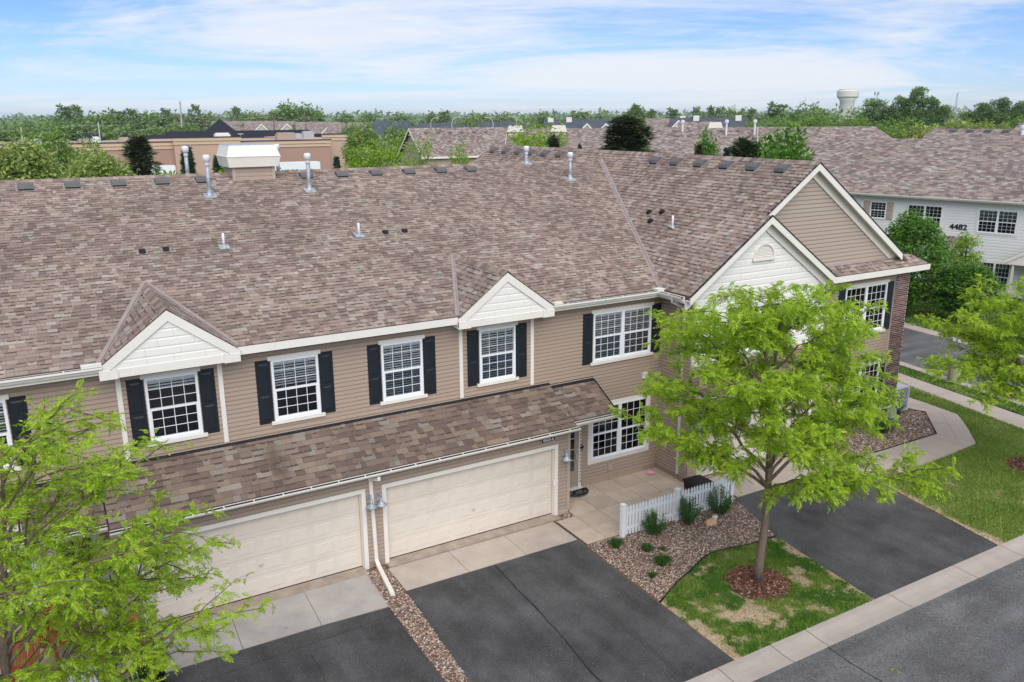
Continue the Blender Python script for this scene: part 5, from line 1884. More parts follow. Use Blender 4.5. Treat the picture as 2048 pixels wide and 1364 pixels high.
def scatter(tmpls, pos, dirs, scl, rng):
    """place templates (x forward) along dirs"""
    Vs, Fs = [], []
    off = 0
    which = rng.integers(0, len(tmpls), len(pos))
    for k, (tv, tf) in enumerate(tmpls):
        idx = np.where(which == k)[0]
        if len(idx) == 0: continue
        d = dirs[idx] / np.linalg.norm(dirs[idx], axis=1, keepdims=True)
        up = np.array([0, 0, 1.0])
        y = np.cross(np.broadcast_to(up, d.shape), d); ny = np.linalg.norm(y, axis=1, keepdims=True); y = np.where(ny > 1e-3, y / np.maximum(ny, 1e-6), np.array([0, 1.0, 0]))
        z = np.cross(d, y)
        ro = rng.normal(0, .45, len(idx))[:, None]
        y2 = y * np.cos(ro) + z * np.sin(ro); z2 = -y * np.sin(ro) + z * np.cos(ro)
        s = scl[idx][:, None, None]
        V = (tv[None, :, 0:1] * d[:, None, :] + tv[None, :, 1:2] * y2[:, None, :] + tv[None, :, 2:3] * z2[:, None, :]) * s + pos[idx][:, None, :]
        Vs.append(V.reshape(-1, 3)); Fs.append((tf[None] + (np.arange(len(idx)) * len(tv))[:, None, None]).reshape(-1, tf.shape[1]) + off)
        off += V.shape[0] * V.shape[1]
    return np.concatenate(Vs), np.concatenate(Fs)

def curve_pts(p, d0, d1, L, n, rng, wig=.06):
    """bending path: starts along d0 and ends along d1"""
    pts = [np.array(p, float)]
    for i in range(n):
        t = (i + .5) / n
        d = d0 * (1 - t) + d1 * t + rng.normal(0, wig, 3)
        d /= np.linalg.norm(d)
        pts.append(pts[-1] + d * L / n)
    return pts

m_locust = leaf_mat('locust_leaf', [(.22, .37, .024), (.39, .57, .038), (.55, .71, .065), (.71, .79, .15)], .52, .5, 1.4)
m_bark2 = mat('twig_bark', lin(104, 88, 76), .9, var=.25, scale=10)

def locust_tree(name, label, base, H, RAD, seed, lean=(0, 0), z0=2.1, nlimb=20, prof=None, dens=1.0, trunk_r=.098, wind=(.25, -.1), extra=(), fs=.95, group='honey locust trees in front of the houses'):
    rng = np.random.default_rng(seed)
    root = thing(name, label, 'tree', base, 0, group)
    wood = G()
    twigs = G()
    # trunk and leader, with gentle bends
    lead = [np.zeros(3)]
    n = 12
    for i in range(1, n + 1):
        t = i / n
        lead.append(np.array([lean[0] * t + .12 * math.sin(t * 5 + seed), lean[1] * t + .10 * math.sin(t * 6.3 + 2 * seed), H * .93 * t]))
    rad = [trunk_r * (1.25 if i == 0 else 1) * (1 - .9 * (i / n) ** 1.0) + .008 for i in range(n + 1)]
    wood.tube(lead, rad, 10)
    def lead_at(z):
        i = min(n - 1, max(0, int(z / (H * .93) * n)))
        f = z / (H * .93) * n - i
        return lead[i] * (1 - f) + lead[min(i + 1, n)] * f
    prof = prof or (lambda t: math.sin(min(1, t * 1.0 + .32) * math.pi * .86) ** .7)
    P, D, S = [], [], []
    def leafy(pts, step, size, start=.0):
        L = sum(np.linalg.norm(b - a) for a, b in zip(pts[:-1], pts[1:]))
        k = max(1, int(L / step * dens))
        seg = len(pts) - 1
        for j in range(k):
            t = start + (1 - start) * (j + rng.random()) / k
            i = min(seg - 1, int(t * seg)); f = t * seg - i
            p = pts[i] * (1 - f) + pts[i + 1] * f
            d = pts[i + 1] - pts[i]; d = d / (np.linalg.norm(d) + 1e-9)
            a = rng.uniform(0, 2 * math.pi)
            side = np.array([math.cos(a), math.sin(a), rng.normal(.05, .3)])
            v = d * .55 + side * .8 + np.array([wind[0], wind[1], 0])
            for q in range(2):
                P.append(p + rng.normal(0, .025, 3)); D.append(v + rng.normal(0, .45, 3)); S.append(size * fs * .66 * rng.uniform(.6, 1.35))
    def limb(z, az, L, rise, r0, end=None):
        p = lead_at(z)
        h = np.array([math.cos(az), math.sin(az), 0])
        d0 = h * .75 + np.array([0, 0, .75 + rise]); d1 = h + np.array([0, 0, .10 + rise * .5])
        pts = curve_pts(p, d0 / np.linalg.norm(d0), d1 / np.linalg.norm(d1), L, 8, rng, .10)
        wood.tube(pts, [r0 * (1 - .85 * i / 8) + .004 for i in range(9)], 6, False)
        leafy(pts[4:], .06, .28)
        ns = int(5 + L * 2.6)
        for s in range(ns):
            t = .25 + .75 * (s + rng.random()) / ns
            i = min(7, int(t * 8)); f = t * 8 - i
            q = pts[i] * (1 - f) + pts[i + 1] * f
            dd = pts[i + 1] - pts[i]; dd /= np.linalg.norm(dd)
            sgn = 1 if s % 2 else -1
            a2 = sgn * R(rng.uniform(28, 75))
            dh = np.array([dd[0] * math.cos(a2) - dd[1] * math.sin(a2), dd[0] * math.sin(a2) + dd[1] * math.cos(a2), .25 + rng.normal(.12, .22)])
            dh /= np.linalg.norm(dh)
            l2 = (.30 + .42 * L * (1 - t * .55)) * rng.uniform(.6, 1.15)
            l2 = min(l2, 1.5)
            de = dh + np.array([0, 0, -.35])
            sp = curve_pts(q, dh, de / np.linalg.norm(de), l2, 5, rng, .14)
            twigs.tube(sp, [.011 * (1 - .7 * k / 5) * (.6 + l2 * .5) + .0025 for k in range(6)], 4, False)
            leafy(sp, .055, .27, .2)
            for q2 in range(int(l2 * 4.5)):
                t2 = .3 + .7 * rng.random(); i2 = min(4, int(t2 * 5)); q0 = sp[i2] * (1 - (t2 * 5 - i2)) + sp[i2 + 1] * (t2 * 5 - i2)
                a3 = rng.uniform(0, 6.28)
                d3 = np.array([math.cos(a3), math.sin(a3), rng.normal(.1, .3)]) + dh * .6; d3 /= np.linalg.norm(d3)
                tw = curve_pts(q0, d3, d3 + np.array([0, 0, -.5]), rng.uniform(.18, .42), 3, rng, .15)
                twigs.tube(tw, [.004, .003, .0025, .002], 3, False)
                leafy(tw, .045, .25, .1)
    az = rng.uniform(0, 6.28)
    for i in range(nlimb):
        t = (i + .5) / nlimb
        z = z0 + (H * .90 - z0) * t ** 1.05
        az += 2.399 + rng.normal(0, .25)
        Lm = RAD * prof(t) * rng.uniform(.78, 1.12)
        limb(z, az, max(.5, Lm * 1.12), .15 + .9 * t * t, (.045 * (1 - .6 * t)) * (trunk_r / .105))
    for (z, a_, L, rise) in extra:
        limb(z, a_, L, rise, .04)
    leafy([lead_at(H * q) for q in (.80, .84, .88, .92)], .02, .22)
    wood.build('trunk', m_bark, root, True)
    twigs.build('branches', m_bark2, root)
    V, Fq = scatter(FROND, np.array(P), np.array(D), np.array(S), rng)
    me = np_mesh('crown', V, Fq, m_locust)
    put('crown', me, root)
    return root
cprof = lambda t: (.98 if t < .42 else .98 - (t - .42) * 1.15)
locust_tree('honey_locust', 'bright green young tree standing in the brown mulch ring of the small front lawn', (7.269, -6.467, .05), 6.95, 3.0, 5, lean=(.10, .05), z0=2.15, nlimb=25, prof=cprof,
            extra=[(2.15, R(-46), 3.3, -.15), (2.35, R(150), 3.4, -.05), (2.3, R(-100), 2.6, -.1), (2.6, R(0), 2.2, -.1)], dens=.70)
locust_tree('honey_locust', 'bright green young tree at the left edge hiding the white entrance door', (-7.75, -6.15, .0), 6.85, 3.05, 9, lean=(.35, .0), z0=1.7, nlimb=24, prof=cprof,
            extra=[(2.1, R(-20), 3.3, -.05), (2.6, R(12), 3.2, -.0), (3.2, R(-8), 3.0, .05), (1.9, R(30), 3.0, -.1), (1.7, R(0), 2.6, -.25)], dens=.47, fs=.80)
locust_tree('honey_locust', 'bright green young tree at the right edge over the lawn and pavement', (19.62, -6.0, .05), 5.6, 2.8, 21, lean=(-.1, .1), z0=1.9, nlimb=22, prof=cprof, extra=[(2.2, R(160), 3.6, -.1), (2.6, R(120), 3.4, 0), (2.0, R(-170), 3.2, -.2)], dens=.62)

# --- generic crowns: many leaf-sized faces gathered in clumps along limbs
LEAFQ = [(np.array([(0, 0, 0), (.5, -.32, .03), (1, 0, -.12), (.5, .32, .03)], float), np.array([(0, 1, 2, 3)])),
         (np.array([(0, 0, 0), (.55, -.25, -.06), (1, .05, -.25), (.45, .30, .0)], float), np.array([(0, 1, 2, 3)]))]
WISP = [(np.array([(0, 0, 0), (.5, -.09, .02), (1, 0, -.12), (.5, .09, .02)], float), np.array([(0, 1, 2, 3)]))]
SPRAY = [(np.array([(0, 0, 0), (.6, -.10, .02), (1, 0, -.05), (.6, .10, .02), (.2, 0, 0), (.5, -.42, .0), (.62, -.30, -.02), (.4, -.05, 0), (.2, 0, 0), (.5, .42, .0), (.62, .30, -.02), (.4, .05, 0)], float), np.array([(0, 1, 2, 3), (4, 5, 6, 7), (8, 9, 10, 11)]))]

def crown_mesh(name, kind, seed, nclump, per, leaf, mt, r0=2.0, h0=9.5):
    """a tree h0 high with crown radius r0; copies are scaled a little from there"""
    A_ = np.array([r0, r0, h0])
    rng = np.random.default_rng(seed)
    C_, D_, S_ = [], [], []
    limbs = []
    ar = 1.0
    for i in range(nclump):
        if kind == 'spruce':
            t = rng.random() ** .8; z = .06 + .92 * t; r = (1 - t) ** .9 * rng.uniform(.55, 1.0) * (1 + .12 * math.sin(z * 60)); a = rng.uniform(0, 6.283)
            c = np.array([r * math.cos(a), r * math.sin(a), z - .04 * r]); cs = .10 + .10 * (1 - t)
        elif kind == 'pine':
            t = rng.random(); z = .06 + .90 * t; rr = (1.0 - .25 * t) if t < .3 else .925 * max(.04, 1 - (t - .3) / .72) ** .9; a = rng.uniform(0, 6.283); r = rr * math.sqrt(rng.uniform(.2, 1)) * (1 + .28 * math.sin(a * 3 + t * 11))
            c = np.array([r * math.cos(a), r * math.sin(a), z]); cs = .15
        elif kind == 'poplar':
            a = rng.uniform(0, 6.283); t = rng.random() ** .75; z = .18 + .80 * t
            rr = .95 * (1 - abs(t - .35) ** 1.3 * 1.05); r = rr * math.sqrt(rng.random()); c = np.array([r * math.cos(a) + .25 * (z - .5), r * math.sin(a), z * (1 - .16 * r * rng.random())]); cs = .12 + .10 * (1 - t)
            if fbm(c[0] * 1.0, c[2] * 2.2 + c[1], 1.6, 2, seed) < -.10 and t > .4: continue
        elif kind == 'bush':
            v = rng.normal(0, 1, 3); v /= np.linalg.norm(v); q = rng.uniform(.5, 1) ** .5; c = np.array([v[0] * q, v[1] * q, .5 + .46 * v[2] * q]); cs = .18
        elif kind == 'willow':
            v = rng.normal(0, 1, 3); v /= np.linalg.norm(v); q = rng.uniform(.35, 1) ** .5; c = np.array([v[0] * q, v[1] * q, .56 + .40 * v[2] * q]); cs = .17
        else:
            v = rng.normal(0, 1, 3); v /= np.linalg.norm(v); q = rng.uniform(.3, 1) ** .45
            bump = 1 + .20 * math.sin(v[0] * 5 + seed) * math.sin(v[1] * 4 + seed * 2) + .1 * math.sin(v[2] * 9)
            c = np.array([v[0] * q * bump, v[1] * q * bump, .56 + .42 * v[2] * q * bump])
            if kind == 'maple': c[2] = .55 + .44 * v[2] * q; c[:2] *= (1.0 if v[2] < .2 else 1 - .35 * (v[2] - .2))
            cs = .17
        k = int(per * rng.uniform(.6, 1.4))
        d = rng.normal(0, 1, (k, 3)); d /= np.linalg.norm(d, axis=1, keepdims=True)
        rad = cs * 1.25 * r0 * rng.uniform(.45, 1.0, (k, 1))
        off = d * rad * np.array([1, 1, .72 if kind != 'willow' else 1.1])
        C_.append(c * A_ + off)
        if kind == 'willow':
            dd = d + np.array([.3, 0, -.2])
        elif kind in ('spruce', 'pine'):
            out = np.array([c[0], c[1], 0]); out /= (np.linalg.norm(out) + 1e-6); dd = d * .6 + out + np.array([0, 0, .15 if kind == 'pine' else -.15])
        elif kind == 'poplar':
            dd = d + np.array([.5, 0, .5])
        else:
            dd = d + np.array([0, 0, .1])
        D_.append(dd); S_.append(leaf * rng.uniform(.6, 1.35, k))
        limbs.append(c * A_)
    P = np.concatenate(C_); D = np.concatenate(D_); S = np.concatenate(S_)
    V, Fq = scatter(SPRAY if kind in ('spruce', 'pine') else LEAFQ, P, D, S, rng)
    cr = np_mesh(name, V, Fq, mt)
    g = G()
    topz = .9 if kind in ('spruce', 'pine') else .75
    g.tube([(0, 0, 0), (.04, .03, .25 * h0), (-.03, .0, .5 * h0), (0, 0, topz * h0)], [.022 * h0 * .7, .017 * h0 * .7, .011 * h0 * .7, .02], 7)
    if kind not in ('spruce',):
        for c in limbs[::max(1, len(limbs) // 14)]:
            z = max(.15 * h0, c[2] * .55); m_ = c * .5 + np.array([0, 0, z * .5 + .04 * h0])
            g.tube([(0, 0, z * .8), m_, c], [.06, .04, .012], 4, False)
    tk = g.mesh('trunk', m_barkdark, True)
    return cr, tk

def lm(name, a, b, c, t=.3): return leaf_mat(name, [a, b, c], t, .6, .35)
m_l_broad = lm('leaf_mid', (.15, .26, .05), (.23, .36, .075), (.32, .45, .11))
m_l_far = lm('leaf_far', (.15, .25, .07), (.22, .33, .10), (.29, .40, .14))
m_l_pop = lm('leaf_poplar', (.14, .24, .08), (.21, .32, .12), (.30, .40, .17))
m_l_willow = lm('leaf_willow', (.28, .36, .09), (.37, .45, .13), (.46, .53, .19))
m_l_maple = lm('leaf_maple', (.085, .20, .024), (.14, .30, .04), (.23, .42, .065))
m_l_pine = lm('leaf_pine', (.050, .085, .036), (.085, .125, .052), (.26, .24, .10), .2)
m_l_spruce = lm('leaf_spruce', (.05, .105, .05), (.08, .145, .072), (.115, .19, .095), .15)
m_l_blue = lm('leaf_blue_spruce', (.05, .095, .075), (.075, .13, .10), (.10, .16, .12), .1)
m_l_brown = lm('leaf_brown_spruce', (.06, .055, .035), (.10, .08, .055), (.15, .11, .08), .1)
m_l_bright = lm('leaf_bright', (.20, .34, .03), (.31, .47, .05), (.42, .57, .09), .45)
m_l_red = lm('leaf_dark_red', (.05, .03, .025), (.08, .05, .035), (.06, .075, .03), .2)
m_shrub = leaf_mat('shrub_leaf', [(.035, .11, .02), (.065, .175, .032), (.13, .28, .06)], .2, .45, 3)
CR = {}
def crown(kind, var=0):
    k = (kind, var)
    if k in CR: return CR[k]
    spec = {'broad': (340, 44, .21, m_l_broad, 2.3, 9.6), 'far': (110, 16, 1.0, m_l_far, 5.0, 11.5), 'farpop': (120, 15, .85, m_l_pop, 4.2, 13), 'poplar': (340, 24, .30, m_l_pop, 2.9, 13), 'willow': (420, 70, .24, m_l_willow, 2.3, 9.8),
            'maple': (420, 40, .20, m_l_maple, 2.0, 7.5), 'pine': (360, 26, .30, m_l_pine, 1.6, 9.8), 'spruce': (420, 18, .24, m_l_spruce, .9, 8.8), 'bluespruce': (380, 18, .2, m_l_blue, .65, 9.2), 'brownspruce': (260, 14, .2, m_l_brown, .65, 9.3),
            'bush': (170, 34, .26, m_l_bright, 1.2, 4.0), 'potbush': (110, 14, .16, m_shrub, 1.0, 2.0), 'locust': (340, 26, .19, m_l_bright, 2.0, 9.4), 'maple_light': (210, 22, .15, m_l_bright, 1.0, 5.0)}[kind]
    gk = {'far': 'broad', 'farpop': 'poplar', 'bluespruce': 'spruce', 'brownspruce': 'spruce', 'maple_light': 'maple', 'potbush': 'bush'}.get(kind, kind)
    CR[k] = crown_mesh('crown', gk, sum(map(ord, kind)) + var * 7, *spec) + spec[4:]
    return CR[k]
def plant_tree(name, label, x, y, h, r, kind, var=0, group=None, rz=None, z=0.0, cat='tree'):
    cr, tk, r0, h0 = crown(kind, var)
    t = thing(name, label, cat, (x, y, z), rz if rz is not None else random.uniform(0, 6.28), group)
    # keep leaf-sized faces leaf-sized: scale on the parts
    for nm, me in (('trunk', tk), ('crown', cr)):
        o = put(nm, me, t); o.scale = (r / r0, r / r0, h / h0)
    return t

# trees behind the row and along the road, one by one
MID = [
 ('willow_tree', 'pale olive willow at the far left behind the roof', -6.4, 37.2, 9.7, 2.6, 'willow', 0),
 ('broadleaf_tree', 'tall mid green tree rising between the two left willows', -4.6, 47.1, 10.1, 2.3, 'broad', 0),
 ('broadleaf_tree', 'dark bronze green tree just right of the tall left tree', -2.6, 43.1, 9.0, 1.6, 'broad', 1),
 ('willow_tree', 'pale olive willow left of the dark bronze pine', -2.7, 32.0, 9.3, 2.2, 'willow', 1),
 ('pine_tree', 'dark bronze pine in front of the store wall', .6, 42.7, 9.7, 2.3, 'pine', 0),
 ('rounded_shrub', 'bright green shrub between dark pine and white trailer', .7, 31.6, 8.2, 1.1, 'bush', 0),
 ('spruce_tree', 'dark green spruce left of the first flue pipe', 4.2, 46.3, 8.9, 1.15, 'spruce', 0),
 ('spruce_tree', 'dark green spruce behind the second flue pipe', 7.0, 50.0, 8.0, .95, 'spruce', 1),
 ('spruce_tree', 'small dark spruce just left of the cream chimney hood', 8.3, 50.6, 7.8, .8, 'spruce', 0),
 ('rounded_shrub', 'bright green shrub behind the left side of the cream chimney hood', 5.9, 40.2, 7.9, 1.2, 'bush', 1),
 ('rounded_shrub', 'low bright shrub below the lettered white trailer', 13.0, 47.8, 7.0, 1.3, 'bush', 0),
 ('spruce_tree', 'small dark spruce at the right end of the store wall', 22.1, 66.5, 6.9, .9, 'spruce', 1),
 ('rounded_shrub', 'bright low shrub right of the small spruce by the store', 22.6, 62.5, 6.4, 1.2, 'bush', 1),
 ('honey_locust', 'big light green tree covering the right end of the store', 15.9, 39.4, 9.5, 2.7, 'locust', 0),
 ('broadleaf_tree', 'fresh green tree rising behind the store end', 35.1, 93.7, 9.9, 2.6, 'broad', 0),
 ('honey_locust', 'light green tree in front of the tan gabled house', 15.6, 31.0, 9.2, 1.7, 'locust', 1),
 ('honey_locust', 'thin light green tree against the far hip roof', 19.0, 32.0, 8.9, 1.0, 'locust', 2),
 ('honey_locust', 'wide light green tree breaking the ridge behind the wing roof', 25.1, 32.1, 10.5, 3.0, 'locust', 0),
 ('pine_tree', 'small dark pine at the foot of the wide light tree', 23.9, 28.2, 9.7, 1.3, 'pine', 1),
 ('pine_tree', 'big dark pine with cream candles behind the wing ridge', 25.9, 23.0, 10.8, 3.6, 'pine', 0),
 ('broadleaf_tree', 'thin leafed dark tree poking out behind the big dark pine', 40.0, 40.0, 11.6, 1.7, 'poplar', 1),
 ('spruce_tree', 'tiny dark spruce tip left of the big dark pine', 23.5, 24.6, 9.2, .4, 'spruce', 0),
 ('maple_tree', 'slim fresh green maple left of the blue spruce', 28.9, 19.2, 9.8, 1.25, 'maple', 1),
 ('spruce_tree', 'brownish spruce below the slim fresh maple', 26.2, 17.0, 9.3, .65, 'brownspruce', 0),
 ('spruce_tree', 'blue green spruce between two maples', 25.8, 14.4, 9.2, .62, 'bluespruce', 0),
 ('pine_tree', 'dark olive pine left of the big round maple', 25.0, 12.4, 9.8, 2.0, 'pine', 1),
 ('maple_tree', 'big round rich green maple left of the gable peak', 26.3, 11.2, 10.3, 2.2, 'maple', 0),
 ('maple_tree', 'large dark green maple beside the dark brick pier', 34.5, 9.0, 5.75, 1.8, 'maple', 0),
 ('maple_tree', 'lower dark maple crown right of the large dark maple', 35.6, 6.5, 3.3, 1.6, 'maple', 1),
 ('maple_tree', 'small fresh maple under the numbers on the white house', 38.0, 8.2, 4.45, .95, 'maple_light', 0),
]
for (nm, lb, x, y, h, r, kd, vr) in MID:
    plant_tree(nm, lb, x, y, h, r, kd, vr)
ORD = ['leftmost', 'second', 'third', 'fourth', 'fifth', 'sixth', 'seventh', 'eighth', 'ninth', 'tenth', 'eleventh', 'twelfth', 'thirteenth', 'fourteenth', 'fifteenth', 'sixteenth', 'seventeenth', 'eighteenth', 'nineteenth']
def belt(lst, what, grp):
    lst = sorted(lst, key=lambda q: math.atan2(q[0] - CAM_POS[0], q[1] - CAM_POS[1]))
    for i, (x, y, h, r, kd) in enumerate(lst):
        label = ('leftmost of the ' if i == 0 else ORD[i] + ' from the left of the ' if i < len(lst) - 1 else 'rightmost of the ') + what
        plant_tree('poplar_tree' if kd == 'poplar' or kd == 'farpop' else 'willow_tree' if kd == 'willow' else 'broadleaf_tree', label, x, y, h, r, kd, i % 2, grp)
belt([(112.9, 71.9, 13.2, 3.6, 'poplar'), (114.2, 70.1, 12.0, 2.6, 'poplar'), (115.2, 68.7, 13.5, 2.9, 'poplar'), (116.3, 67.1, 14.9, 3.0, 'poplar'), (117.7, 65.2, 13.4, 3.0, 'poplar'), (118.6, 63.7, 12.1, 2.6, 'poplar')],
     'tall poplars right of the water tower', 'tall poplars right of the water tower')
belt([(137.5, 71.4, 11.2, 2.6, 'poplar'), (138.8, 69.3, 12.6, 3.0, 'poplar'), (140.0, 67.2, 13.4, 3.4, 'poplar'), (141.3, 65.0, 12.8, 3.0, 'poplar')],
     'tall skyline poplars at the right edge', 'poplars at the right edge')
belt([(87.9, 55.2, 10.9, 2.3, 'broad'), (94.8, 62.6, 9.9, 2.6, 'broad'), (72.4, 42.5, 9.3, 2.7, 'broad'), (74.1, 40.3, 9.4, 3.0, 'broad'), (71.4, 35.5, 9.8, 2.6, 'broad'), (89.2, 35.2, 9.8, 2.9, 'broad'), (82, 46, 9.6, 3, 'broad'), (80, 36, 9.6, 3, 'broad')],
     'rounded trees behind the white house roof', 'green belt behind the right roofs')
belt([(68.2, 31.2, 9.8, 2.0, 'willow'), (73.7, 32.0, 10.3, 2.9, 'willow'), (75.0, 29.8, 10.2, 2.5, 'willow'), (70.5, 33.8, 9.9, 2.4, 'willow')],
     'pale yellow willows above the white house', 'willows above the white house roof')
belt([(162.1, 122.4, 11.7, 4.6, 'far'), (190.1, 151.2, 13.4, 5.0, 'far'), (184.7, 157.2, 13.8, 5.6, 'farpop'), (172.6, 140.9, 11.9, 4.5, 'far'), (103.2, 83.3, 9.9, 2.6, 'broad'), (105.9, 80.4, 10.0, 3.0, 'broad'), (107.9, 78.1, 10.4, 3.0, 'broad'), (93.9, 78.7, 9.6, 2.2, 'broad')],
     'trees left of the water tower', 'green belt left of the water tower')
belt([(8.4, 280.8, 14.6, 4.6, 'farpop'), (13.3, 300.5, 15.0, 4.2, 'farpop'), (17.7, 310.3, 12.2, 6, 'far'), (27.1, 309.4, 13.4, 5, 'farpop'), (31.0, 309.0, 13.9, 4.4, 'farpop'), (36.6, 308.3, 12.5, 6, 'far'), (41.4, 307.6, 13.9, 4.4, 'farpop'), (44.7, 307.2, 12.5, 5.4, 'far'),
      (51.3, 306.0, 15.2, 3.8, 'farpop'), (55.4, 305.3, 12.4, 5.4, 'far'), (66.8, 313.1, 14.6, 4.2, 'farpop'), (72.0, 311.9, 12.4, 6.2, 'far'), (79.1, 310.2, 12.6, 5.6, 'far'), (22.3, 306, 12.8, 5.4, 'far')],
     'skyline trees behind the store', 'skyline trees behind the store')
belt([(84.4, 308.8, 15.3, 6.6, 'far'), (89.1, 307.4, 15.6, 6.6, 'far'), (93, 303, 14.6, 4.6, 'far')],
     'big dark skyline clump left of centre', 'dark clump on the skyline')
belt([(132.1, 377.6, 12.4, 5.6, 'far'), (136.0, 354.9, 12.8, 5.4, 'far'), (148.6, 349.8, 12.3, 6.6, 'far'), (154.7, 325.2, 12.6, 6.2, 'far'), (157.6, 323.8, 13.0, 5, 'farpop'), (181.7, 334.1, 12.0, 6.6, 'far'), (191.8, 328.5, 11.8, 5.2, 'far'), (218.3, 335.9, 12.4, 6.8, 'far'),
      (221.0, 310.1, 12.7, 6.4, 'far'), (229.4, 304.1, 11.8, 5.4, 'far')],
     'low middle skyline trees', 'middle skyline trees')
belt([(135.4, 162.1, 13.4, 3.2, 'farpop'), (157.9, 182.5, 12.3, 3.4, 'farpop'), (189.0, 208.6, 12.9, 4, 'farpop'), (195.2, 203.1, 13.3, 3.5, 'farpop'), (197.6, 200.9, 13.5, 3.5, 'farpop'), (200.6, 198.1, 13.3, 3.5, 'farpop'), (226.5, 214.8, 12.8, 4.4, 'far'), (230.2, 211.0, 12.9, 4.4, 'farpop'), (212, 205, 12.6, 4.2, 'far')],
     'thin trees above the dark roofs', 'thin trees above the dark roofs')
belt([(-6.2, 211.2, 9.6, 4.4, 'far'), (-1.8, 231.1, 10.2, 4.6, 'far'), (8.2, 210.7, 10, 5, 'far'), (13.6, 210.3, 9.4, 4.4, 'far'), (16.9, 199.9, 9.3, 3.8, 'far'), (23.5, 209.2, 9.2, 3.4, 'far'), (32.0, 207.9, 9.2, 2.6, 'far'), (48.7, 225.0, 9, 3.6, 'far'), (61.4, 211.3, 9.1, 4.2, 'far'), (60.5, 169.6, 9, 3, 'far'), (66.8, 167.2, 9.4, 3.4, 'far'), (84.5, 159.2, 10.2, 3.6, 'far'), (58.5, 138.2, 9, 2.6, 'far'),
      (3.2, 214, 10.2, 4.6, 'far'), (28, 205, 9.4, 3.6, 'far'), (40, 214, 9.6, 4, 'far'), (-11, 200, 9.6, 4.4, 'far'), (74, 190, 9.4, 3.8, 'far'), (98, 180, 9.6, 4, 'far')],
     'trees among houses beyond the store', 'trees among the far houses')

# the wood that closes the horizon all round reads as one mass
def far_wood():
    rng = np.random.default_rng(77)
    P, S = [], []
    for ring_, (d0, d1, n, top) in enumerate(((250, 420, 2600, 6.8), (430, 700, 5200, 11.0), (750, 1300, 6500, 15.5), (1500, 3200, 6000, 26.0))):
        for i in range(n):
            a = R(rng.uniform(-40, 102)); d = rng.uniform(d0, d1)
            if ring_ == 0 and fbm(math.sin(a) * d, math.cos(a) * d, .012, 3, 2.0) < .02: continue
            hh = top * (.72 + .32 * fbm(math.sin(a) * d, math.cos(a) * d, .018 if ring_ < 2 else .006, 4, 9.0))
            s = (2.0, 2.8, 4.5, 10)[ring_]
            x, y = CAM_POS[0] + d * math.sin(a), CAM_POS[1] + d * math.cos(a)
            for q in range(3):
                P.append((x + rng.normal(0, s), y + rng.normal(0, s), max(.5, hh * (rng.random() ** .5) - s * .3))); S.append(s * rng.uniform(.6, 1.3))
    P, S = np.array(P), np.array(S)
    D = rng.normal(0, 1, P.shape)
    V, Fq = scatter(LEAFQ, P, D, S, rng)
    put('far_wood', np_mesh('far_wood', V, Fq, lm('leaf_horizon', (.145, .23, .09), (.20, .30, .12), (.26, .36, .155), .25)), None, 'stuff')
far_wood()

# ================================================================ neighbouring houses
def uv_face(g_pts, name, m, parent, u_dir, v_dir, thick=.12):
    """roof slope with its own UV in metres"""
    pts = [np.array(p, float) for p in g_pts]
    n = len(pts)
    vs = [tuple(p) for p in pts] + [(p[0], p[1], p[2] - thick) for p in pts]
    fs = [tuple(range(n)), tuple(range(2 * n - 1, n - 1, -1))] + [(i, n + i, n + (i + 1) % n, (i + 1) % n) for i in range(n)]
    me = bpy.data.meshes.new(name); me.from_pydata(vs, [], fs); me.materials.append(m)
    uvl = me.uv_layers.new(name='UVMap')
    u_dir, v_dir = unit(u_dir), unit(v_dir)
    o = pts[0]
    for lp in me.loops:
        p = np.array(me.vertices[lp.vertex_index].co) - o
        uvl.data[lp.index].uv = (float(p @ u_dir) + 50, float(p @ v_dir) + 50)
    me.update()
    return put(name, me, parent)
def slope(name, m, parent, a, b, c, d):
    """a,b on the eave (a to b), c,d on the ridge (over b, a)"""
    a, b, c, d = (np.array(p, float) for p in (a, b, c, d))
    u = unit(b - a); v = c - b; v = v - u * (v @ u)
    return uv_face([a, b, c, d], name, m, parent, u, v)

# the white house, facade in its own frame: x along, -y to the road
wh = thing('white_townhouse', 'white sided townhouse with number 4482 and brown shingle roof across the side road', 'townhouse', (41.285 + .967 * .4, 18.274 + .253 * .4, 0), math.atan2(-.967, .253))
WZ = 5.69
# facade plane is y=0 ; eave overhang .4
slope('roof', m_roof_far2, wh, (-5.6, -.4, WZ), (16, -.4, WZ), (16, 6.6, 9.02), (-5.6, 6.6, 9.02))
slope('roof', m_roof_far2, wh, (16, 13.6, WZ), (-5.6, 13.6, WZ), (-5.6, 6.6, 9.02), (16, 6.6, 9.02))
slope('roof', m_roof_far2, wh, (-.6, 8.0, 7.6), (16, 8.0, 7.6), (16, 14, 9.6), (-.6, 14, 9.6))
slope('roof', m_roof_far2, wh, (16, 20, 7.0), (-.6, 20, 7.0), (-.6, 14, 9.6), (16, 14, 9.6))
slope('roof', m_roof_far2, wh, (4.0, 15.0, 8.4), (16, 15.0, 8.4), (16, 19, 10.0), (4.0, 19, 10.0))
WWH = Matrix.Identity(4)
def uprow(m4): return m4
wops = [window(WWH, .96, 2.01, 4.05, 5.16, parent=wh, shut=(True, True), shw=.42, shm=m_siding_v, head=False, sill=False, casing=.06, blind=None, spread=0),
        window(WWH, 3.36, 5.46, 3.68, 5.12, double=True, parent=wh, shut=(False, False), head=False, sill=False, casing=.10, blind=None),
        window(WWH, 7.54, 9.68, 3.70, 5.12, double=True, parent=wh, shut=(False, False), head=False, sill=False, casing=.10, blind='half'),
        window(WWH, 7.95, 9.68, .30, 1.98, double=True, parent=wh, shut=(False, False), head=False, sill=False, casing=.10, blind=None)]
hold = BOARDS; BOARDS = []
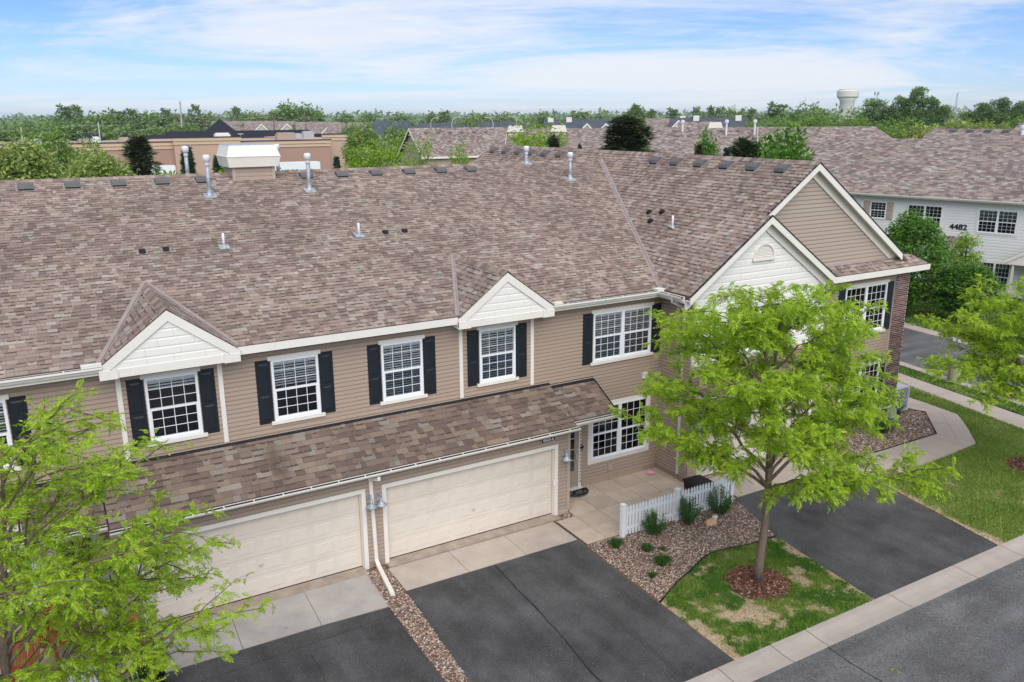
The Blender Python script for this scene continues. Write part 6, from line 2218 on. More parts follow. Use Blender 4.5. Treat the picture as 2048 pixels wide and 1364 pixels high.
siding(WWH, -5.2, 15.6, .05, 5.55, wops + [(10.3, 12.5, 0, 2.2)], .18, m_white_sd, .022)
pieces('siding_board', 'board', [b for b, _ in BOARDS], m_white_sd, wh, 110, 'siding_field')
BOARDS = hold
keep_sh = sh
sh = G(); wall_back(WWH, -5.2, 15.6, 0, 5.6, wops); sh.build('wall', m_white_sd, wh); sh = keep_sh
g = G(); g.box(-5.2, -5.1, .05, 13, 0, 5.6); g.box(15.5, 15.6, .05, 13, 0, 5.6); g.prism([(-5.2, .1, 5.6), (-5.2, 13, 5.6), (-5.2, 6.6, 8.85)], (.1, 0, 0)); g.prism([(15.5, .1, 5.6), (15.5, 13, 5.6), (15.5, 6.6, 8.85)], (.1, 0, 0)); g.box(-5.1, 15.5, 12.9, 13, 0, 5.6); g.build('wall', m_white_sd, wh)
gutter((-5.6, -.42, WZ), (16, -.42, WZ), (0, -1, 0), parent=wh, w=.14, h=.14)
g = G(); g.box(-5.6, 16, -.42, -.39, WZ - .16, WZ - .01); g.box(-5.6, 16, -.39, 0, WZ - .17, WZ - .16); g.prism([(-5.62, -.42, WZ - .2), (-5.62, 6.6, 8.8), (-5.62, 6.6, 9.0), (-5.62, -.42, WZ)], (.03, 0, 0)); g.build('fascia_board', m_white, wh)
text('4482', (6.50, -.035, 3.92), .47, m_text_k, wh, 'house_number', ext=.015, bold=.012, sx=1.08)
slope('porch_roof', m_roof_far2, wh, (4.7, -1.2, 2.75), (7.1, -1.2, 2.75), (7.1, 0, 3.35), (4.7, 0, 3.35))
g = G(); g.box(4.7, 7.1, -1.22, -1.19, 2.58, 2.73); g.build('fascia_board', m_white, wh)
# entrance gable at the right
sl_ = .62
slope('entrance_roof', m_roof_far2, wh, (9.62, .2, 2.42), (9.62, -1.6, 2.42), (11.4, -1.6, 3.5), (11.4, .2, 3.5))
slope('entrance_roof', m_roof_far2, wh, (13.2, -1.6, 2.42), (13.2, .2, 2.42), (11.4, .2, 3.5), (11.4, -1.6, 3.5))
g = G(); g.prism([(9.62, -1.62, 2.40), (11.4, -1.62, 3.48), (11.4, -1.62, 3.26), (9.62, -1.62, 2.18)], (0, .03, 0)); g.prism([(13.2, -1.62, 2.40), (13.2, -1.62, 2.18), (11.4, -1.62, 3.26), (11.4, -1.62, 3.48)], (0, .03, 0)); g.prism([(9.8, -1.55, 2.3), (13.0, -1.55, 2.3), (11.4, -1.55, 3.3)], (0, .03, 0)); g.box(9.7, 13.1, -1.56, -1.5, 2.2, 2.38); g.build('entrance_gable', m_white, wh)
g = G(); g.box(10.1, 10.22, -1.5, -1.38, 0, 2.25); g.build('entrance_post', m_gdoor, wh); g = G(); g.box(12.6, 12.72, -1.5, -1.38, 0, 2.25); g.build('entrance_post', m_gdoor, wh); g = G(); g.box(10.22, 12.6, -.06, -.03, 0, 2.2); g.build('entrance_door', m_gdoor, wh)
m_copper = mat('copper_lamp', lin(150, 92, 66), .5)
g = G(); g.lathe([(.02, .16), (.09, .05), (.13, -.08), (.10, -.12)], (9.82, -.16, 1.88), 8); g.box(9.77, 9.87, -.10, -.03, 1.8, 2.0); g.build('wall_lantern', m_copper, wh)
# flues on the white house
for (x, y) in ((5.9, 12.9), (6.9, 13.2)):
    g = G(); g.lathe([(.12, 0), (.12, .9), (.2, .95), (.2, 1.15), (.05, 1.2)], (x, y, 8.7), 10); g.build('flue_pipe', m_cap, wh)
g = G(); g.box(8.2, 11.0, 12.6, 13.8, 8.6, 9.9); g.build('chimney', m_white, wh)
for i in range(5):
    x = .9 + i * 1.2
    g = G(); g.prism([(x, 13.2, 9.36), (x + .42, 13.2, 9.36), (x + .42, 13.2, 9.52), (x, 13.2, 9.52)], (0, .4, .1)); g.build('roof_vent', m_vent, wh)

# pots by the white house
for (lx, ly, s) in ((8.3, -1.0, .35), (8.9, -1.3, .28)):
    p = wh.matrix_basis @ Vector((lx, ly, 0))
    t = thing('flower_pot', 'terracotta pot by the lower window of the white house' if s > .3 else 'smaller terracotta pot by the lower window of the white house', 'pot', (p.x, p.y, 0))
    g = G(); g.lathe([(s * .65, 0), (s * .95, s * 1.5), (s * 1.1, s * 1.5), (s * 1.1, s * 1.75), (s * .9, s * 1.75), (s * .85, s * 1.5)], n=12); g.build('pot', m_terra, t)
    o = put('foliage', crown('potbush', 0)[0], t); o.scale = (s * 1.3, s * 1.3, s); o.location = (0, 0, s * 1.5)

# --- middle distance: tan townhouses with hipped and gabled shingle roofs
def mid_house(name, label, x, y, rz, L, Dp, eave, ridge, parts, wall_m, roof_m, wins=(), hip=(0, 0), trim=True):
    h = thing(name, label, 'house', (x, y, 0), rz)
    hl, hr = hip
    slope('roof', roof_m, h, (-L / 2, -Dp / 2, eave), (L / 2, -Dp / 2, eave), (L / 2 - hr, 0, ridge), (-L / 2 + hl, 0, ridge))
    slope('roof', roof_m, h, (L / 2, Dp / 2, eave), (-L / 2, Dp / 2, eave), (-L / 2 + hl, 0, ridge), (L / 2 - hr, 0, ridge))
    e = .35
    g = G(); g.box(-L / 2 + e, L / 2 - e, -Dp / 2 + e, Dp / 2 - e, 0, eave - .05)
    if not hl: g.prism([(-L / 2 + e, -Dp / 2 + e, eave - .05), (-L / 2 + e, Dp / 2 - e, eave - .05), (-L / 2 + e, 0, ridge - .2)], (.1, 0, 0))
    if not hr: g.prism([(L / 2 - e, -Dp / 2 + e, eave - .05), (L / 2 - e, 0, ridge - .2), (L / 2 - e, Dp / 2 - e, eave - .05)], (-.1, 0, 0))
    g.build('wall', wall_m, h)
    for s, hh in ((-1, hl), (1, hr)):
        if hh:
            a_, b_ = ((-L / 2, Dp / 2, eave), (-L / 2, -Dp / 2, eave)) if s < 0 else ((L / 2, -Dp / 2, eave), (L / 2, Dp / 2, eave))
            t_ = (s * (L / 2 - hh), 0, ridge)
            u = unit(np.array(b_) - np.array(a_)); v = np.array(t_) - np.array(b_); v = v - u * (v @ u)
            uv_face([a_, b_, t_], 'roof', roof_m, h, u, v)
        elif trim:
            g = G()
            for q in (-1, 1):
                g.prism([(s * L / 2, 0, ridge - .02), (s * L / 2, q * Dp / 2, eave - .02), (s * L / 2, q * Dp / 2, eave - .3), (s * L / 2, 0, ridge - .32)], (s * .04, 0, 0))
            g.build('rake_board', m_white, h)
    g = G(); g.box(-L / 2, L / 2, -Dp / 2 - .03, -Dp / 2, eave - .25, eave - .02); g.build('fascia_board', m_white, h)
    for (face, p, z0, z1, w_, sh_) in wins:
        fr = G(); pn = G(); st = G()
        def bx(gg, a, b, d0, d1, za, zb):
            if face == 'f': gg.box(a, b, -Dp / 2 + e - d1, -Dp / 2 + e - d0, za, zb)
            else: gg.box(-L / 2 + e - d1, -L / 2 + e - d0, a, b, za, zb)
        bx(fr, p - w_ / 2 - .1, p - w_ / 2, 0, .05, z0 - .1, z1 + .1); bx(fr, p + w_ / 2, p + w_ / 2 + .1, 0, .05, z0 - .1, z1 + .1); bx(fr, p - w_ / 2, p + w_ / 2, 0, .05, z1, z1 + .1); bx(fr, p - w_ / 2, p + w_ / 2, 0, .05, z0 - .1, z0)
        bx(fr, p - .03, p + .03, .01, .045, z0, z1); bx(fr, p - w_ / 2, p + w_ / 2, .012, .043, (z0 + z1) / 2 - .03, (z0 + z1) / 2 + .03)
        f_ = fr.build('window', m_vinyl, h)
        bx(pn, p - w_ / 2, p + w_ / 2, .0, .02, z0, z1); pn.build('pane', m_farglass, f_)
        if sh_:
            bx(st, p - w_ / 2 - .52, p - w_ / 2 - .12, 0, .06, z0 - .1, z1 + .1); bx(st, p + w_ / 2 + .12, p + w_ / 2 + .52, 0, .06, z0 - .1, z1 + .1); st.build('shutters', m_shutter, h)
    return h
m_farglass = mat('far_glass', (.06, .075, .09), .08, spec=.6)
m_tanwall = mat('far_tan_wall', (.42, .34, .275), .7, var=.05)
m_greywall = mat('far_pale_wall', (.52, .49, .45), .7, var=.05)
m_whitewall = mat('far_white_wall', (.68, .67, .64), .7, var=.04)
def vents_row(h, xs, y, z):
    for x in xs:
        g = G(); g.prism([(x - .2, y, z), (x + .2, y, z), (x + .2, y, z + .2), (x - .2, y, z + .2)], (0, .35, .08)); g.build('roof_vent', m_vent, h)

b1 = mid_house('townhouse', 'tan gabled townhouse end showing two black shuttered windows behind the light green trees', 40.0, 72.3, R(-5), 14, 9, 6.4, 9.45, None, m_tanwall, m_roof_far2,
               wins=(('l', 1.6, 3.6, 5.2, 1.5, True), ('l', -2.4, 3.6, 5.2, 1.5, True)))
vents_row(b1, [-5.2, -3.7, -2.2, -.7, .8, 2.3], -1.0, 8.75)
b2 = mid_house('townhouse', 'tan townhouse wing with hipped roof right of the gabled end', 45.5, 63.0, R(-20), 15, 13, 5.9, 9.35, None, m_tanwall, m_roof_far2, hip=(5, 0), wins=(('f', -4.6, 3.4, 4.9, 1.3, True), ('f', -2.0, 3.4, 4.9, 1.3, True)))
vents_row(b2, [0, 1.4, 2.8, 4.2, 5.6], -.9, 8.75)
for (gx, gl) in ((-5.6, 2.2), (-.6, 2.2)):
    g = G(); g.prism([(gx - 1.3, -6.7, 5.9), (gx, -6.7, 7.1), (gx + 1.3, -6.7, 5.9)], (0, .1, 0)); g.build('dormer_face', m_greywall, b2)
    g = G(); g.prism([(gx - 1.5, -6.75, 5.8), (gx, -6.75, 7.2), (gx, -6.75, 6.95), (gx - 1.5, -6.75, 5.55)], (0, .06, 0)); g.prism([(gx + 1.5, -6.75, 5.8), (gx + 1.5, -6.75, 5.55), (gx, -6.75, 6.95), (gx, -6.75, 7.2)], (0, .06, 0)); g.build('rake_board', m_white, b2)
    slope('dormer_roof', m_roof_far2, b2, (gx - 1.5, -2.4, 5.85), (gx - 1.5, -6.7, 5.85), (gx, -6.7, 7.2), (gx, -2.4, 7.2)); slope('dormer_roof', m_roof_far2, b2, (gx + 1.5, -6.7, 5.85), (gx + 1.5, -2.4, 5.85), (gx, -2.4, 7.2), (gx, -6.7, 7.2))
b3 = mid_house('townhouse', 'long brown shingle roofed townhouse behind the big dark pine', 42.3, 44.3, R(-33), 22, 15, 5.8, 9.25, None, m_tanwall, m_roof_far2, hip=(0, 5))
vents_row(b3, [4.5, 5.6, 6.7], -1.0, 8.7)
m_tank0 = mat('hood_paint', (.62, .58, .51), .6)
def hood(par, x, y, z):
    g = G(); g.add([(x - .75, y - .6, z), (x + .75, y - .6, z), (x + .75, y + .6, z), (x - .75, y + .6, z), (x - .58, y - .42, z + .58), (x + .58, y - .42, z + .58), (x + .58, y + .42, z + .58), (x - .58, y + .42, z + .58), ],
                   [(3, 2, 1, 0), (4, 5, 6, 7), (0, 1, 5, 4), (1, 2, 6, 5), (2, 3, 7, 6), (3, 0, 4, 7)]); g.box(x - .65, x + .65, y - .45, y + .45, z - 1.0, z)
    g.build('chimney_hood', m_tank0, par)
hood(b3, -10.2, 0, 9.3); hood(b3, -6.2, 0, 9.3)
b4 = mid_house('townhouse', 'brown shingle roofed townhouse with white flues behind the slim maple', 58.6, 46.8, R(-40), 21, 14, 6.0, 9.5, None, m_tanwall, m_roof_far2)
vents_row(b4, [-8, -6.4, -4.8, -3.2, -1.6, 0, 1.6, 3.2, 4.8], -1.0, 8.95)
hood(b4, -2.2, .4, 9.4)
for x in (-5.6, 1.6, -1.2):
    g = G(); g.lathe([(.1, 0), (.1, 1.2), (.2, 1.25), (.2, 1.5), (.05, 1.55)], (x, -1.6, 8.7), 8); g.build('flue_pipe', m_cap, b4)
b5 = mid_house('townhouse', 'brown hipped townhouse showing one black shuttered window left of the white house', 61.0, 35.8, R(-45), 15, 12, 6.1, 9.6, None, m_tanwall, m_roof_far2, hip=(0, 4.5), wins=(('f', 1.9, 3.2, 5.0, .8, True),))

# --- far houses
def far_house(label, x, y, rz, L, Dp, eave, ridge, roof_m, wall_m, gables=(), chim=(), name='house', group=None, gw=2.2, gh=2.2):
    h = thing(name, label, 'house', (x, y, 0), rz, group)
    slope('roof', roof_m, h, (-L / 2, -Dp / 2, eave), (L / 2, -Dp / 2, eave), (L / 2, 0, ridge), (-L / 2, 0, ridge)); slope('roof', roof_m, h, (L / 2, Dp / 2, eave), (-L / 2, Dp / 2, eave), (-L / 2, 0, ridge), (L / 2, 0, ridge))
    g = G(); g.box(-L / 2 + .3, L / 2 - .3, -Dp / 2 + .4, Dp / 2 - .4, 0, eave)
    for s in (-1, 1): g.prism([(s * (L / 2 - .3), -Dp / 2 + .4, eave), (s * (L / 2 - .3), Dp / 2 - .4, eave), (s * (L / 2 - .3), 0, ridge - .15)], (-s * .1, 0, 0))
    g.build('wall', wall_m, h)
    for gx in gables:
        zt = eave + gh
        g = G(); g.prism([(gx - gw, -Dp / 2 - .6, eave - .3), (gx + gw, -Dp / 2 - .6, eave - .3), (gx, -Dp / 2 - .6, zt - .15)], (0, .1, 0)); g.box(gx - gw + .2, gx + gw - .2, -Dp / 2 - .55, -Dp / 2 + .4, 0, eave - .3); g.build('gable', wall_m, h)
        slope('gable_roof', roof_m, h, (gx - gw - .3, 0, eave - .2), (gx - gw - .3, -Dp / 2 - .8, eave - .2), (gx, -Dp / 2 - .8, zt), (gx, 0, zt)); slope('gable_roof', roof_m, h, (gx + gw + .3, -Dp / 2 - .8, eave - .2), (gx + gw + .3, 0, eave - .2), (gx, 0, zt), (gx, -Dp / 2 - .8, zt))
        g = G()
        for s in (-1, 1): g.prism([(gx, -Dp / 2 - .85, zt + .02), (gx + s * (gw + .3), -Dp / 2 - .85, eave - .18), (gx + s * (gw + .3), -Dp / 2 - .85, eave - .6), (gx, -Dp / 2 - .85, zt - .42)], (0, .06, 0))
        g.build('rake_board', m_white, h)
        f = G(); f.box(gx - .5, gx + .5, -Dp / 2 - .66, -Dp / 2 - .57, eave - 2.2, eave - .8); f.build('window', m_farglass, h)
    for cx_ in chim:
        g = G(); g.box(cx_ - .6, cx_ + .6, -1.0, .0, eave, ridge + .45); g.build('chimney', m_white, h)
    for wx in np.arange(-L / 2 + 2, L / 2 - 1, 3.4):
        g = G(); g.box(wx - .55, wx + .55, -Dp / 2 + .33, -Dp / 2 + .42, eave - 2.3, eave - .8); g.build('window', m_farglass, h)
    return h
far_house('dark roofed row house with three small white gables and white chimneys far behind the pine', 104.1, 135.6, R(-36), 22, 10, 7.0, 10.0, m_roof_dark, m_greywall, (-1.5, 2.5, 7.5), (-9.5, -5.5, 9.5))
far_house('brown roofed row house between two dark roofed ones far behind', 114.8, 126.0, R(-40), 12, 10, 7.2, 10.1, m_roof_far2, m_greywall, (), (-4.5, 4.5))
far_house('dark roofed house with one big white gable far right of the pine', 119.5, 116.5, R(-42), 16, 10, 7.0, 10.2, m_roof_dark, m_whitewall, (-6,), (-2.5, 6), gw=2.6, gh=2.8)
far_house('low wide dark roofed building left of the row houses', 91.0, 166.0, R(-27), 28, 12, 6.6, 9.3, m_roof_dark, m_greywall, (2,), (), gw=1.4, gh=1.4)
far_house('dark roofed house with a small white gable behind the light green tree', 104.2, 181.6, R(-29), 14, 10, 6.4, 9.3, m_roof_dark, m_whitewall, (3,), ())
far_house('long low dark roofed building behind the white flues', 112.7, 102.2, R(-45), 26, 12, 5.2, 8.2, m_roof_dark, m_greywall, (), ())
far_house('pale hipped house showing a white gable behind the right hand maple', 107.5, 106.0, R(-45), 8, 8, 6.6, 9.5, m_roof_far2, m_whitewall, (-1.5,), ())
far_house('small dark roofed house left of the tall poplars', 140.5, 116.7, R(-47), 14, 10, 5.4, 8.0, m_roof_dark, m_tanwall, (), ())
far_house('tan house with twin white gables left of the dark skyline clump', 48.5, 225.0, R(-13), 15, 10, 7.0, 9.9, m_roof_far2, m_greywall, (-5,), ())
far_house('tan house with two bright gables below the dark skyline clump', 55.3, 218.3, R(-14), 14, 10, 7.0, 9.8, m_roof_far2, m_greywall, (-2.6, 4), ())
far_house('tan roofed house right of the dark skyline clump', 62.6, 200.5, R(-17), 11, 10, 6.8, 9.6, m_roof_far2, m_greywall, (3,), ())
far_house('tan roofed house with white peak before the tall green tree', 68.7, 193.2, R(-19), 11, 10, 6.8, 9.4, m_roof_far2, m_greywall, (4,), ())
far_house('grey roofed house half hidden among far left trees', 8.2, 219.7, R(-3), 9, 9, 5.2, 8.0, m_roof_far2, m_whitewall, (-2,), ())
far_house('small grey roofed house right of the half hidden one', 14.8, 219, R(-5), 8, 9, 5.4, 8.0, m_roof_far2, m_tanwall, (), ())
far_house('steep dark roofed house behind the fresh tree', 66.5, 160.0, R(-22), 8, 8, 6.0, 9.9, m_roof_dark, m_tanwall, (), ())
far_house('dark slate roofed house behind the gabled townhouse', 75.6, 160.5, R(-24), 20, 10, 6.0, 8.7, m_roof_dark, m_tanwall, (-7,), ())

# --- the long store
m_store = mat('store_wall', lin(168, 136, 120), .8, var=.05, scale=.3)
m_store2 = mat('store_wall_pale', lin(188, 158, 138), .8, var=.04, scale=.3)
m_cornice = mat('store_cornice', lin(206, 178, 148), .8)
m_storeroof = mat('store_roof', lin(172, 152, 142), .9, var=.08, scale=.15)
m_navy = mat('navy_parapet', (.022, .026, .038), .7)
m_redbase = mat('red_brick_base', lin(140, 88, 74), .85)
st = thing('store', 'long low tan store with flat roof and dark parapet with one peak', 'store', (22, 118, 0))
ox, oy = 22, 118
def sec(x0, x1, z, y0, wall_m, base=False, y1=None):
    g = G(); g.box(x0 - ox, x1 - ox, y0 - oy, (y1 or 160) - oy, 0, z - 1.1); g.build('wall', wall_m, st)
    g = G(); g.box(x0 - .1 - ox, x1 + .1 - ox, y0 - .12 - oy, y0 + .3 - oy, z - 1.1, z - .6); g.box(x0 - .2 - ox, x1 + .2 - ox, y0 - .25 - oy, y0 + .3 - oy, z - .6, z - .12); g.build('cornice', m_cornice, st)
    g = G(); g.box(x0 - .3 - ox, x1 + .3 - ox, y0 - .35 - oy, y0 + .4 - oy, z - .12, z); g.build('coping', m_navy, st)
    if base:
        g = G(); g.box(x0 - ox, x1 - ox, y0 - .06 - oy, y0 - oy, 0, 2.4); g.build('wall_base', m_redbase, st)
sec(-14, 14.25, 7.38, 118, m_store); sec(14.25, 23.8, 7.98, 117, m_store2); sec(23.8, 38.4, 7.25, 118, m_store, True); sec(37.9, 44.7, 8.1, 119.5, m_store2, True)
g = G(); g.box(-14 - ox, 38 - ox, 118.4 - oy, 160 - oy, 6.3, 6.75); g.build('flat_roof', m_storeroof, st)
g = G()
g.box(19.4 - ox, 47.5 - ox, 158 - oy, 159 - oy, 6.7, 8.25); g.box(12.5 - ox, 19.4 - ox, 158.2 - oy, 158.8 - oy, 6.7, 7.6); g.box(47.5 - ox, 55 - ox, 158.2 - oy, 158.8 - oy, 6.7, 7.4)
g.prism([(26.7 - ox, 158.02 - oy, 8.25), (32.4 - ox, 158.02 - oy, 8.25), (29.6 - ox, 158.02 - oy, 10.5)], (0, .9, 0)); g.box(4 - ox, 8 - ox, 157 - oy, 158 - oy, 6.7, 7.9)
g.build('parapet', m_navy, st)
g = G(); g.box(20.3 - ox, 23 - ox, 116.9 - oy, 117 - oy, 2.6, 5.2); lo = g.build('loading_door', m_whitewall, st)
for (x, y, w, h_, c) in ((34, 128, 3.2, 1.3, m_storeroof), (38, 136, 2.0, 1.0, m_steel), (26, 140, 2.6, 1.2, m_whitewall), (41.5, 140, 2.0, 1.3, m_steel), (3, 126, 1.8, .9, m_storeroof), (4.6, 127, 1.2, 1.1, m_whitewall), (8.2, 124, 1.6, 1.0, m_storeroof), (-3.4, 124, 1.6, 1.0, m_steel)):
    g = G(); g.box(x - w / 2 - ox, x + w / 2 - ox, y - .8 - oy, y + .8 - oy, 6.75, 6.95 + h_ * .8); g.box(x - w / 2 + .2 - ox, x + w / 2 - .2 - ox, y - .6 - oy, y + .6 - oy, 6.95 + h_ * .8, 6.95 + h_); g.build('rooftop_unit', c, st)
g = G(); g.lathe([(.02, 0), (.5, .05), (.62, .2)], (35.5 - 4 - ox, 150 - oy, 7.6), 10); g.tube([(31.5 - ox, 150 - oy, 6.7), (31.5 - ox, 150 - oy, 7.7)], .05, 5); g.build('roof_dish', m_whitewall, st)

# trailers parked at the store
def trailer(label, x, y, rz, L, lettered):
    t = thing('box_trailer', label, 'trailer', (x, y, 0), rz)
    g = G(); g.box(-L / 2, L / 2, -1.25, 1.25, 1.2, 4.15); g.build('body', m_whitepaint, t)
    g = G(); g.box(L / 2, L / 2 + .08, -1.2, 1.2, 1.3, 4.05); g.box(L / 2 + .08, L / 2 + .12, -.05, .05, 1.3, 4.05); g.build('rear_door', m_steel, t)
    for wx in (L / 2 - 1.2, L / 2 - 2.4):
        for s in (-1, 1):
            g = G(); g.tube([(wx, s * 1.0, .5), (wx, s * 1.25, .5)], .5, 12); g.build('wheel', m_black, t)
    g = G(); g.box(-L / 2 + 1, -L / 2 + 1.2, -1, 1, 0, 1.2); g.box(-L / 2 + .3, L / 2 - .3, -.5, .5, 1.0, 1.2); g.build('landing_gear', m_black, t)
    if lettered:
        m_green = mat('green_lettering', (.02, .25, .10), .5)
        text('Sysco', (-.6, -1.27, 2.9), 1.5, m_green, t, 'lettering', ext=.01, bold=.02)
        g = G(); g.box(-1.9, 1.0, -1.262, -1.252, 1.75, 1.95); g.build('stripe', m_green, t)
    return t
trailer('white box trailer with grey rear doors between dark pine and spruce', 9.2, 112.0, R(-4), 8, False)
trailer('white box trailer with green lettering right of the cream chimney hood', 29.6, 110.5, R(-3), 8.5, True)
t = thing('van', 'small white van roof low before the store end', 'van', (38.2, 113, 0), R(10))
g = G(); g.prism([(-2.4, -1, .4), (2.4, -1, .4), (2.4, -1, 1.2), (1.5, -1, 2.4), (-2.4, -1, 2.5)], (0, 2, 0)); g.build('body', m_whitepaint, t)
for wx in (-1.5, 1.5):
    for s in (-1, .78):
        g = G(); g.tube([(wx, s, .38), (wx, s + .22, .38)], .38, 10); g.build('wheel', m_black, t)
g = G(); g.prism([(2.42, -.9, 1.25), (2.42, .9, 1.25), (1.56, .9, 2.36), (1.56, -.9, 2.36)], (.02, 0, .02)); g.build('windscreen', m_farglass, t)

# --- water towers, masts, poles, street lamps
m_tank = mat('tank_paint', (.66, .63, .57), .6)
def water_tower(label, x, y, z, r, s):
    t = thing('water_tower', label, 'water tower', (x, y, 0))
    g = G(); g.lathe([(s * 1.15, 0), (s, z * .1), (s, z * .66), (r * .86, z * .74)], n=28); g.build('stem', m_tank, t, True)
    g = G(); g.lathe([(r * .80, z * .725), (r, z * .775), (r, z * .92), (r * .86, z * .955), (r * .45, z * .985), (.5, z)], n=32); g.build('tank', m_tank, t, False)
    g = G(); g.lathe([(r * .86, z * .952), (r * .87, z * .972), (r * .85, z * .972)], n=24); g.tube([(0, 0, z), (0, 0, z + 2)], .12, 5); g.build('railing', m_tank, t)
water_tower('large white water tower standing over the trees at right', 679.8, 531.9, 34.5, 9.9, 6.6)
water_tower('tiny far water tower left of the large one', 2300.7, 1898.5, 32.5, 10, 5.5)
def mast(name, label, cat, x, y, h, w, lattice, head):
    t = thing(name, label, cat, (x, y, 0))
    g = G()
    if lattice:
        for k in range(3):
            a = k * 2.094
            g.tube([(w * math.cos(a), w * math.sin(a), 0), (w * .4 * math.cos(a), w * .4 * math.sin(a), h)], w * .13, 4)
        nb = 18
        for i in range(nb):
            q = 1 - .6 * i / nb; q2 = 1 - .6 * (i + 1) / nb
            for k in range(3):
                a, b = k * 2.094, (k + 1) * 2.094
                g.tube([(w * q * math.cos(a), w * q * math.sin(a), h * i / nb), (w * q2 * math.cos(b), w * q2 * math.sin(b), h * (i + 1) / nb)], w * .07, 3, False)
    else:
        g.tube([(0, 0, 0), (0, 0, h)], [w, w * .5], 8)
    g.build('mast', m_steel, t)
    if head:
        for k in range(3):
            a = k * 2.094
            for dz in (0, -5.5):
                g = G(); g.box(2.0 * math.cos(a) - .5, 2.0 * math.cos(a) + .5, 2.0 * math.sin(a) - .5, 2.0 * math.sin(a) + .5, h - 3 + dz, h + dz); g.build('antenna', m_steel, t)
mast('cell_mast', 'thin antenna mast beside the tall poplars', 'mast', 711.4, 523.9, 31.1, .55, False, True)
mast('lattice_mast', 'thin lattice mast left of the right edge poplars', 'mast', 750.4, 467.9, 29.5, 1.6, True, False)
def pole(label, x, y, h, m, arm=True, r=.16, lean=0.0):
    t = thing('utility_pole', label, 'utility pole', (x, y, 0))
    g = G(); g.tube([(0, 0, 0), (lean, 0, h)], [r, r * .6], 8); g.build('shaft', m, t)
    if arm:
        g = G(); g.beam((-1.2 + lean, 0, h - .6), (1.2 + lean, 0, h - .6), .12, .14); g.build('crossarm', m, t)
        for x_ in (-1.1, 0, 1.1):
            g = G(); g.lathe([(.05, 0), (.08, .12), (.04, .2)], (x_ + lean, 0, h - .5), 6); g.build('insulator', m_steel, t)
    return t
m_polew = mat('wood_pole', lin(112, 92, 80), .9); m_poleg = mat('pale_pole', lin(190, 190, 188), .7)
pole('pale short pole above the leftmost willow', -5.3, 111.2, 9.7, m_poleg, False, .12)
pole('wooden utility pole among far left trees', 7.6, 180.7, 9.6, m_polew)
pole('pale short pole above the store roof at left', 4.7, 120.7, 10.2, m_poleg, False, .12)
pole('tall grey leaning steel pole highest over the store', 30.2, 208.2, 14.7, m_steel, False, .30, .5)
pole('brown utility pole left of the tall steel pole', 26.2, 188.6, 11.6, m_polew)
pole('dark utility pole right of the tall steel pole', 30.3, 177.7, 10.6, m_polew)
pole('brown utility pole before the twin gabled tan houses', 47.1, 184.2, 11.4, m_polew)
pole('brown utility pole by the tan house right of the dark clump', 57.0, 191.8, 11.2, m_polew)
pole('thin far pole on the middle skyline', 91.4, 222.0, 12.6, m_polew)
def wire(label, pts):
    g = G()
    for a, b in zip(pts[:-1], pts[1:]):
        a, b = np.array(a, float), np.array(b, float)
        P_ = [a + (b - a) * t + np.array([0, 0, -4 * .8 * t * (1 - t)]) for t in np.linspace(0, 1, 9)]
        g.tube(P_, .022, 3, False)
    o = g.build('overhead_wire', m_poleg); tag(o, label, 'wire')
wire('upper overhead wire strung along the utility poles over the store', [(-40, 172, 8.6), (7.6, 180.7, 9.4), (26.2, 188.6, 11.3), (47.1, 184.2, 11.1), (57.0, 191.8, 10.9), (91.4, 200.0, 11.3), (140, 196, 11.2), (190, 170, 11.0), (230, 120, 11)])
wire('lower overhead wire just above the store roof', [(-40, 168, 7.2), (7.0, 176, 8.0), (26, 184, 9.8), (47, 180.2, 10.2), (57, 187, 9.8), (91, 195, 10.2)])
def street_lamp(label, x, y, h, rz):
    t = thing('street_lamp', label, 'street lamp', (x, y, 0), rz, 'curved street lamps behind the tan houses')
    g = G(); P_ = [(0, 0, 0), (0, 0, h - 1.0)] + [(.7 * (1 - math.cos(a)), 0, h - 1.0 + 1.0 * math.sin(a)) for a in np.linspace(.2, R(90), 6)] + [(1.1, 0, h - .02)]
    g.tube(P_, [.09] + [.055] * 8, 6); g.build('pole', m_poleg, t)
    g = G(); g.lathe([(.05, .08), (.24, 0), (.18, -.08)], (1.15, 0, h), 8); g.build('lamp_head', m_poleg, t)
street_lamp('leftmost pale street lamp over the gabled townhouse roof', 56.4, 117.3, 10.5, R(-25))
street_lamp('second curved street lamp from the left over the ridge', 46.4, 88.8, 10.6, R(-25))
street_lamp('third curved street lamp from the left, arm turned left', 56.3, 94.9, 10.55, R(150))
street_lamp('rightmost curved street lamp, behind the wide light tree', 59.4, 93.2, 10.7, R(150))

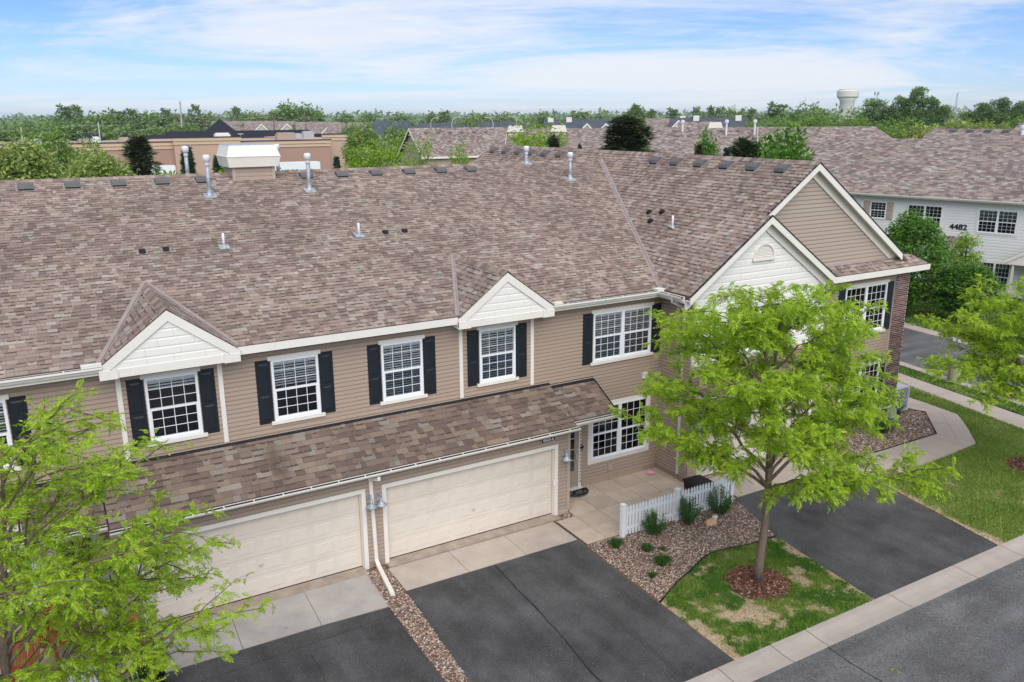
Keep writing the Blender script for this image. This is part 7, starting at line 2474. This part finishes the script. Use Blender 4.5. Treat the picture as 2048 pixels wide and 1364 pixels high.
# ================================================================ yard things
# white picket fence
def picket_fence(label, x0, x1, y, posts, group=None, h=.86):
    t = thing('picket_fence', label, 'fence', (x0, y, 0))
    for px in posts:
        g = G(); a = px - x0
        g.box(a - .055, a + .055, -.055, .055, 0, h + .07); p = g.build('post', m_whitepaint, t)
        g = G(); g.lathe([(.092, 0), (.092, .022), (.005, .075)], (a, 0, h + .07), 4); 
        g2 = G(); g2.add([(a - .07, -.07, h + .072), (a + .07, -.07, h + .072), (a + .07, .07, h + .072), (a - .07, .07, h + .072), (a - .07, -.07, h + .092), (a + .07, -.07, h + .092), (a + .07, .07, h + .092), (a - .07, .07, h + .092), (a, 0, h + .13)],
                         [(3, 2, 1, 0), (0, 1, 5, 4), (1, 2, 6, 5), (2, 3, 7, 6), (3, 0, 4, 7), (4, 5, 8), (5, 6, 8), (6, 7, 8), (7, 4, 8)]); g2.build('post_cap', m_whitepaint, p)
    for z in (.20, .62):
        g = G(); g.box(.0, x1 - x0, -.018, .018, z, z + .075); g.build('rail', m_whitepaint, t)
    g = G(); g.prism([(-.034, -.036, .06), (.034, -.036, .06), (.034, -.036, h - .03), (0, -.036, h + .03), (-.034, -.036, h - .03)], (0, .017, 0))
    me = g.mesh('picket', m_whitepaint)
    x = .115
    while x < x1 - x0 - .05:
        if min(abs(x + x0 - p) for p in posts) > .075:
            o = put('picket', me, t); o.location = (x, 0, random.uniform(-.006, .006)); o.rotation_euler = (0, random.uniform(-.008, .008), 0)
        x += .105
picket_fence('white picket fence between the paved patio and the gravel bed', 5.87, 9.75, -3.07, (5.87, 7.70, 9.70))
picket_fence('white picket fence under the left edge tree', -8.9, -6.30, -3.07, (-8.86, -6.34))

# shrubs along the fence
SHR = [(np.array([(0, 0, 0), (.5, -.24, .04), (1, 0, -.08), (.5, .24, .04)], float), np.array([(0, 1, 2, 3)]))]
m_tuft = leaf_mat('tuft_leaf', [(.03, .085, .014), (.055, .13, .02), (.10, .19, .035)], .25, .5, 3)
def shrub(label, x, y, h, r, n, seed):
    t = thing('garden_shrub', label, 'shrub', (x, y, 0), 0, None)
    rng = np.random.default_rng(seed)
    g = G(); P, D = [], []
    for k in range(22):
        a = rng.uniform(0, 6.28); q = r * math.sqrt(rng.random()); e = np.array([q * math.cos(a), q * math.sin(a), h * rng.uniform(.6, 1.0) * (1 - .35 * (q / r) ** 2)])
        pts = [np.array([.04 * math.cos(a), .04 * math.sin(a), 0]), e * np.array([.6, .6, .45]) + np.array([0, 0, .02]), e]
        g.tube(pts, [.010, .007, .003], 4, False)
        m = n // 22
        for j in range(m):
            s = .15 + .85 * rng.random() ** .8
            p = pts[0] * (1 - s) ** 2 + 2 * pts[1] * s * (1 - s) + pts[2] * s * s
            P.append(p + rng.normal(0, .035, 3)); d = rng.normal(0, 1, 3); d[2] = abs(d[2]) * .5 + .1; D.append(d)
    g.build('stems', m_barkdark, t)
    V, Fq = scatter(SHR, np.array(P), np.array(D), rng.uniform(.030, .062, len(P)), rng)
    put('foliage', np_mesh('foliage', V, Fq, m_shrub), t)
shrub('rounded dark green shrub before the left end of the fence', 6.66, -3.42, .86, .34, 2600, 1)
shrub('wide dark green shrub at the middle post of the fence', 7.78, -3.42, .92, .42, 3000, 2)
shrub('dark green shrub at the right end of the fence by the rock', 8.98, -3.42, .90, .42, 2600, 3)
shrub('low shrub under the left edge tree by the black planter', -6.0, -3.55, .75, .42, 2000, 4)
shrub('green shrub at the foot of the left picket fence', -7.0, -3.5, .6, .4, 1600, 6)
shrub('bushy shrub against the brick base beside the meter', 18.2, -1.75, .7, .45, 1600, 7)
shrub('dry reddish shrub by the walk corner in the right gravel bed', 20.3, -.75, .45, .4, 900, 8)
def tuft(label, x, y, h, r, n, seed):
    rng = np.random.default_rng(seed)
    V, Fc = [], []
    for k in range(n):
        a = rng.uniform(0, 6.28); q = r * .35 * math.sqrt(rng.random()); b = np.array([q * math.cos(a), q * math.sin(a), 0]); L = h * rng.uniform(.7, 1.2); w = .008
        out = np.array([math.cos(a), math.sin(a), 0]); s_ = np.array([-math.sin(a), math.cos(a), 0]) * w
        m_ = b + out * r * .4 * rng.uniform(.3, 1) + np.array([0, 0, L * .75]); e = b + out * r * rng.uniform(.6, 1.1) + np.array([0, 0, L * rng.uniform(.5, .95)])
        i = len(V); V += [b - s_, b + s_, m_ + s_ * .9, m_ - s_ * .9, e, e]; Fc += [(i, i + 1, i + 2, i + 3), (i + 3, i + 2, i + 4, i + 5)]
    g = G(); g.add(V, Fc)
    o = g.build('perennial_plant', m_tuft); o.location = (x, y, .01); tag(o, label, 'plant', None)
tuft('low green tuft nearest the patio corner in the gravel', 5.40, -3.42, .22, .20, 240, 1)
tuft('low green tuft second from the patio corner in the gravel', 5.95, -3.98, .18, .18, 200, 2)
tuft('largest grassy tuft in the middle of the gravel bed', 5.83, -4.73, .25, .24, 300, 3)
tuft('small sparse sprout nearest the driveway in the gravel', 5.25, -5.05, .15, .13, 90, 4)
tuft('tiny sprout between the tufts in the gravel', 6.32, -4.15, .09, .09, 50, 5)
# rock
rk = G(); rng = np.random.default_rng(4)
rk.lathe([(.09, 0), (.15, .04), (.145, .10), (.10, .155), (.03, .175)], n=9); rk.v = [(a * 1.25 + rng.normal(0, .012), b * .85 + rng.normal(0, .012), c + rng.normal(0, .008)) for a, b, c in rk.v]
o = rk.build('rock', mat('tan_rock', lin(196, 160, 128), .9, var=.15, scale=8), None); o.location = (8.36, -3.72, 0); tag(o, 'tan rock lying in the gravel left of the right hand shrub', 'rock')
o = G().box(-.11, .11, -.05, .05, 0, .10).build('landscape_light', m_whitepaint); o.location = (8.62, -3.58, .02); o.rotation_euler = (.2, .2, .5); tag(o, 'small white box lying by the fence shrub', 'box')
# door mat
n = 22
ps = [(.44 * math.cos(t), .0 - .44 * math.sin(t)) for t in np.linspace(0, math.pi, n)]
g = G(); g.prism([(x, y, 0) for x, y in ps], (0, 0, .018)); t = thing('door_mat', 'half round black scrollwork mat before the tan front door', 'door mat', (6.33, -.14, .033)); g.build('base', m_black, t)
g = G()
m_matgrey = mat('mat_relief', (.16, .155, .15), .7)
for k in range(34):
    a = random.uniform(.2, math.pi - .2); q = random.uniform(.10, .40) ; cx_, cy_ = q * math.cos(a), -q * .82 * math.sin(a) - .02; s0 = random.uniform(0, 6.28); rr = random.uniform(.02, .045)
    g.tube([(cx_ + rr * (1 - .6 * u_) * math.cos(s0 + u_ * 5), cy_ + rr * (1 - .6 * u_) * math.sin(s0 + u_ * 5), .020) for u_ in np.linspace(0, 1, 8)], .006, 4)
g.tube([(.96 * x, .96 * y - .01, .02) for x, y in ps], .008, 4)
g.build('scrollwork', m_matgrey, t)
# patio things: bin behind a trellis, watering can
t = thing('trash_bin', 'dark bin behind the fence at the patio end', 'bin', (8.95, -2.55, .03))
g = G(); g.add([(-.24, -.24, 0), (.24, -.24, 0), (.24, .24, 0), (-.24, .24, 0), (-.30, -.30, .62), (.30, -.30, .62), (.30, .30, .62), (-.30, .30, .62)], [(3, 2, 1, 0), (0, 1, 5, 4), (1, 2, 6, 5), (2, 3, 7, 6), (3, 0, 4, 7), (4, 5, 6, 7)]); g.build('body', m_black, t)
g = G(); g.box(-.32, .32, -.32, .32, .62, .66); g.box(-.1, .1, -.34, -.32, .60, .64); g.build('lid', m_black, t)
t = thing('pink_pot', 'small pink dish on the patio by the house wall', 'dish', (9.05, -.36, .03)); m_pink = mat('pink_plastic', lin(232, 160, 190), .5)
g = G(); g.lathe([(.08, 0), (.12, .04), (.125, .05), (.10, .04), (.03, .02)], n=14); g.build('dish', m_pink, t)
# left entrance: WELCOME board, pots, chairs
t = thing('welcome_sign', 'tall grey leaning board reading WELCOME beside the white door', 'sign', (-5.99, -.55, .03), 0)
m_signb = mat('weathered_board', lin(176, 172, 168), .8, var=.12, scale=6, stretch=(8, 8, .6))
g = G(); g.prism([(-.13, -.02, 0), (.13, -.02, 0), (.13, .16, 1.62), (-.13, .16, 1.62)], (0, .03, 0)); b_o = g.build('board', m_signb, t)
for i, ch_ in enumerate('WELCOME'):
    z = 1.48 - i * .215
    text(ch_, (0, -.024 + z * .111, z), .23, m_text_k, b_o, 'letter', rot=(R(90) - math.atan(.111), 0, 0), ext=.003)
def pot(label, x, y, s, mt, flower=None, leafy=True, name='flower_pot'):
    t = thing(name, label, 'flower pot', (x, y, .03))
    g = G(); g.lathe([(s * .62, 0), (s * .95, s * 1.6), (s * 1.05, s * 1.6), (s * 1.05, s * 1.78), (s * .93, s * 1.78), (s * .88, s * 1.55), (.01, s * 1.5)], n=16); g.build('pot', mt, t, True)
    o = put('foliage', crown('potbush', 0)[0], t); o.scale = (s * 1.0, s * 1.0, s * .7); o.location = (0, 0, s * 1.45)
    if flower:
        g = G(); rng = np.random.default_rng(3)
        for k in range(26):
            a = rng.uniform(0, 6.28); q = s * .8 * math.sqrt(rng.random()); c = np.array([q * math.cos(a), q * math.sin(a), s * 2.7 + rng.uniform(0, .06)])
            g.lathe([(.004, 0), (.035, .012), (.02, .03)], c, 6)
        g.build('flowers', flower, t)
m_redfl = mat('red_petals', (.70, .06, .03), .5)
m_stonepot = mat('stone_pot', lin(178, 164, 140), .8, var=.1, scale=6)
pot('stone pot with red flowers at the corner of the left garage door', -5.78, -1.62, .22, m_stonepot, m_redfl)
pot('dark planter under the left edge tree with iron dog ornament', -5.62, -3.2, .30, m_black)
pot('terracotta pot nearest the left picket fence', -7.35, -2.55, .20, m_terra)
pot('big terracotta pot beside the white door', -7.35, -.6, .30, m_terra)
def chair(label, x, y, rz):
    t = thing('garden_chair', label, 'chair', (x, y, .03), rz)
    g = G(); g.prism([(-.28, -.25, .40), (.28, -.25, .40), (.28, .28, .34), (-.28, .28, .34)], (0, 0, .035)); g.build('seat', m_wick, t)
    for k in range(5):
        a = -.24 + k * .12; hh = .98 - .05 * abs(k - 2)
        g = G(); g.prism([(a - .05, .26, .36), (a + .05, .26, .36), (a + .05, .46, hh), (a - .05, .46, hh)], (0, .022, .005)); g.build('back_slat', m_wick, t)
    for s in (-1, 1):
        for yy in (-.22, .28):
            g = G(); g.box(s * .29 - .03, s * .29 + .03, yy - .03, yy + .03, 0, .56 if yy < 0 else .50); g.build('leg', m_wick, t)
        g = G(); g.box(s * .31 - .06, s * .31 + .06, -.30, .36, .56, .585); g.build('armrest', m_wick, t)
chair('rust brown garden chair nearest the white door', -7.0, -1.2, R(20))
chair('rust brown garden chair nearest the left fence', -7.9, -2.1, R(-30))
t = thing('dog_ornament', 'black iron dog figure on a stake by the dark planter', 'ornament', (-5.72, -2.75, .0), R(10))
g = G(); g.tube([(0, 0, 0), (0, 0, .78)], .008, 5); g.build('stake', m_black, t)
g = G(); g.tube([(-.16, 0, .92), (-.08, 0, .93), (.08, 0, .94), (.14, 0, 1.0), (.18, 0, 1.06)], [.045, .06, .055, .04, .045], 8); g.tube([(.17, 0, 1.06), (.25, 0, 1.04)], [.04, .02], 6)
for (a, b) in ((-.15, .01), (-.10, -.02), (.08, .02), (.12, -.01)): g.tube([(a, b, .92), (a + .01, b, .78)], .014, 5)
g.tube([(-.17, 0, .95), (-.24, 0, 1.04)], [.015, .006], 5); g.lathe([(.02, 0), (.012, .05)], (.17, 0, 1.09), 5); g.build('figure', m_black, t)

# utility box, air conditioner, meter
t = thing('utility_pedestal', 'round topped pale green utility pedestal on the verge', 'pedestal', (25.8, .6, 0)); m_ped = mat('pedestal_green', lin(150, 152, 118), .6)
g = G(); g.lathe([(.22, 0), (.22, .62), (.235, .63), (.235, .80), (.20, .86), (.06, .89)], n=16); g.build('housing', m_ped, t, False)
g = G(); g.box(-.04, .04, -.245, -.215, .3, .5); g.build('lock_plate', m_steel, t)
t = thing('air_conditioner', 'grey louvred air conditioner unit behind the brick corner', 'air conditioner', (20.55, -.35, 0)); m_ac = mat('ac_case', (.50, .51, .52), .5)
g = G(); g.box(-.40, .40, -.40, .40, .05, .12); g.box(-.38, .38, -.38, .38, .92, .98); [g.box(a - .03, a + .03, b - .03, b + .03, .12, .92) for a in (-.36, .36) for b in (-.36, .36)]; g.build('case', m_ac, t)
g = G(); g.box(-.33, .33, -.33, .33, .12, .92); g.build('coil', m_ventdark, t)
sl_ = [frame((-.34, -.385, .15 + k * .055), (.68, 0, 0), (0, .012, .0), (0, 0, .02)) for k in range(14)] + [frame((-.385, -.34, .15 + k * .055), (.012, 0, 0), (0, .68, 0), (0, 0, .02)) for k in range(14)]
pieces('louvre', 'box', sl_, m_ac, t, 28)
t = thing('gas_meter', 'grey gas meter with pipes at the brick pier foot', 'meter', (18.85, -1.52, 0))
g = G(); g.box(-.14, .14, -.10, .10, .40, .72); g.lathe([(.10, 0), (.10, .12)], (0, 0, .72), 12); g.build('meter', m_steel, t); g = G(); g.tube([(-.2, 0, 0), (-.2, 0, .8), (-.08, 0, .86), (-.08, 0, .72)], .025, 6); g.tube([(.08, 0, .72), (.08, 0, .95), (.2, .1, .95), (.2, .2, .95)], .025, 6); g.build('pipes', m_steel, t)
# leaves dropped on the road
g = G()
V, Fq = scatter(FROND, np.array([(7.1, -10.1, .0), (7.2, -10.2, .0)]), np.array([(1, -.4, .05), (.7, -.8, .05)]), np.array([.28, .24]), RNG)
o = put('fallen_twig', np_mesh('fallen_twig', V, Fq, m_locust)); tag(o, 'bright green fallen leaf twig lying on the road', 'twig')
V, Fq = scatter(FROND, np.array([(-2.95, -2.6, .02)]), np.array([(1, .4, .05)]), np.array([.2]), RNG)
o = put('fallen_twig', np_mesh('fallen_twig', V, Fq, m_locust)); tag(o, 'small green leaf lying on the grey left apron', 'twig')

# ================================================================ the air between
hz = G(); hz.box(-5100, 6100, -1600, 5100, -1.1, 40.0)
m_haze = bpy.data.materials.new('haze_air'); m_haze.use_nodes = True
ht = m_haze.node_tree; ht.nodes.clear()
hv = ht.nodes.new('ShaderNodeVolumePrincipled'); hv.inputs['Color'].default_value = (.86, .92, 1.0, 1); hv.inputs['Density'].default_value = .00013; hv.inputs['Anisotropy'].default_value = .0
ho = ht.nodes.new('ShaderNodeOutputMaterial'); ht.links.new(hv.outputs[0], ho.inputs['Volume'])
hz.build('haze', m_haze, kind='stuff')
